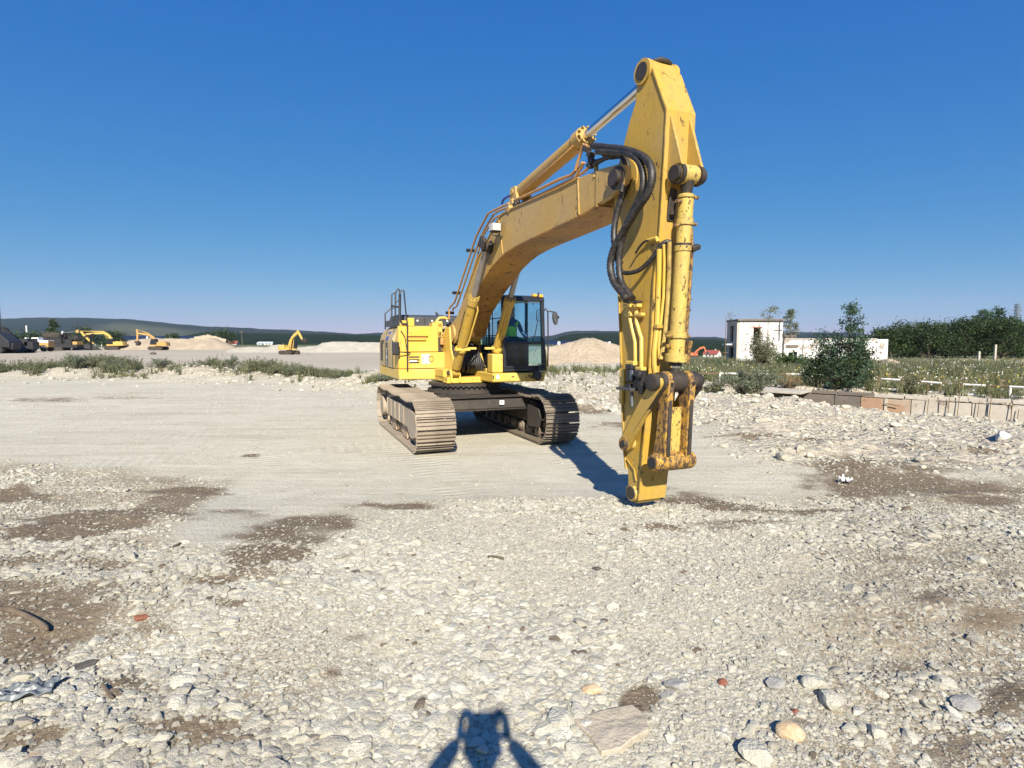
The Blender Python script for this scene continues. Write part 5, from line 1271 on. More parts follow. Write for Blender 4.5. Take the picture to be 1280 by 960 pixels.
def ellipsoid(mb, c, r, n=14, k=9, rot=None):
    Mx = Euler(rot).to_matrix() if rot else Matrix.Identity(3); vs = []; fs = []
    for i in range(k + 1):
        th = math.pi * i / k
        for j in range(n):
            ph = 2 * math.pi * j / n; p = Mx @ Vector((r[0] * math.sin(th) * math.cos(ph), r[1] * math.sin(th) * math.sin(ph), r[2] * math.cos(th))); vs.append(p + Vector(c))
    for i in range(k):
        for j in range(n):
            j2 = (j + 1) % n; fs.append((i * n + j, (i + 1) * n + j, (i + 1) * n + j2, i * n + j2))
    return mb.add(vs, fs)
def head(parent, c, fwd, cap=None):
    """head with face, nose, ears and hair; c is its centre, fwd the way it faces"""
    f = Vector(fwd).normalized(); yaw = math.atan2(f.y, f.x); Rm = Euler((0, 0, yaw)).to_matrix(); c = Vector(c)
    T = lambda p: c + Rm @ Vector(p)
    mb = MB(); ellipsoid(mb, c + Vector((0, 0, .015)), (.096, .078, .112), rot=(0, 0, yaw), n=18, k=12); ellipsoid(mb, T((.030, 0, -.055)), (.060, .055, .062), rot=(0, 0, yaw))
    mb.tube([T((.092, 0, .010)), T((.112, 0, -.018)), T((.098, 0, -.028))], [.007, .014, .010], 8)
    for s in (-1, 1): ellipsoid(mb, T((-.005, s * .080, -.005)), (.018, .008, .030), n=8, k=6, rot=(0, 0, yaw))
    mb.tube([T((.078, -.024, -.062)), T((.086, 0, -.060)), T((.078, .024, -.062))], .006, 6)
    h = mb.build('head', M['skin'], parent)
    for s in (-1, 1): ellipsoid(MB(), T((.082, s * .032, .018)), (.008, .013, .007), n=8, k=6, rot=(0, 0, yaw)).build('eye', M['black_steel'], h)
    mb = MB(); ellipsoid(mb, T((-.014, 0, .035)), (.098, .086, .108), rot=(0, 0, yaw), n=18, k=12); mb.build('hair', M[cap or 'hair'], parent)
def hand_chains(wrist, palm_dir, finger_dir, side, curl=.5, s=1.0):
    """five unequal bent fingers leaving the palm; thumb from its side"""
    w_ = Vector(wrist); fd = Vector(finger_dir).normalized(); pn = Vector(palm_dir).normalized(); sd = fd.cross(pn).normalized() * side
    out = [[(w_, (.026 * s, .018 * s)), (w_ + fd * .045 * s, (.036 * s, .015 * s)), (w_ + fd * .085 * s, (.038 * s, .013 * s))]]
    knuckle = w_ + fd * .085 * s
    for k, (off, L) in enumerate([(-.030, .070), (-.010, .080), (.011, .076), (.030, .060)]):
        b = knuckle + sd * off * s; q1 = b + fd * L * .45 * s; d2 = (fd * (1 - curl) + pn * curl).normalized(); q2 = q1 + d2 * L * .33 * s; d3 = (fd * (.6 - curl) + pn * (curl + .4)).normalized(); q3 = q2 + d3 * L * .27 * s
        out.append([(knuckle, (.038 * s, .013 * s)), (b, .010 * s), (q1, .0088 * s), (q2, .008 * s), (q3, .007 * s)])
    t0 = w_ + fd * .030 * s; t1 = t0 - sd * .040 * s + pn * .012; t2 = t1 - sd * .018 * s + fd * .028 * s + pn * .014; t3 = t2 + fd * .022 * s + pn * .010
    out.append([(w_ + fd * .045 * s, (.036 * s, .015 * s)), (t1, .012 * s), (t2, .0095 * s), (t3, .008 * s)])
    return out

# the photographer, standing behind the camera with the phone held up in both hands: only the shadow falls in view
PH = empty('person', (0.08, -.36, hz(0, -.36)), 0, label='standing photographer holding a phone up whose shadow falls on the gravel', cat='person')
g0 = PH.location; LP_ = lambda x, y, z: Vector((x + .08, y, z)) - Vector(g0)
zt = CAM_H
pel = LP_(0, -.24, g0.z + .95)
torso = [(pel, (.15, .11)), (LP_(0, -.235, g0.z + 1.18), (.155, .11)), (LP_(0, -.225, g0.z + 1.42), (.175, .12)), (LP_(0, -.21, g0.z + 1.56), (.13, .095)), (LP_(0, -.19, g0.z + 1.64), (.062, .060)), (LP_(0, -.18, g0.z + 1.71), (.056, .056))]
arms = []
for s in (-1, 1):
    arms.append([(LP_(0, -.21, g0.z + 1.56), (.13, .095)), (LP_(s * .19, -.21, g0.z + 1.54), .075), (LP_(s * .27, -.17, g0.z + 1.44), .062), (LP_(s * .30, -.12, g0.z + 1.47), .052), (LP_(s * .205, -.08, g0.z + 1.63), .045), (LP_(s * .115, -.060, g0.z + 1.745), .032)])
body = skin_mesh('body', [torso] + arms, M['shirt'], PH)
legs = []
for s in (-1, 1):
    legs.append([(pel, (.15, .11)), (LP_(s * .10, -.24, g0.z + .86), .095), (LP_(s * .12, -.24, g0.z + .50), .062), (LP_(s * .13, -.28, g0.z + .12), .046), (LP_(s * .13, -.28, g0.z + .06), .045)])
skin_mesh('trousers', legs, M['trousers'], PH)
for s in (-1, 1):
    skin_mesh('shoe', [[(LP_(s * .13, -.31, g0.z + .05), .045), (LP_(s * .14, -.20, g0.z + .045), (.045, .038)), (LP_(s * .15, -.10, g0.z + .04), (.042, .030))]], M['trousers'], PH, 1)
    hc = hand_chains(LP_(s * .115, -.060, g0.z + 1.745), (-s * .9, .1, .2), (-s * .15, .05, 1), -s, .75)
    skin_mesh('hand', hc, M['skin'], PH, 1)
head(PH, LP_(0, -.155, g0.z + 1.775), (0, 1, 0))
ph = MB().box((.08, -.045, 2.10), (.155, .009, .075)).build('phone', M['black_steel'], None, .004); tag(ph, 'black phone held up in both hands of the photographer', 'phone')

# the operator in the cab
OP = empty('person', MC + Vector((0, 0, 0)), YAW - math.pi / 2, label='seated operator in a lime hi-vis vest inside the cab', cat='person')
sx, sy, s_z = .22, 1.04, 2.03
pel = Vector((sx + .02, sy, s_z + .10))
tor = [(pel, (.15, .13)), (Vector((sx - .02, sy, s_z + .28)), (.14, .12)), (Vector((sx - .02, sy, s_z + .46)), (.165, .12)), (Vector((sx, sy, s_z + .57)), (.10, .09)), (Vector((sx + .01, sy, s_z + .66)), (.055, .055))]
ar = []
for s in (-1, 1):
    ar.append([(Vector((sx, sy, s_z + .57)), (.10, .09)), (Vector((sx, sy + s * .19, s_z + .53)), .06), (Vector((sx + .10, sy + s * .25, s_z + .30)), .048), (Vector((sx + .30, sy + s * .27, s_z + .19)), .036)])
bd = skin_mesh('body', [tor] + ar, M['shirt'], OP)
skin_mesh('vest', [[(pel + Vector((0, 0, -.02)), (.165, .145)), (Vector((sx - .02, sy, s_z + .28)), (.158, .138)), (Vector((sx - .01, sy, s_z + .46)), (.18, .135)), (Vector((sx, sy, s_z + .545)), (.135, .10))],
                   [(Vector((sx, sy, s_z + .545)), (.135, .10)), (Vector((sx, sy - .17, s_z + .53)), .072)], [(Vector((sx, sy, s_z + .545)), (.135, .10)), (Vector((sx, sy + .17, s_z + .53)), .072)]], M['hiviz'], OP)
lg = []
for s in (-1, 1): lg.append([(pel, (.15, .13)), (pel + Vector((.08, s * .10, -.02)), .095), (Vector((sx + .48, sy + s * .14, s_z + .10)), .07), (Vector((sx + .60, sy + s * .12, s_z - .34)), .05), (Vector((sx + .72, sy + s * .12, s_z - .41)), .042)])
skin_mesh('trousers', lg, M['trousers'], OP)
for s in (-1, 1): skin_mesh('hand', hand_chains((sx + .30, sy + s * .27, s_z + .19), (0, 0, -1), (1, 0, .1), s, .6), M['skin'], OP, 1)
head(OP, (sx + .03, sy, s_z + .75), (1, 0, 0))

# ------------------------------------------------------------------ foliage helpers
def leaves(name, P, size, mat_, parent=None, seed=0, tone=None, asp=.55, up=.3):
    """many small leaf faces at points P"""
    r = np.random.default_rng(seed); n = len(P); size = np.broadcast_to(size, (n,))
    a = r.normal(size=(n, 3)); a /= np.linalg.norm(a, axis=1)[:, None]
    b = r.normal(size=(n, 3)); b[:, 2] += up; b -= (b * a).sum(1)[:, None] * a; b /= np.linalg.norm(b, axis=1)[:, None]
    A = a * size[:, None] * .5; B = b * size[:, None] * asp * .5; s = r.uniform(.7, 1.3, (n, 1))
    co = np.stack([P - A * s, P - B + A * .1, P + A * s, P + B + A * .1], 1).reshape(-1, 3)
    f = np.arange(4 * n).reshape(n, 4)
    t = np.clip(r.normal(.45, .22, n) if tone is None else tone + r.normal(0, .12, n), 0, 1)
    me = np_mesh(name, co, f, dict(tone=np.repeat(t, 4)), smooth=False)
    return lnk(name, me, mat_, parent)

def tree(label, base, h, w, mat_, seed, n=5000, leaf=.2, shape='round', trunk=.0, group=None, name='tree', bare=.15, clumps=34, lean=(0, 0), dens=.22, cat='tree'):
    r = np.random.default_rng(seed); T = empty(name, base, 0, label=label, cat=cat, group=group)
    th = h * bare; tr = trunk or h * .018 + .02
    top = Vector((lean[0] * h, lean[1] * h, h * .93))
    mb = MB(); pts = [Vector((0, 0, -.1)), Vector((top.x * .15, top.y * .2, h * .25)), Vector((top.x * .5 + r.normal(0, .02 * h), top.y * .5, h * .6)), top]
    mb.tube(spline(pts, 4), [tr * (1 - .85 * i / 12) for i in range(13)], 7)
    C_ = []
    for k in range(clumps):
        if shape == 'round': z = th + (h - th) * (.12 + .80 * r.random()); rad = w * .5 * math.sqrt(max(.05, 1 - ((z - th) / (h - th) * 1.9 - .85) ** 2 * .85)) 
        elif shape == 'cone': z = th + (h - th) * r.random() ** 1.1 * .97; rad = w * .5 * (1.02 - (z - th) / (h - th)) ** .8
        elif shape == 'poplar': z = th + (h - th) * r.random() * .97; q = (z - th) / (h - th); rad = w * .5 * (math.sin(math.pi * min(1, .18 + q * .86)) ** .7)
        else: z = th + (h - th) * r.random() ** 1.3; q = (z - th) / (h - th); rad = w * .5 * (1 - q) ** .5
        a = r.uniform(0, 2 * math.pi); q = rad * math.sqrt(r.uniform(.08, 1)); f = z / h
        c = Vector((top.x * f + q * math.cos(a), top.y * f + q * math.sin(a), z)); C_.append((c, r.uniform(.6, 1.25), r.uniform(-.38, .34)))
        sfr = max(.05, (z - q * .8) / h * .95); st = Vector((top.x * sfr, top.y * sfr, min(sfr * h, h * .9)))
        if k % 2 == 0: mb.tube([st, (st + c) * .5 + Vector((0, 0, -.03 * h)), c], [tr * .35, tr * .22, tr * .08], 5)
    mb.build('trunk', M['bark'], T)
    P = []; tn = []; per = max(1, n // clumps)
    for c, k, t in C_:
        q = r.normal(size=(int(per * k), 3)) * np.array([1, 1, .72]) * (w * dens * k * (.55 if shape in ('cone', 'poplar') else .62)); P.append(q + np.array(c)); tn.append(np.full(len(q), .45 + t) + q[:, 2] / (w * .5) * .15)  # clump tops painted lighter, as if lit from above
    P = np.concatenate(P); tn = np.concatenate(tn); ok = P[:, 2] > .02; P, tn = P[ok], tn[ok]
    leaves('crown', P, leaf * r.uniform(.6, 1.3, len(P)), mat_, T, seed, tn)
    return T

def weeds(name, xs, ys, hs, mat_, seed=0, blades=14, spread=.35, width=.012, leafy=.5, kind='stuff', parent=None, z=None, tone0=.45):
    """upright weedy stems with small leaves, one mesh"""
    r = np.random.default_rng(seed); n = len(xs); z0 = height(np.asarray(xs), np.asarray(ys)) if z is None else z
    base = np.stack([xs, ys, z0], 1); base = np.repeat(base, blades, 0); H = np.repeat(hs, blades) * r.uniform(.45, 1.05, n * blades)
    N = len(base); off = r.normal(0, .10, (N, 2)) * np.repeat(hs, blades)[:, None]; lean = r.normal(0, spread, (N, 2)) * H[:, None]
    b = base + np.concatenate([off, np.full((N, 1), -.02)], 1)
    m = b + np.concatenate([lean * .4, (H * .6)[:, None]], 1); t = b + np.concatenate([lean, H[:, None]], 1)
    wd = width * r.uniform(.6, 1.5, N); ang = r.uniform(0, 6.283, N); s = np.stack([np.cos(ang), np.sin(ang), 0 * ang], 1) * wd[:, None]
    v = np.stack([b - s, b + s, m + s * .8, m - s * .8], 1).reshape(-1, 3); f = np.arange(4 * N).reshape(N, 4)
    v2 = np.stack([m - s * .8, m + s * .8, t + s * .2, t - s * .2], 1).reshape(-1, 3); f2 = f + 4 * N
    tn = np.repeat(np.clip(np.repeat(r.normal(tone0, .2, n), blades) + r.normal(0, .1, N), 0, 1), 4)
    V = [v, v2]; F = [f, f2]; TN = [tn, tn]; c0 = 8 * N
    if leafy:
        k = 4; q = r.uniform(.2, 1, (N, k)); cpt = b[:, None, :] + (m - b)[:, None, :] * np.minimum(q * 1.67, 1)[..., None] + (t - m)[:, None, :] * np.maximum(q * 2.5 - 1.5, 0)[..., None]
        P = cpt.reshape(-1, 3); nn = len(P); a = r.normal(size=(nn, 3)); a /= np.linalg.norm(a, axis=1)[:, None]; bb = r.normal(size=(nn, 3)); bb -= (bb * a).sum(1)[:, None] * a; bb /= np.linalg.norm(bb, axis=1)[:, None]
        ls = (np.repeat(np.repeat(hs, blades), k) * .11 * leafy * r.uniform(.6, 1.5, nn))[:, None]
        v3 = np.stack([P, P + a * ls * .5 - bb * ls * .25, P + a * ls, P + a * ls * .5 + bb * ls * .25], 1).reshape(-1, 3)
        V.append(v3); F.append(np.arange(4 * nn).reshape(nn, 4) + c0); TN.append(np.repeat(np.repeat(tn[::4], k), 4))
    me = np_mesh(name, np.concatenate(V), np.concatenate(F), dict(tone=np.concatenate(TN)), smooth=False)
    o = lnk(name, me, mat_, parent)
    if kind and parent is None: tag(o, kind=kind)
    return o
def bush(label, base, h, w, d, mat_, seed, n=5200, leaf=.07, group=None, name='bush', stems=26, cat='bush', top=None):
    r = np.random.default_rng(seed); B = empty(name, base, 0, label=label, cat=cat, group=group)
    mb = MB(); P = []; tn = []
    for k in range(stems):
        a = r.uniform(0, 6.283); q = math.sqrt(r.random()); e = Vector((math.cos(a) * q * w * .5, math.sin(a) * q * d * .5, h * (1 - .55 * q * q) * r.uniform(.55, 1.05)))
        m_ = e * .5 + Vector((0, 0, h * .12)); s0 = Vector((e.x * .25, e.y * .25, -.03))
        S = spline([s0, m_, e], 4); mb.tube(S, [.012 * (1 - .08 * i) * (1 + h * .4) for i in range(len(S))], 4)
        kk = int(n / stems); tt = r.random(kk) ** .6; idx = np.minimum((tt * (len(S) - 1)).astype(int), len(S) - 2); fr_ = tt * (len(S) - 1) - idx
        SS = np.array([list(s) for s in S]); q_ = SS[idx] * (1 - fr_)[:, None] + SS[idx + 1] * fr_[:, None]; P.append(q_ + r.normal(0, .07 * max(h, .6) * .9, (kk, 3)) * np.array([1, 1, .8])); tn.append(np.full(kk, r.normal(.45, .15)))
    mb.build('stems', M['bark'], B); P = np.concatenate(P); tn = np.concatenate(tn); ok = P[:, 2] > -.02
    leaves('foliage', P[ok], leaf * r.uniform(.5, 1.4, ok.sum()), mat_, B, seed, tn[ok]); return B

# ------------------------------------------------------------------ weeds and bushes
r5 = np.random.default_rng(21)
def cover(u0, u1, v0, v1, n, dens=None, seed=1):
    u = r5.uniform(u0, u1, n); v = r5.uniform(v0, v1, n); Yd = CAM_H * F_PX / (v - HOR); Xd = (u - 640) / F_PX * Yd
    if dens is not None:
        k = r5.random(n) < dens(Xd, Yd); Xd, Yd = Xd[k], Yd[k]
    return Xd, Yd
# left bank: dense on its crest, thin in front
n = 5200; xs = r5.uniform(-36, -2, n); ys = berm_y(xs) + r5.normal(.8, 1.6, n)
dn = sst(.48, .61, fbm(xs * .28, ys * .35, 4, 61)) * (.35 + .65 * sst(-1.8, .5, ys - berm_y(xs))) * sst(-2, -10, xs) + .04
k = r5.random(n) < dn * 1.0; xs, ys = xs[k], ys[k]
weeds('bank_weeds', xs, ys, r5.uniform(.25, .85, len(xs)) * (.55 + .45 * sst(-6, -16, xs)) * (.6 + .8 * fbm(xs * .4, ys * .4, 3, 63)), M['leaf_olive'], 1, 12, .25, .012, 1.0, tone0=.38)
n = 1300; xs = r5.uniform(-40, 0, n); ys = berm_y(xs) + r5.normal(-1.6, .7, n); k = r5.random(n) < sst(.5, .6, fbm(xs * .35, ys * .6, 3, 66)); xs, ys = xs[k], ys[k]
weeds('bank_foot_weeds', xs, ys, r5.uniform(.15, .4, len(xs)), M['weed'], 2, 10, .4, .012, 1.0)
# strip of grass in front of the sand heap and tufts near the trench
n = 1500; xs = r5.uniform(1, 22, n); ys = 39 + r5.normal(0, 2.2, n) + .1 * xs; k = r5.random(n) < .3 + .7 * sst(.42, .55, fbm(xs * .3, ys * .3, 3, 67)); xs, ys = xs[k], ys[k]
weeds('yard_grass', xs, ys, r5.uniform(.25, .65, len(xs)), M['weed'], 3, 12, .3, .012, .9, tone0=.35)
xs, ys = cover(560, 790, 462, 500, 900, lambda x, y: .7 * sst(.60, .68, fbm(x * .6, y * .6, 3, 68)) + .02)
weeds('rubble_tufts', xs, ys, r5.uniform(.12, .35, len(xs)), M['weed'], 4, 9, .45, .010, .9)
# meadow with flowers beyond the trench
n = 11000; ys = r5.uniform(0, 1, n) ** 1.4 * 46 + 12; xs = r5.uniform(8.5, 62, n); 
s = (xs - TR_A.x) * TR_N.x + (ys - TR_A.y) * TR_N.y; a = (xs - TR_A.x) * TR_D.x + (ys - TR_A.y) * TR_D.y
vis = np.abs(xs / ys) < 1.0
k = (s > .35) & (a > -7) & vis & (xs > 8.5 + .12 * (ys - 25)) & (r5.random(n) < .45 + .55 * fbm(xs * .3, ys * .3, 3, 71)); xs, ys = xs[k], ys[k]
hm = r5.uniform(.25, .75, len(xs)) * (.6 + .7 * fbm(xs * .25, ys * .25, 3, 72)); g1 = r5.random(len(xs)) < .78
weeds('meadow_weeds', xs[g1], ys[g1], hm[g1], M['weed'], 5, 11, .28, .012, .9)
weeds('dry_meadow_weeds', xs[~g1], ys[~g1], hm[~g1] * .9, M['weed_dry'], 6, 10, .3, .010, .5)
for nm, mt, q, sd in (('yellow_flowers', 'flower_y', 300, 1), ('white_flowers', 'flower_w', 1100, 2)):
    idx = np.random.default_rng(sd).integers(0, len(xs), q); k = ys[idx] > 20; idx = idx[k]
    if nm[0] == 'y': idx = idx[fbm(xs[idx] * .2, ys[idx] * .2, 2, 75) > .5]
    P = np.stack([xs[idx] + r5.normal(0, .15, len(idx)), ys[idx] + r5.normal(0, .15, len(idx)), height(xs[idx], ys[idx]) + hm[idx] * r5.uniform(.75, 1.0, len(idx))], 1)
    tag(leaves(nm, np.repeat(P, 3, 0) + r5.normal(0, .03, (3 * len(P), 3)), .050, M[mt], None, sd, None, .9), kind='stuff')
# grass before the white building and round the red-roofed house
n = 2600; xs = r5.uniform(11, 40, n); ys = r5.uniform(34, 60, n); k = (xs / ys > .27) & (xs / ys < .98); xs, ys = xs[k], ys[k]
weeds('field_grass', xs, ys, r5.uniform(.3, .8, len(xs)), M['leaf_olive'], 7, 10, .28, .016, 1.0)

def atg(u, Y):
    x = (u - 640) / F_PX * Y; return Vector((x, Y, hz(x, Y)))
bush('wide grey-green sprawling bush before the low railing', atg(938, 21.6) , 1.05, 3.0, 1.9, M['leaf_grey'], 31, 9500, .060, stems=60)
bush('small grey-green bush left of the wide sprawling one', atg(893, 23.5), .80, 1.5, 1.2, M['leaf_olive'], 32, 3600, .06, stems=30)
bush('low green clump below the railing beside the arm', atg(872, 26), .55, 1.2, .9, M['leaf_green'], 33, 1800, .05)
bush('tall olive bush against the white tower wall', atg(951, 45), 3.3, 2.7, 2.0, M['leaf_olive'], 34, 5200, .13, stems=40)
bush('rounded green bush before the low white wing', atg(985, 44), 1.5, 3.2, 2.0, M['leaf_green'], 35, 3600, .13, stems=30)
bush('russet dry bush below the railing left of the dark tree', atg(985, 25.5), .8, 1.6, 1.2, M['weed_dry'], 36, 2600, .05, stems=30)
bush('reddish thin bush against the concrete ledge', atg(1000, 24.6), .55, 1.3, .8, M['weed_dry'], 37, 1500, .045)
bush('small green bush on the railing at far right of the wall', atg(1143, 23.3), .9, 1.1, .9, M['leaf_olive'], 38, 2000, .055)
bush('dark green bush clump at the left foot of the white building', atg(905, 46), .8, 2.4, 1.5, M['leaf_green'], 39, 1500, .10)
for i, (u, Y, h_, lab) in enumerate([(93, 34.5, .95, 'tall ragged weed clump highest on the left bank'), (45, 33.5, .55, 'low dark weed clump at the left end of the bank'), (140, 34, .95, 'dense weed clump just right of the tallest one on the bank'), (155, 34.6, .7, 'grey weed clump below the parked amber digger'),
                                     (200, 34, .62, 'broad weed clump on the bank below the amber digger arm'), (262, 33.5, .85, 'bushy weed clump right of the middle of the bank'), (288, 33, .8, 'tall weed clump at the right end of the dense weeds'), (345, 31, .5, 'low weed clump on rubble below the far rear-facing digger'),
                                     (370, 30, .5, 'weed clump on rubble just left of the thin stem'), (425, 28.5, .42, 'last green weed clump left of the big excavator'), (481, 24.8, .25, 'tiny round weed tuft beside the excavator counterweight')]):
    bush(lab, atg(u, Y), h_ * 1.15, 1.0 + h_ * 1.1, .9, M['leaf_olive'] if i % 2 else M['leaf_grey'], 40 + i, int(2600 * (.4 + h_)), .055, group='weed clumps on the left bank', stems=26, name='weed_clump', cat='weeds')

# the near dark tree with its thin tall top, and its neighbours
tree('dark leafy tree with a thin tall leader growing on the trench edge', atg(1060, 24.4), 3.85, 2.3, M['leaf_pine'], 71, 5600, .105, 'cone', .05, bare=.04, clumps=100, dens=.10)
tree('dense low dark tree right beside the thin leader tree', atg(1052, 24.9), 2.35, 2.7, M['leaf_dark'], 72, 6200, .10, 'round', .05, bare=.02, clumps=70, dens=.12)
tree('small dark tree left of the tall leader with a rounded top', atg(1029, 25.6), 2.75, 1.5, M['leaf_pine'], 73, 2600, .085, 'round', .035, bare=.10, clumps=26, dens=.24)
tree('young pale poplar rising behind the low wing of the white building', atg(986, 66), 6.1, 1.9, M['leaf_grey'], 74, 3600, .17, 'poplar', .07, bare=.12, clumps=70, dens=.16)
tree('sapling growing out of the tower roof', (atg(957, 57).x, 56.5, 4.1), 1.6, 2.2, M['leaf_olive'], 75, 420, .15, 'round', .03, bare=.10, clumps=16, dens=.12)
tree('tiny bare sapling at the left corner of the tower roof', (atg(912, 57.5).x, 57.2, 4.1), 1.1, .9, M['leaf_olive'], 76, 90, .12, 'round', .02, bare=.15, clumps=10, dens=.16)
kinds = ['broad', 'narrow', 'rounded', 'ragged', 'low', 'high crowned']
row = [(1112, 78, 4.2, 5.6), (1135, 80, 5.1, 6.0), (1160, 76, 4.7, 6.4), (1182, 82, 5.3, 6.2), (1206, 76, 5.2, 6.2), (1228, 80, 5.6, 6.6), (1250, 74, 5.0, 6.2), (1272, 78, 5.4, 6.4), (1300, 74, 5.0, 7.0), (1120, 88, 4.6, 6), (1150, 90, 5.2, 7), (1190, 92, 5.8, 7), (1222, 94, 6.0, 7), (1262, 92, 5.8, 7), (1330, 80, 5.4, 7)]
wh = ['first tree from the white building in the dark row', 'second dark tree from the white building', 'third dark tree, set slightly forward in the row', 'fourth dark tree with a raised crown in the row', 'fifth dark tree, below the middle of the row crest', 'sixth dark tree, beneath the two thin crowns',
      'seventh dark tree, just left of the pylon', 'eighth dark tree, standing in front of the pylon', 'last dark tree at the frame edge right of the pylon', 'rear tree showing behind the first of the dark row', 'rear tree showing between second and third of the row', 'rear tree showing between fourth and fifth of the row',
      'rear tree showing above the sixth of the row', 'rear tree showing beside the foot of the pylon', 'dark tree just outside the view beyond the pylon']
for i, (u, Y, h_, w_) in enumerate(row):
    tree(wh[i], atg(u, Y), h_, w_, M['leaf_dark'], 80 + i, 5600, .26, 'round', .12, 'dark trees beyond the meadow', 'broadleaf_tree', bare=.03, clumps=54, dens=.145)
tree('thin-crowned tree rising above the dark row left of the pylon', atg(1231, 84), 7.4, 3.0, M['leaf_pine'], 97, 2600, .26, 'round', .09, bare=.45, clumps=16, dens=.15)
tree('second thin-crowned tree just beside the pylon', atg(1246, 86), 7.7, 3.0, M['leaf_pine'], 98, 2600, .26, 'round', .09, bare=.45, clumps=16, dens=.15)
tree('loose thin tree touching the pylon leg', atg(1262, 86), 6.6, 3.0, M['leaf_pine'], 99, 2200, .26, 'round', .09, bare=.4, clumps=14, dens=.16)
# far trees on the left
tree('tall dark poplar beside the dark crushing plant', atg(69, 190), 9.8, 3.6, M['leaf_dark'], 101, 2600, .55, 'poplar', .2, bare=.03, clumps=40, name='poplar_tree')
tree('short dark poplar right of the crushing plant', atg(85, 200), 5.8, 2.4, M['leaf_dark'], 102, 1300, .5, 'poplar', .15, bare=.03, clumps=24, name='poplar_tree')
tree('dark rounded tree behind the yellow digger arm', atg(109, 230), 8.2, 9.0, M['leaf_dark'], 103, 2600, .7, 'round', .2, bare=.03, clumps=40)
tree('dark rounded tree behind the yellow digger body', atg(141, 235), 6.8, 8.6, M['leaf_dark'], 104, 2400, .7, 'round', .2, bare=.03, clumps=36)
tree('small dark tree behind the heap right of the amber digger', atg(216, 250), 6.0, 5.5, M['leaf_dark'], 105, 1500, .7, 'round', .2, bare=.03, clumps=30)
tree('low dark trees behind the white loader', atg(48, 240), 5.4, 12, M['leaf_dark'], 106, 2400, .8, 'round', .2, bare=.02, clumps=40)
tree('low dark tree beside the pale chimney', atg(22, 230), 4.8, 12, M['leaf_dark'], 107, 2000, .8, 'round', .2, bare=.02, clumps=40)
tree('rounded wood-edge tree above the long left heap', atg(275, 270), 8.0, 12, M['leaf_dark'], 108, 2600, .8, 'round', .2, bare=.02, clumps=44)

# ------------------------------------------------------------------ spoil heaps
def mound(name, label, pts, Y, depth, m, seed, rough=.12, base=0.0, cat='heap', n=90, skew=0.0):
    """heap whose crest passes photo points pts at depth Y"""
    us = np.linspace(pts[0][0], pts[-1][0], n); vs = np.interp(us, [p[0] for p in pts], [p[1] for p in pts])
    cz = CAM_H + (HOR - vs) / F_PX * Y - base; xs = (us - 640) / F_PX * Y; nd = 40; T = np.linspace(-1, 1, nd)
    A, B = np.meshgrid(np.arange(n), T); zc = np.maximum(cz[A.astype(int)], 0.02)
    q = np.clip(1 - np.abs(B), 0, 1); sh = np.minimum(1, 1.25 * q) ** .95
    H = zc * sh; loc_d = depth * (.35 + .65 * zc / zc.max())
    Xx = np.tile(xs, (nd, 1)); Yy = B * loc_d + skew * Xx * 0
    H = H + (fbm(Xx * .55 + seed, Yy * .55, 5, seed) - .5) * rough * zc * 1.6 * np.sin(np.pi * np.clip(q, 0, 1)) + (np.abs(fbm(Xx * 1.1, Yy * .35 + seed, 4, seed + 2) - .5)) * -rough * zc * 1.2 * q
    cx = xs.mean(); o = Vector((cx, Y, base)); co = np.stack([(Xx - cx).ravel(), Yy.ravel(), (H - .12 * (1 - q)).ravel()], 1)
    i0 = (np.arange(nd - 1)[:, None] * n + np.arange(n - 1)[None, :]).ravel(); f = np.stack([i0, i0 + 1, i0 + 1 + n, i0 + n], 1)
    ob = lnk(name, np_mesh(name, co, f), m, None, o); return tag(ob, label, cat)
mound('sand_heap', 'tall sand heap between the cab and the arm', [(640, 452), (655, 441), (680, 433), (700, 430), (715, 427), (728, 422.5), (735, 420.5), (742, 422), (752, 426), (764, 427.5), (772, 431), (779, 426), (795, 432), (830, 451)], 52, 5.0, M['sand'], 5, .22)
mound('sand_heap', 'long ribbed sand heap at far left behind the amber digger', [(150, 437), (163, 427), (172, 424), (186, 422.8), (200, 423), (216, 423), (240, 424), (255, 424.5), (263, 422), (268, 423), (278, 427), (292, 433), (300, 437)], 165, 9, M['sand'], 7, .22)
mound('rubble_heap', 'long low pale rubble heap stretching towards the excavator', [(290, 436), (310, 433), (335, 434), (342, 431), (352, 430), (360, 434), (375, 434), (396, 432), (405, 428.5), (425, 426.5), (450, 427), (475, 428), (520, 428), (560, 430), (600, 436)], 126, 6, M['white_spoil'], 9, .25)
mound('rubble_heap', 'low ridge of pale rubble at the foot of the sand heap', [(690, 457), (705, 453.5), (725, 453), (750, 454.5), (780, 453.5), (810, 457)], 46, 1.6, M['white_spoil'], 10, .3)
mound('sand_heap', 'small sandy heap at the right end of the white building', [(1098, 458), (1106, 450), (1112, 448), (1122, 452), (1132, 458)], 47, 1.6, M['sand'], 11, .2)
mound('dark_heap', 'dark spoil heap beside the black crawler at the left edge', [(-60, 440), (-30, 412), (-5, 404), (6, 407), (15, 418), (24, 431), (36, 437)], 108, 6, M['dark_spoil'], 12, .3)
mound('dark_heap', 'low dark heap under the yellow digger bucket', [(92, 437), (100, 431), (112, 429.5), (122, 434), (127, 437)], 158, 3, M['dark_spoil'], 13, .2)
mound('dirt_heap', 'small far brown bump behind the long sand heap', [(236, 424), (252, 419.5), (262, 418), (270, 420), (285, 424)], 240, 4, M['sand'], 14, .2)

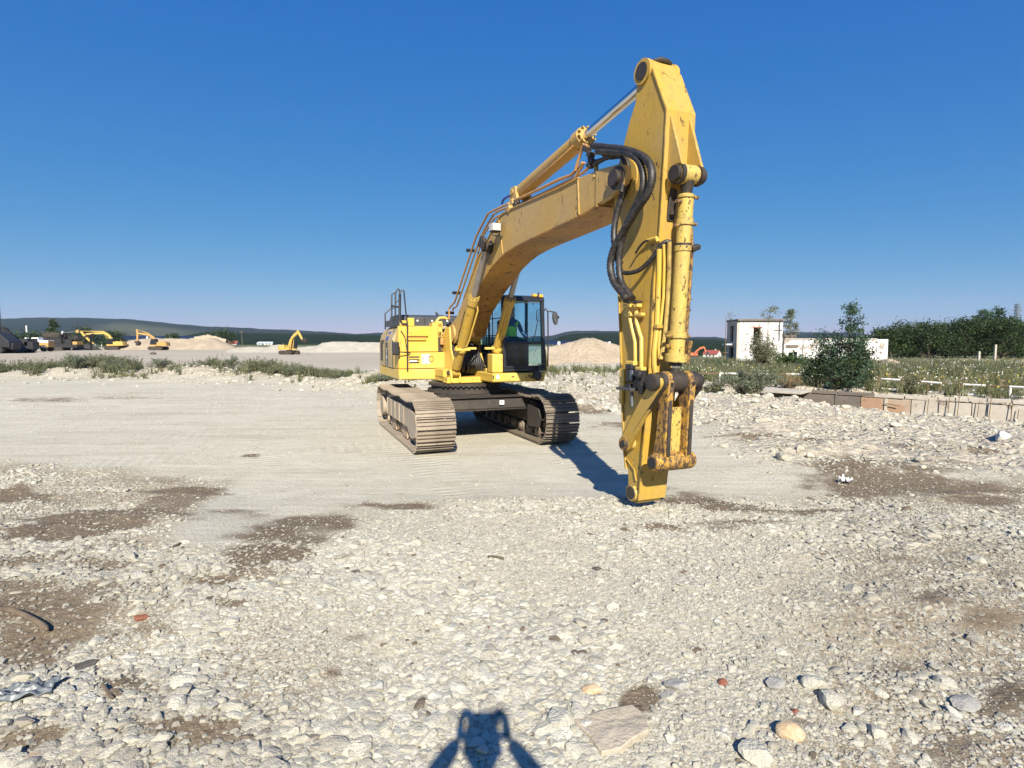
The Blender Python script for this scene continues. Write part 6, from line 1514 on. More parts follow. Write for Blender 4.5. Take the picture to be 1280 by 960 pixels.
# ------------------------------------------------------------------ far machines
def far_digger(label, base, yaw, col, boom, stick, bucket=None, scale=1.0, slew=0.0, tr=True):
    """x forward; boom / stick: x-z lines"""
    E0 = empty('excavator', base, yaw, label=label, cat='excavator', group='diggers parked far off'); E0.scale = (scale,) * 3
    for s in (-1, 1):
        mb = MB(); P = [(-1.9 + 0 * 1, .45), (-1.75, .16), (-1.5, .02), (1.5, .02), (1.85, .2), (1.98, .5), (1.85, .8), (1.5, .95), (-1.4, .95), (-1.8, .78)]
        mb.prism(P, s * 1.28 - .3, s * 1.28 + .3); 
        for k in range(14): mb.bb(-1.45 + k * .225 - .04, -1.45 + k * .225 + .04, s * 1.28 - .31, s * 1.28 + .31, .94, .99)
        o = mb.build('track', M['dark_frame'], E0, .03); o.rotation_euler = (0, 0, slew)
    mb = MB(); mb.bb(-.8, .8, -1.0, 1.0, .45, .95).cyl((0, 0, .9), (0, 0, 1.15), .7, 18); mb.build('undercarriage_frame', M['dark_frame'], E0)
    mb = MB(); mb.slab([(1.1, -1.3), (1.1, -.3), (.5, -.3), (.5, .3), (1.4, .3), (1.4, 1.35), (-2.0, 1.35), (-2.7, .9), (-2.85, 0), (-2.7, -.9), (-2.0, -1.3)], 1.12, 1.45)
    mb.slab([(-.3, -1.28), (-.3, .25), (-1.9, .25), (-1.9, -1.28)], 1.45, 2.25).slab([(-.35, .25), (-.35, 1.3), (-1.9, 1.3), (-1.9, .25)], 1.45, 2.15)
    mb.slab([(-1.9, -1.28), (-1.9, 1.3), (-2.6, .9), (-2.8, 0), (-2.6, -.9)], 1.45, 2.1).bb(.2, 1.0, -1.25, -.45, 1.45, 1.85).cyl((-1.2, -.6, 2.2), (-1.2, -.6, 2.65), .06, 8)
    b_ = mb.build('body', col, E0, .05)
    mb = MB(); mb.prism([(-.3, 1.47), (1.35, 1.47), (1.38, 2.1), (1.1, 2.98), (-.25, 3.0)], .38, 1.32); cb_ = mb.build('cab', M['cab_black'], E0, .04)
    MB().prism([(.3, 2.0), (1.25, 2.0), (1.02, 2.85), (.3, 2.85)], 1.322, 1.335).prism([(-.2, 2.0), (.2, 2.0), (.2, 2.85), (-.2, 2.85)], 1.322, 1.335).prism([(.3, 2.0), (1.25, 2.0), (1.02, 2.85), (.3, 2.85)], .365, .378).build('window', M['window_dark'], cb_)
    def limb(name, pts, w0, w1, hw, yoff=-.03):
        n = len(pts); up, dn = [], []
        for i, (x, z) in enumerate(pts):
            a, b = pts[max(i - 1, 0)], pts[min(i + 1, n - 1)]; dx, dz = b[0] - a[0], b[1] - a[1]; l = math.hypot(dx, dz); t = i / (n - 1)
            ww = (w0 + (w1 - w0) * t) * (1 + .35 * math.sin(math.pi * t)); up.append((x - dz / l * ww, z + dx / l * ww)); dn.append((x + dz / l * ww, z - dx / l * ww))
        return MB().prism(up + dn[::-1], yoff - hw, yoff + hw).build(name, col, E0, .03)
    limb('boom', boom, .24, .17, .24); limb('arm', stick, .22, .13, .17)
    m_ = len(boom) // 2
    for s in (-1, 1): MB().cyl((.75, s * .38, 1.35), ((.75 + boom[m_][0]) / 2, s * .36, (1.35 + boom[m_][1]) / 2), .11, 10).cyl((.75, s * .38, 1.35), (boom[m_][0], s * .34, boom[m_][1]), .06, 8).build('boom_cylinder', col, E0)
    bx, bz = boom[m_]; sx_, sz_ = stick[0]; p0 = Vector((bx, 0, bz + .38)); p1 = Vector((sx_, 0, sz_))
    MB().cyl(p0, p0.lerp(p1, .55), .12, 10).cyl(p0, p1, .06, 8).build('arm_cylinder', col, E0)
    if bucket:
        x, z, a = bucket; P = [(0, .15), (.35, .2), (.75, -.1), (.85, -.55), (.55, -1.0), (.1, -1.1), (-.25, -.95), (.05, -.55), (-.12, -.1)]
        ca, sa = math.cos(a), math.sin(a); MB().prism([(x + p * ca - q * sa, z + p * sa + q * ca) for p, q in P], -.55, .55).build('bucket', M['greasy'], E0, .02)
    return E0
Pz = lambda u, Y: atg(u, Y)
# amber digger, side on, arm to the left
far_digger('amber digger seen side on with its arm hanging down to the left', Pz(199, 150), math.pi, M['far_amber'],
           [(.1, 1.9), (1.2, 3.3), (2.2, 4.0), (3.4, 4.25), (5.1, 4.5)], [(5.6, 5.5), (5.35, 4.6), (5.5, 3.0), (5.6, 1.4)], (5.6, 1.35, math.pi + .6 - .9), 1.0)
# long yellow digger, side on
far_digger('bright yellow digger with its arm folded forward onto the dark heap', Pz(145, 158), math.pi, M['far_yellow'],
           [(.1, 1.9), (1.6, 3.9), (2.6, 4.5), (4.8, 4.4), (7.6, 4.2)], [(9.0, 5.0), (8.2, 3.9), (6.4, 2.1), (5.6, 1.6)], (9.6, 3.2, 1.2), 1.05)
# rear view digger reaching right
far_digger('small yellow digger with its arm raised high to the right', Pz(362, 103), R(-22), M['far_yellow'],
           [(.1, 1.9), (.6, 3.2), (1.3, 4.2), (2.4, 4.9), (3.1, 5.3)], [(2.7, 5.7), (3.1, 5.2), (3.9, 4.0), (4.5, 3.1)], (4.5, 3.2, 1.3), .76)
far_digger('red digger beyond the arm tip with its arm reaching right', Pz(868, 300), R(-8), M['orange'],
           [(.1, 1.9), (.7, 3.0), (1.8, 3.9), (3.1, 4.3), (3.8, 4.6)], [(3.4, 4.9), (3.9, 4.5), (4.4, 3.3), (4.7, 2.3)], (4.7, 2.2, 1.0), 1.25)

# dark crushing plant with chutes and conveyor
def boxes(name, m, parent, L, bev=.05):
    mb = MB()
    for b in L: mb.bb(*b)
    return mb.build(name, m, parent, bev)
K = empty('crusher', Pz(76, 150), 0, label='dark crushing plant on tracks beside the tall poplar', cat='crusher')
boxes('chassis', M['black_steel'], K, [(-4.5, 5.5, -1.2, 1.2, .8, 1.9), (-3.5, 1.5, -1.3, 1.3, 1.9, 3.4), (2.2, 4.2, -1.1, 1.1, 1.9, 3.0)])
boxes('track', M['dark_frame'], K, [(-3.6, 1.8, -1.5, -.9, .05, .95)]); boxes('track', M['dark_frame'], K, [(-3.6, 1.8, .9, 1.5, .05, .95)])
mb = MB(); mb.add([(-2.4, -1.5, 3.4), (1.0, -1.5, 3.4), (1.0, 1.5, 3.4), (-2.4, 1.5, 3.4), (-3.4, -2.0, 4.7), (1.6, -2.0, 4.7), (1.6, 2.0, 4.7), (-3.4, 2.0, 4.7)], [(0, 1, 5, 4), (1, 2, 6, 5), (2, 3, 7, 6), (3, 0, 4, 7), (0, 3, 2, 1)])
h_ = mb.build('hopper', M['dark_frame'], K, 0); so = h_.modifiers.new('solid', 'SOLIDIFY'); so.thickness = .08
mb = MB(); mb.box((5.6, 0, 3.2), (7.5, .9, .25), (0, -.32, 0)); 
for k in (1, 5): mb.bb(2.6 + k * 1.15, 2.66 + k * 1.15, -.4, .4, .0, 2.2 + k * .36)
mb.build('conveyor', M['black_steel'], K)
MB().box((3.8, -.6, 4.9), (4.6, .5, .18), (0, -.10, 0)).build('loading_arm', M['galv'], K)
MB().bb(5.2, 5.9, -.9, -.3, 4.7, 5.5).build('arm_head', M['far_amber'], K, .05); MB().box((1.6, -.9, 4.7), (.35, .3, .8), (0, .5, 0)).build('chute_flap', M['white'], K)
rr = random.Random(31); mb = MB()
for k in range(46): mb.box((rr.uniform(-4.4, 5.2), rr.uniform(-1.3, 1.3), rr.uniform(.8, 4.4) * rr.uniform(.6, 1)), (rr.uniform(.1, .9), rr.uniform(.1, .8), rr.uniform(.1, .8)), (0, rr.uniform(-.5, .5), 0))
for k in range(9): x = rr.uniform(-4, 5); mb.tube([(x, -1.3, rr.uniform(1, 2)), (x + rr.uniform(-1, 1), -1.35, rr.uniform(3, 4.8))], .06, 5)
o = mb.build('machinery', M['greasy'], K, 0); o['kind'] = 'stuff'
boxes('engine_box', M['far_amber'], K, [(4.4, 5.6, -1.25, 1.0, 1.6, 2.4)])
boxes('handrail', M['galv'], K, [(-3.4, 1.5, -1.55, -1.5, 3.9, 3.95), (-3.4, -3.35, -1.55, -1.5, 3.4, 3.95), (1.45, 1.5, -1.55, -1.5, 3.4, 3.95)], 0)
Lo = empty('wheel_loader', Pz(50, 132), R(185), label='pale white and amber wheel loader left of the crushing plant', cat='loader')
boxes('body', M['far_amber'], Lo, [(-2.8, 1.2, -1.1, 1.1, 1.0, 1.8), (-2.8, -.6, -1.0, 1.0, 1.8, 2.5)]); boxes('engine_cover', M['white'], Lo, [(-2.75, -.5, -1.02, 1.02, 2.0, 2.6)])
boxes('cab', M['white'], Lo, [(-.5, 1.0, -.8, .8, 1.8, 2.1), (-.5, 1.0, -.8, .8, 3.0, 3.25), (-.5, -.35, -.8, .8, 2.1, 3.0), (.85, 1.0, -.8, .8, 2.1, 3.0)]); boxes('window', M['window_dark'], Lo, [(-.36, .86, -.77, .77, 2.1, 3.0)])
for sx2 in (-1.8, 1.9):
    for s in (-1, 1): MB().turned((sx2, s * .75, .75), (sx2, s * 1.3, .75), [(0, .62), (.1, .75), (.9, .75), (1, .62)], 20).build('wheel', M['rubber'], Lo)
mb = MB(); mb.box((2.5, 0, 1.4), (2.6, .9, .3), (0, .25, 0)); mb.build('lift_arm', M['far_amber'], Lo); MB().prism([(3.5, .2), (4.6, .25), (4.4, 1.3), (3.6, 1.4)], -1.4, 1.4).build('bucket', M['white'], Lo)
S_ = empty('screening_plant', Pz(28, 128), 0, label='dark screening plant with a pale chute near the chimney', cat='screening plant')
boxes('frame', M['black_steel'], S_, [(-2.4, 2.6, -1, 1, .1, 1.3), (-1.4, 2.2, -.9, .9, 1.3, 2.9), (1.4, 3.4, -.9, .9, .6, 2.3)]); MB().box((-1.9, 0, 2.9), (.35, 1.2, 2.6), (0, -.35, 0)).build('chute', M['galv'], S_); MB().box((-.9, 0, 2.2), (.35, 1.2, 1.6), (0, .6, 0)).build('chute', M['galv'], S_)
boxes('feed_box', M['white'], S_, [(1.2, 1.6, -.4, .4, 2.95, 3.2)])
# big dark machine cut by the left edge, with a mast
B_ = empty('drilling_rig', Pz(0, 104), 0, label='black crawler rig with a tall mast cut by the left frame edge', cat='drilling rig')
mb = MB(); mb.prism([(-4.4, .5), (-4, 0.05), (1.6, .05), (2.1, .5), (1.7, 1.1), (-4, 1.1)], -1.6, -.9); mb.build('track', M['black_steel'], B_, .05); mb = MB(); mb.prism([(-4.4, .5), (-4, 0.05), (1.6, .05), (2.1, .5), (1.7, 1.1), (-4, 1.1)], .9, 1.6); mb.build('track', M['black_steel'], B_, .05)
mb = MB(); mb.prism([(-5, 1.1), (3.1, 1.1), (3.0, 2.2), (1.6, 3.4), (.5, 3.9), (-5, 3.9)], -1.3, 1.3); mb.build('body', M['black_steel'], B_, .08)
MB().box((2.6, 0, 1.4), (1.6, 1.8, 1.2), (0, .15, 0)).build('counterweight', M['black_steel'], B_, .1)
MB().bb(-.35, .45, -.3, .3, 3.6, 11.4).build('mast', M['slate'], B_, .03); mb = MB(); mb.tube([(.05, -.45, 11.2), (1.3, -.45, 4)], .04, 5).cyl((.05, -.4, 11.3), (.05, .4, 11.3), .3, 12); mb.build('mast_head', M['black_steel'], B_)
CH = MB().tube([(0, 0, -.3), (0, 0, 4), (0, 0, 9.2)], [.42, .36, .30], 16).tube([(0, 0, 9.2), (0, 0, 9.5)], [.36, .36], 16).build('chimney', M['wall_pale'], None, 0, loc=Pz(36, 250)); tag(CH, 'slim pale chimney standing before the far blue hills', 'chimney')

# ------------------------------------------------------------------ far houses, barns, solar arrays
def house(label, base, yaw, L, W, H, rise, wall, roof, name='house', wins=3, door=True):
    Hh = empty(name, base, yaw, label=label, cat=name.replace('_', ' '))
    MB().prism([(-L / 2, -.3), (L / 2, -.3), (L / 2, H), (-L / 2, H)], -W / 2, W / 2).build('wall', wall, Hh)
    for s in (-1, 1): MB().add([(s * L / 2, -W / 2, H), (s * L / 2, W / 2, H), (s * L / 2, 0, H + rise), (s * (L / 2 - .2), -W / 2, H), (s * (L / 2 - .2), W / 2, H), (s * (L / 2 - .2), 0, H + rise)], [(0, 1, 2), (5, 4, 3), (0, 3, 4, 1), (1, 4, 5, 2), (2, 5, 3, 0)]).build('gable', wall, Hh)
    rf_ = MB(); e = .4; t = .15
    for s in (-1, 1):
        rf_.add([(-L / 2 - e, s * (W / 2 + e), H - rise * e / (W / 2)), (L / 2 + e, s * (W / 2 + e), H - rise * e / (W / 2)), (L / 2 + e, 0, H + rise + .02), (-L / 2 - e, 0, H + rise + .02),
                 (-L / 2 - e, s * (W / 2 + e), H - rise * e / (W / 2) + t), (L / 2 + e, s * (W / 2 + e), H - rise * e / (W / 2) + t), (L / 2 + e, 0, H + rise + t), (-L / 2 - e, 0, H + rise + t)], [(0, 1, 2, 3), (4, 7, 6, 5), (0, 4, 5, 1), (1, 5, 6, 2), (0, 3, 7, 4)])
    r_ = rf_.build('roof', roof, Hh, 0, smooth=0)
    if name == 'house': MB().bb(L * .2, L * .2 + .6, -.3, .3, H + rise * .5, H + rise + .9).build('chimney', wall, r_)
    for k in range(wins):
        x = -L / 2 + L * (k + 1) / (wins + 1); wn = MB().bb(x - .5, x + .5, -W / 2 - .04, -W / 2 + .05, H * .35, H * .35 + 1.2).build('window', M['window_dark'], Hh)
        MB().bb(x - .6, x + .6, -W / 2 - .08, -W / 2 - .04, H * .35 - .12, H * .35).build('sill', wall, wn)
    if door: MB().bb(L / 2 - .02, L / 2 + .05, -.5, .5, 0, min(2.1, H)).build('door', M['wood'], Hh)
    return Hh
house('white gabled house with a dark red roof beyond the red digger', atg(890, 400), R(-42), 10, 8, 2.8, 2.6, M['wall_pale'], M['tile_red'], wins=3)
house('low red-roofed shed behind the long left heap', atg(293, 470), 0, 6.6, 5, 1.2, 2.2, M['wall_pale'], M['tile_red'], 'shed')
house('far pale metal barn at the wood edge', atg(336, 460), R(20), 6.5, 5, 1.2, 1.4, M['wall_pale'], M['sheet'], 'barn', 2)
house('smaller far metal barn left of the other', atg(327, 465), R(-10), 4.5, 4, 1.4, 1.2, M['sheet'], M['sheet'], 'barn', 1)
p_ = MB().cyl((0, 0, -.2), (0, 0, 6.2), .12, 8, .08).bb(-.7, .7, -.06, .06, 5.6, 5.75).build('power_pole', M['wood'], None, 0, loc=atg(303.5, 200)); tag(p_, 'thin wooden power pole right of the red-roofed shed', 'pole')
for i, (u0, u1, Y, lab) in enumerate([(682, 699, 170, 'dark solar array nearest the cab mirror'), (701, 722, 172, 'second dark solar array behind the sand heap'), (724, 741, 174, 'third dark solar array just left of the sand peak'), (743, 762, 176, 'fourth dark solar array partly behind the sand peak'),
                                      (118, 150, 265, 'long far solar array between the left yellow diggers'), (152, 186, 262, 'far solar array above the amber digger arm'), (188, 214, 262, 'far solar array right of the amber digger cab'), (220, 246, 262, 'last far solar array before the left wood')]):
    z0 = 2.1 + (HOR - (430 if i < 4 else 424)) / F_PX * Y; x0, x1 = (u0 - 640) / F_PX * Y, (u1 - 640) / F_PX * Y; h0 = 1.0 if i < 4 else 1.5
    So = empty('solar_array', ((x0 + x1) / 2, Y, hz((x0 + x1) / 2, Y)), 0, label=lab, cat='solar array', group='rows of solar panels'); L = x1 - x0; npn = 4
    lo_, hi_ = max(.5, z0 - .2), z0 + h0
    for k in range(npn):
        xa = -L / 2 + L * k / npn + .06; xb = -L / 2 + L * (k + 1) / npn - .06
        MB().add([(xa, 0, lo_), (xb, 0, lo_), (xb, 1.8, hi_), (xa, 1.8, hi_), (xa, .05, lo_ - .05), (xb, .05, lo_ - .05), (xb, 1.85, hi_ - .05), (xa, 1.85, hi_ - .05)], [(0, 1, 2, 3), (7, 6, 5, 4), (0, 4, 5, 1), (2, 6, 7, 3), (0, 3, 7, 4), (1, 5, 6, 2)]).build('panel', M['solar'], So, 0, smooth=0)
        MB().bb(xa, xa + .15, .9, 1.05, -.2, (lo_ + hi_) / 2).build('post', M['white'], So)
    MB().bb(L / 2 - .5, L / 2 + .25, -.1, 0, lo_ - .1, hi_ - .3).build('inverter_box', M['white'], So)

# pylon
PY = empty('pylon', atg(1267, 175), 0, label='grey lattice pylon rising behind the dark trees at right', cat='pylon')
PY.scale = (.55, .55, 1.22)
def lattice(mb, w0, w1, z0, z1, n, r=.05):
    for k in range(n):
        za, zb = z0 + (z1 - z0) * k / n, z0 + (z1 - z0) * (k + 1) / n; wa, wb = w0 + (w1 - w0) * k / n, w0 + (w1 - w0) * (k + 1) / n
        A = [(-wa, -wa, za), (wa, -wa, za), (wa, wa, za), (-wa, wa, za)]; B = [(-wb, -wb, zb), (wb, -wb, zb), (wb, wb, zb), (-wb, wb, zb)]
        for i in range(4):
            j = (i + 1) % 4; mb.tube([A[i], B[i]], r * 1.5, 4).tube([A[i], B[j]], r, 4).tube([A[j], B[i]], r, 4).tube([B[i], B[j]], r, 4)
    return mb
lattice(MB(), 1.7, .85, -.2, 10.5, 9, .07).build('tower', M['galv'], PY, 0); mb = lattice(MB(), .85, .85, 10.5, 13.6, 4, .07); mb.build('tower_head', M['galv'], PY, 0)
mb = MB()
for s in (-1, 1): mb.tube([(s * .85, 0, 11.9), (s * 3.2, 0, 12.0)], .07, 4).tube([(s * .85, 0, 12.7), (s * 3.2, 0, 12.0)], .06, 4).tube([(s * .85, 0, 8.0), (s * 2.6, 0, 8.0)], .09, 4).tube([(s * 2.2, 0, 8.0), (s * 2.2, 0, 7.3)], .12, 5)
mb.build('cross_arm', M['galv'], PY, 0)

# ------------------------------------------------------------------ the white ruin
WY = 56.0
RU = empty('ruined_building', (atg(923, WY).x, WY, -.05), R(0), label='white flaking ruined building with a two storey tower and a low wing', cat='building')
def lx(u, Y=WY): return (u - 640) / F_PX * Y - RU.location.x
def lz(v, Y=WY): return CAM_H + (HOR - v) / F_PX * Y - RU.location.z
zt_, zb_ = lz(401.5), -.3
x0, x1 = 0.0, lx(977)
def wall_with_holes(mb, a, b, z0, z1, y, t, holes):
    """wall along x from a to b; holes (xa, xb, za, zb)"""
    xs_ = sorted({a, b} | {h for H in holes for h in H[:2]}); 
    for i in range(len(xs_) - 1):
        xa, xb = xs_[i], xs_[i + 1]; cuts = sorted([(h[2], h[3]) for h in holes if h[0] <= xa + 1e-6 and h[1] >= xb - 1e-6]); z = z0
        for c0, c1 in cuts:
            if c0 > z: mb.bb(xa, xb, y, y + t, z, c0)
            z = c1
        if z < z1: mb.bb(xa, xb, y, y + t, z, z1)
    return mb
h1 = (lx(940.5), lx(949.5), lz(431), lz(409.8)); tw = MB(); wall_with_holes(tw, x0, x1, zb_, zt_, 0, .25, [h1])
sideD = 3.4; skew = .27   # the tower's left wall recedes to the left
tower = tw.build('tower_wall', M['plaster'], RU, 0)
# left wall (seen obliquely) with two openings one above the other
lw = MB(); ang = math.atan2(3.3, skew - .0); Ls = math.hypot(3.3, skew)
wall_with_holes(lw, 0, Ls, zb_, zt_, 0, .22, [(Ls * .30, Ls * .72, 0.0, lz(434)), (Ls * .34, Ls * .70, lz(427), lz(407))])
lwo = lw.build('tower_wall', M['concrete'], RU, 0, loc=(0, .02, 0), rot=(0, 0, ang))
for a_, b_, c_, d_ in (h1,):
    for q_ in ((a_, a_ + .07, c_, d_), (b_ - .07, b_, c_, d_)): MB().bb(q_[0], q_[1], .08, .16, q_[2], q_[3]).build('door_frame', M['wood'], RU, 0)
MB().tube([(x1 - .35, -.07, zt_ - .1), (x1 - .35, -.07, lz(426))], .05, 8).build('drain_pipe', M['galv'], RU)
MB().bb(-.2, x1 + .06, -.24, -.221, zt_ + .02, zt_ + .14).build('gutter_edge', M['concrete_dark'], RU, 0)
for k_ in range(9): x_ = random.uniform(.2, x1 - .6); z_ = random.uniform(.4, zt_ - .5); w__ = random.uniform(.12, .5); MB().slab([(x_ + w__ * math.cos(q) * random.uniform(.6, 1), w__ * .6 * math.sin(q) * random.uniform(.6, 1)) for q in [i_ * .7 for i_ in range(9)]], 0, .012).build('bare_patch', M['concrete'], RU, 0, loc=(0, -.013, z_), rot=(math.pi / 2, 0, 0)) if not (h1[0] - .5 < x_ < h1[1] + .5) else None
bk = MB(); bk.bb(skew + .05, x1 - .5, 3.3, 3.5, zb_, zt_).bb(x1 - .25, x1 - .003, .26, 3.3, zb_, zt_); bk.build('tower_wall', M['concrete'], RU, 0)
MB().slab([(-.25, -.22), (x1 + .12, -.22), (x1 + .12, 3.6), (skew - .2, 3.6)], zt_ + .003, zt_ + .20).build('roof_slab', M['concrete_dark'], RU, .02)
MB().slab([(.02, .27), (x1 - .26, .27), (x1 - .3, 3.28), (skew + .25, 3.28)], lz(429) - .0, lz(429) + .15).build('floor_slab', M['concrete_dark'], RU, 0)
MB().box((skew * .5 - .45, 1.6, lz(430.5)), (1.1, 1.2, .14)).build('balcony_slab', M['wall_pale'], RU, 0)
MB().bb(h1[0] - .08, h1[1] + .12, -.05, -.003, h1[3] - .02, h1[3] + .10).build('lintel', M['rock_red'], RU, 0)
MB().bb(h1[0], h1[1], .27, .33, h1[2], h1[2] + .45).build('broken_parapet', M['concrete'], RU, 0)
MB().bb(lx(966), lx(976.5), -.012, -.002, lz(414), lz(412)).bb(lx(958), lx(959), -.012, -.002, lz(455), lz(404)).build('wall_crack', M['concrete_dark'], RU, 0)
# low wing
wz = lz(424.7); wx0, wx1 = x1 - .9, lx(1105.5)
hs = [(lx(983), lx(988.5), zb_ + .3, lz(440.5)), (lx(989.6), lx(993.8), zb_ + .3, lz(439.5))]
wg = MB(); wall_with_holes(wg, wx0 + .95, wx1 - 1.1, zb_, wz, -.35, .25, hs); wg.build('wing_wall', M['plaster'], RU, 0)
MB().bb(wx1 - 1.098, wx1, -.42, -.10, zb_, wz + .05).build('wing_pier', M['plaster'], RU, .02)
MB().bb(wx1 - .3, wx1 - .02, -.09, 3.2, zb_, wz).bb(wx0 + .8, wx1, 3.21, 3.45, zb_, wz).build('wing_wall', M['plaster'], RU, 0)
MB().bb(wx0 + .95, wx1 - 1.1, -.42, 3.3, wz + .004, wz + .13).build('roof_slab', M['concrete'], RU, .02)
MB().bb(lx(979), lx(994), -.39, -.352, lz(435), lz(431)).build('lintel', M['concrete_dark'], RU, 0)
MB().bb(lx(1000), lx(1001), -.37, -.351, zb_, wz - .05).bb(lx(1021), lx(1022), -.37, -.351, zb_, wz - .05).build('wall_crack', M['concrete_dark'], RU, 0)
mb = MB(); rr = random.Random(9)
for k in range(14): x = x1 + .1 + rr.random() * 1.2; mb.box((x, -.1 + rr.random() * .3, wz + .2 + rr.random() * .25), (.25, .2, .2), (rr.random(), rr.random(), rr.random()))
mb.build('brick_rubble', M['concrete_dark'], RU, 0)
pa = MB().tube([(0, 0, 0), (.02, 0, 4.6)], .035, 6).tube([(-.3, 0, 1.2), (.3, 0, 1.2)], .025, 5).build('iron_post', M['rail_rust'], None, 0, loc=(atg(906, 55).x, 55, -.1)); tag(pa, 'thin iron post just left of the tower', 'post')

# ------------------------------------------------------------------ trench wall with railing
def along(a, off=0.0, z=0.0): p = TR_A + TR_D * a + TR_N * off; return Vector((p.x, p.y, z))
TL = (TR_B - TR_A).length; rotw = math.atan2(TR_D.y, TR_D.x)
def a_at(u):      # distance along the wall seen at photo column u
    k = (u - 640) / F_PX; return (k * TR_A.y - TR_A.x) / (TR_D.x - k * TR_D.y)
WL = empty('trench_wall', TR_A, rotw, label='old concrete trench wall with rust stained panels and a broken coping', cat='wall')
cuts = [a_at(u) for u in (1012, 1045, 1078, 1110, 1141.5, 1179, 1218, 1241, 1268, 1310)] + [TL]
mats = ['concrete_dark', 'concrete_dark', 'concrete_rust', 'concrete_rust', 'concrete', 'concrete', 'concrete', 'concrete', 'concrete', 'concrete']  # first two panels darkened: the shade on that stretch is in the colour
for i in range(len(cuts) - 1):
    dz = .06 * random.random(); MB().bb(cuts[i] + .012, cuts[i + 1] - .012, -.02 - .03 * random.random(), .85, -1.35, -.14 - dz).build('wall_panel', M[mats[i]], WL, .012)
for i, c_ in enumerate(cuts[3:9:2]): MB().bb(c_ - .05, c_ + .05, -.075, -.052, -1.2, -.16).build('pilaster', M['concrete'], WL, .008)
rr = random.Random(12); a = cuts[0]
while a < TL - .5:
    w_ = rr.uniform(.7, 1.6); MB().box((a + w_ / 2, .11 + rr.uniform(-.025, .025), -.06 + rr.uniform(-.03, .04)), (w_ - .03, .32, .13), (rr.gauss(0, .02), rr.gauss(0, .02), rr.gauss(0, .02))).build('coping_block', M[rr.choice(['concrete', 'concrete_dark', 'concrete'])], WL, .015); a += w_
MB().bb(cuts[4], TL, -.55, -.10, -1.35, -1.02).build('wall_footing', M['concrete_rust'], WL, .02)
for i, (u, dz) in enumerate([(1188, 0), (1225, -.1), (1240, .15), (1267, 0), (1275, -.3), (1162, -.1), (1200, .1)]):
    q = a_at(u); MB().cyl((q, -.16, -1.05), (q + .05, -.13, .02 + dz), .013, 6).build('iron_bar', M['rail_rust'], WL)
mb = MB(); mb.tube([(a_at(1141), -.14, -.75), (a_at(1190), -.14, -.88), (a_at(1230), -.14, -1.0)], .02, 6).tube([(a_at(1110), -.14, -.35), (a_at(1128), -.15, -.42)], .018, 6); mb.build('loose_rod', M['rail_rust'], WL)
# ledge and dark void at the left end of the trench
LG = empty('concrete_ledge', TR_A + TR_D * .3 - TR_N * .2, rotw, label='thin concrete ledge with a dark hollow beneath it', cat='ledge')
q0, q1 = a_at(966) - .3, a_at(1016) - .3
MB().slab([(q0 - .2, -1.4), (q1, -1.5), (q1, .3), (q0 - .4, .4)], -.06, .03).build('slab', M['concrete'], LG, .01)
MB().bb(q0, q1, .05, .2, -1.2, -.065).build('back_wall', M['concrete_dark'], LG)  # dark concrete paints the shadow in the hollow
MB().tube([(q1 - .1, -1.3, -.75), (q1 + .8, -.9, -.35)], .05, 6).build('fallen_bar', M['concrete'], LG)
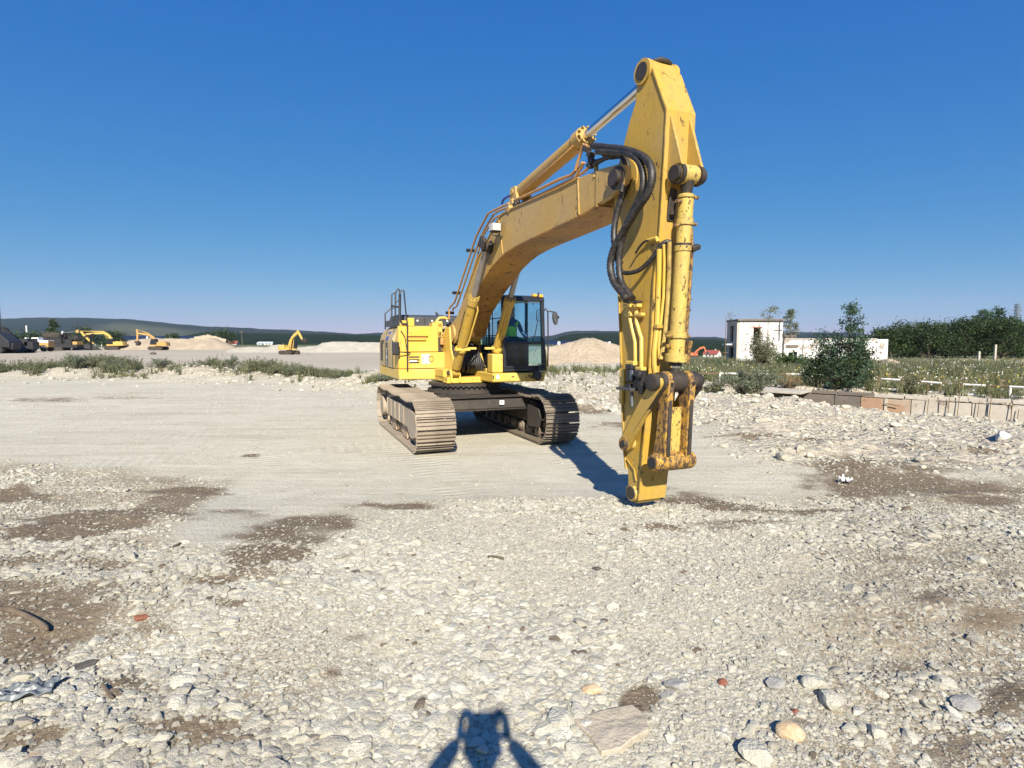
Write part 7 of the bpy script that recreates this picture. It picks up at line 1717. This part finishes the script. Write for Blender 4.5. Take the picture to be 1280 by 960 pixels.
# railing on two levels: white and rusty lengths alternate
def raily(a, off, h): p = along(a, off); return Vector((p.x, p.y, hz(p.x, p.y) + h))
RL = empty('railing', TR_A, 0, label='low two-rail railing of white and rusty lengths along the trench', cat='railing')
O = RL.location
us_ = [866, 900, 926, 950, 964, 983, 1004, 1020, 1040, 1060, 1082, 1102, 1127, 1152, 1179, 1204, 1234, 1262, 1300, 1345]
va_top = lambda u: float(np.interp(u, [866, 925, 1004, 1102, 1127, 1178, 1233, 1280, 1345], [466.5, 467, 468, 473.5, 475, 479, 482, 484, 488])) 
def rp(u, dv=0.0):      # a rail point on a line set back from the wall
    Yr = float(np.interp(u, [860, 960, 1040, 1120, 1200, 1280, 1345], [27.5, 26.6, 25.4, 23.9, 22.2, 20.8, 19.6])); return at(u, va_top(u) + dv, Yr)
for i in range(len(us_) - 1):
    ua, ub = us_[i], us_[i + 1]; white = i % 2 == 1; um = ub if not white else ub - 2
    MB().tube([rp(ua) - O, rp(um) - O], .045 if white else .034, 6).build('rail', M['rail_white' if white else 'rail_rust'], RL)
    if ua > 975: MB().tube([rp(ua, 12) - O, rp(um, 12.5) - O], .038 if white else .02, 6).build('rail', M['rail_white' if white else 'rail_rust'], RL)
for k, u in enumerate([900, 964, 1020, 1082, 1138, 1199, 1263, 1330]):
    p = rp(u); g_ = hz(p.x, p.y); MB().tube([Vector((p.x, p.y, g_ - .1)) - O, p - O], .045 if k in (0, 6) else .032, 6).build('post', M['rail_white' if k in (0, 6) else 'rail_rust'], RL)
for u, lab in ((1243, 'pale concrete post in the meadow before the dark trees'), (1223, 'short pale post left of the other meadow post')):
    p = atg(u, 58); o = MB().bb(-.09, .09, -.09, .09, -.2, 1.9 if u == 1243 else 1.2).build('fence_post', M['concrete'], None, .01, loc=p); tag(o, lab, 'post')
# smooth dark sheet at the bottom of the trench
wp = [along(a_at(1195), -2.6), along(a_at(1195), -.6), along(TL, -.6), along(TL, -3.2)]
me = bpy.data.meshes.new('trench_floor_sheet'); me.from_pydata([(p.x, p.y, -.90) for p in wp], [], [(0, 3, 2, 1)])
tw_ = NT('ditch_sheet'); tw_.b.inputs['Base Color'].default_value = (.03, .028, .02, 1); tw_.b.inputs['Roughness'].default_value = .06
o = lnk('trench_floor_sheet', me, tw_.m); tag(o, kind='structure')

# ------------------------------------------------------------------ the air
mb = MB().bb(-4300, 4300, -250, 4800, -3, 330); o = mb.build('haze', None, None, 0, smooth=0) if False else lnk('haze', mb.mesh('haze', 0))
hm_ = bpy.data.materials.new('haze_air'); hm_.use_nodes = True; t_ = hm_.node_tree; t_.nodes.remove(t_.nodes['Principled BSDF'])
pv = t_.nodes.new('ShaderNodeVolumePrincipled'); pv.inputs['Color'].default_value = (.62, .80, 1.0, 1); pv.inputs['Density'].default_value = 0.00007; pv.inputs['Anisotropy'].default_value = 0.0
t_.links.new(pv.outputs[0], t_.nodes['Material Output'].inputs['Volume']); o.data.materials.append(hm_); tag(o, kind='stuff')
print('objects', len(bpy.data.objects), 'tris', sum(len(m.polygons) for m in bpy.data.meshes) * 2)
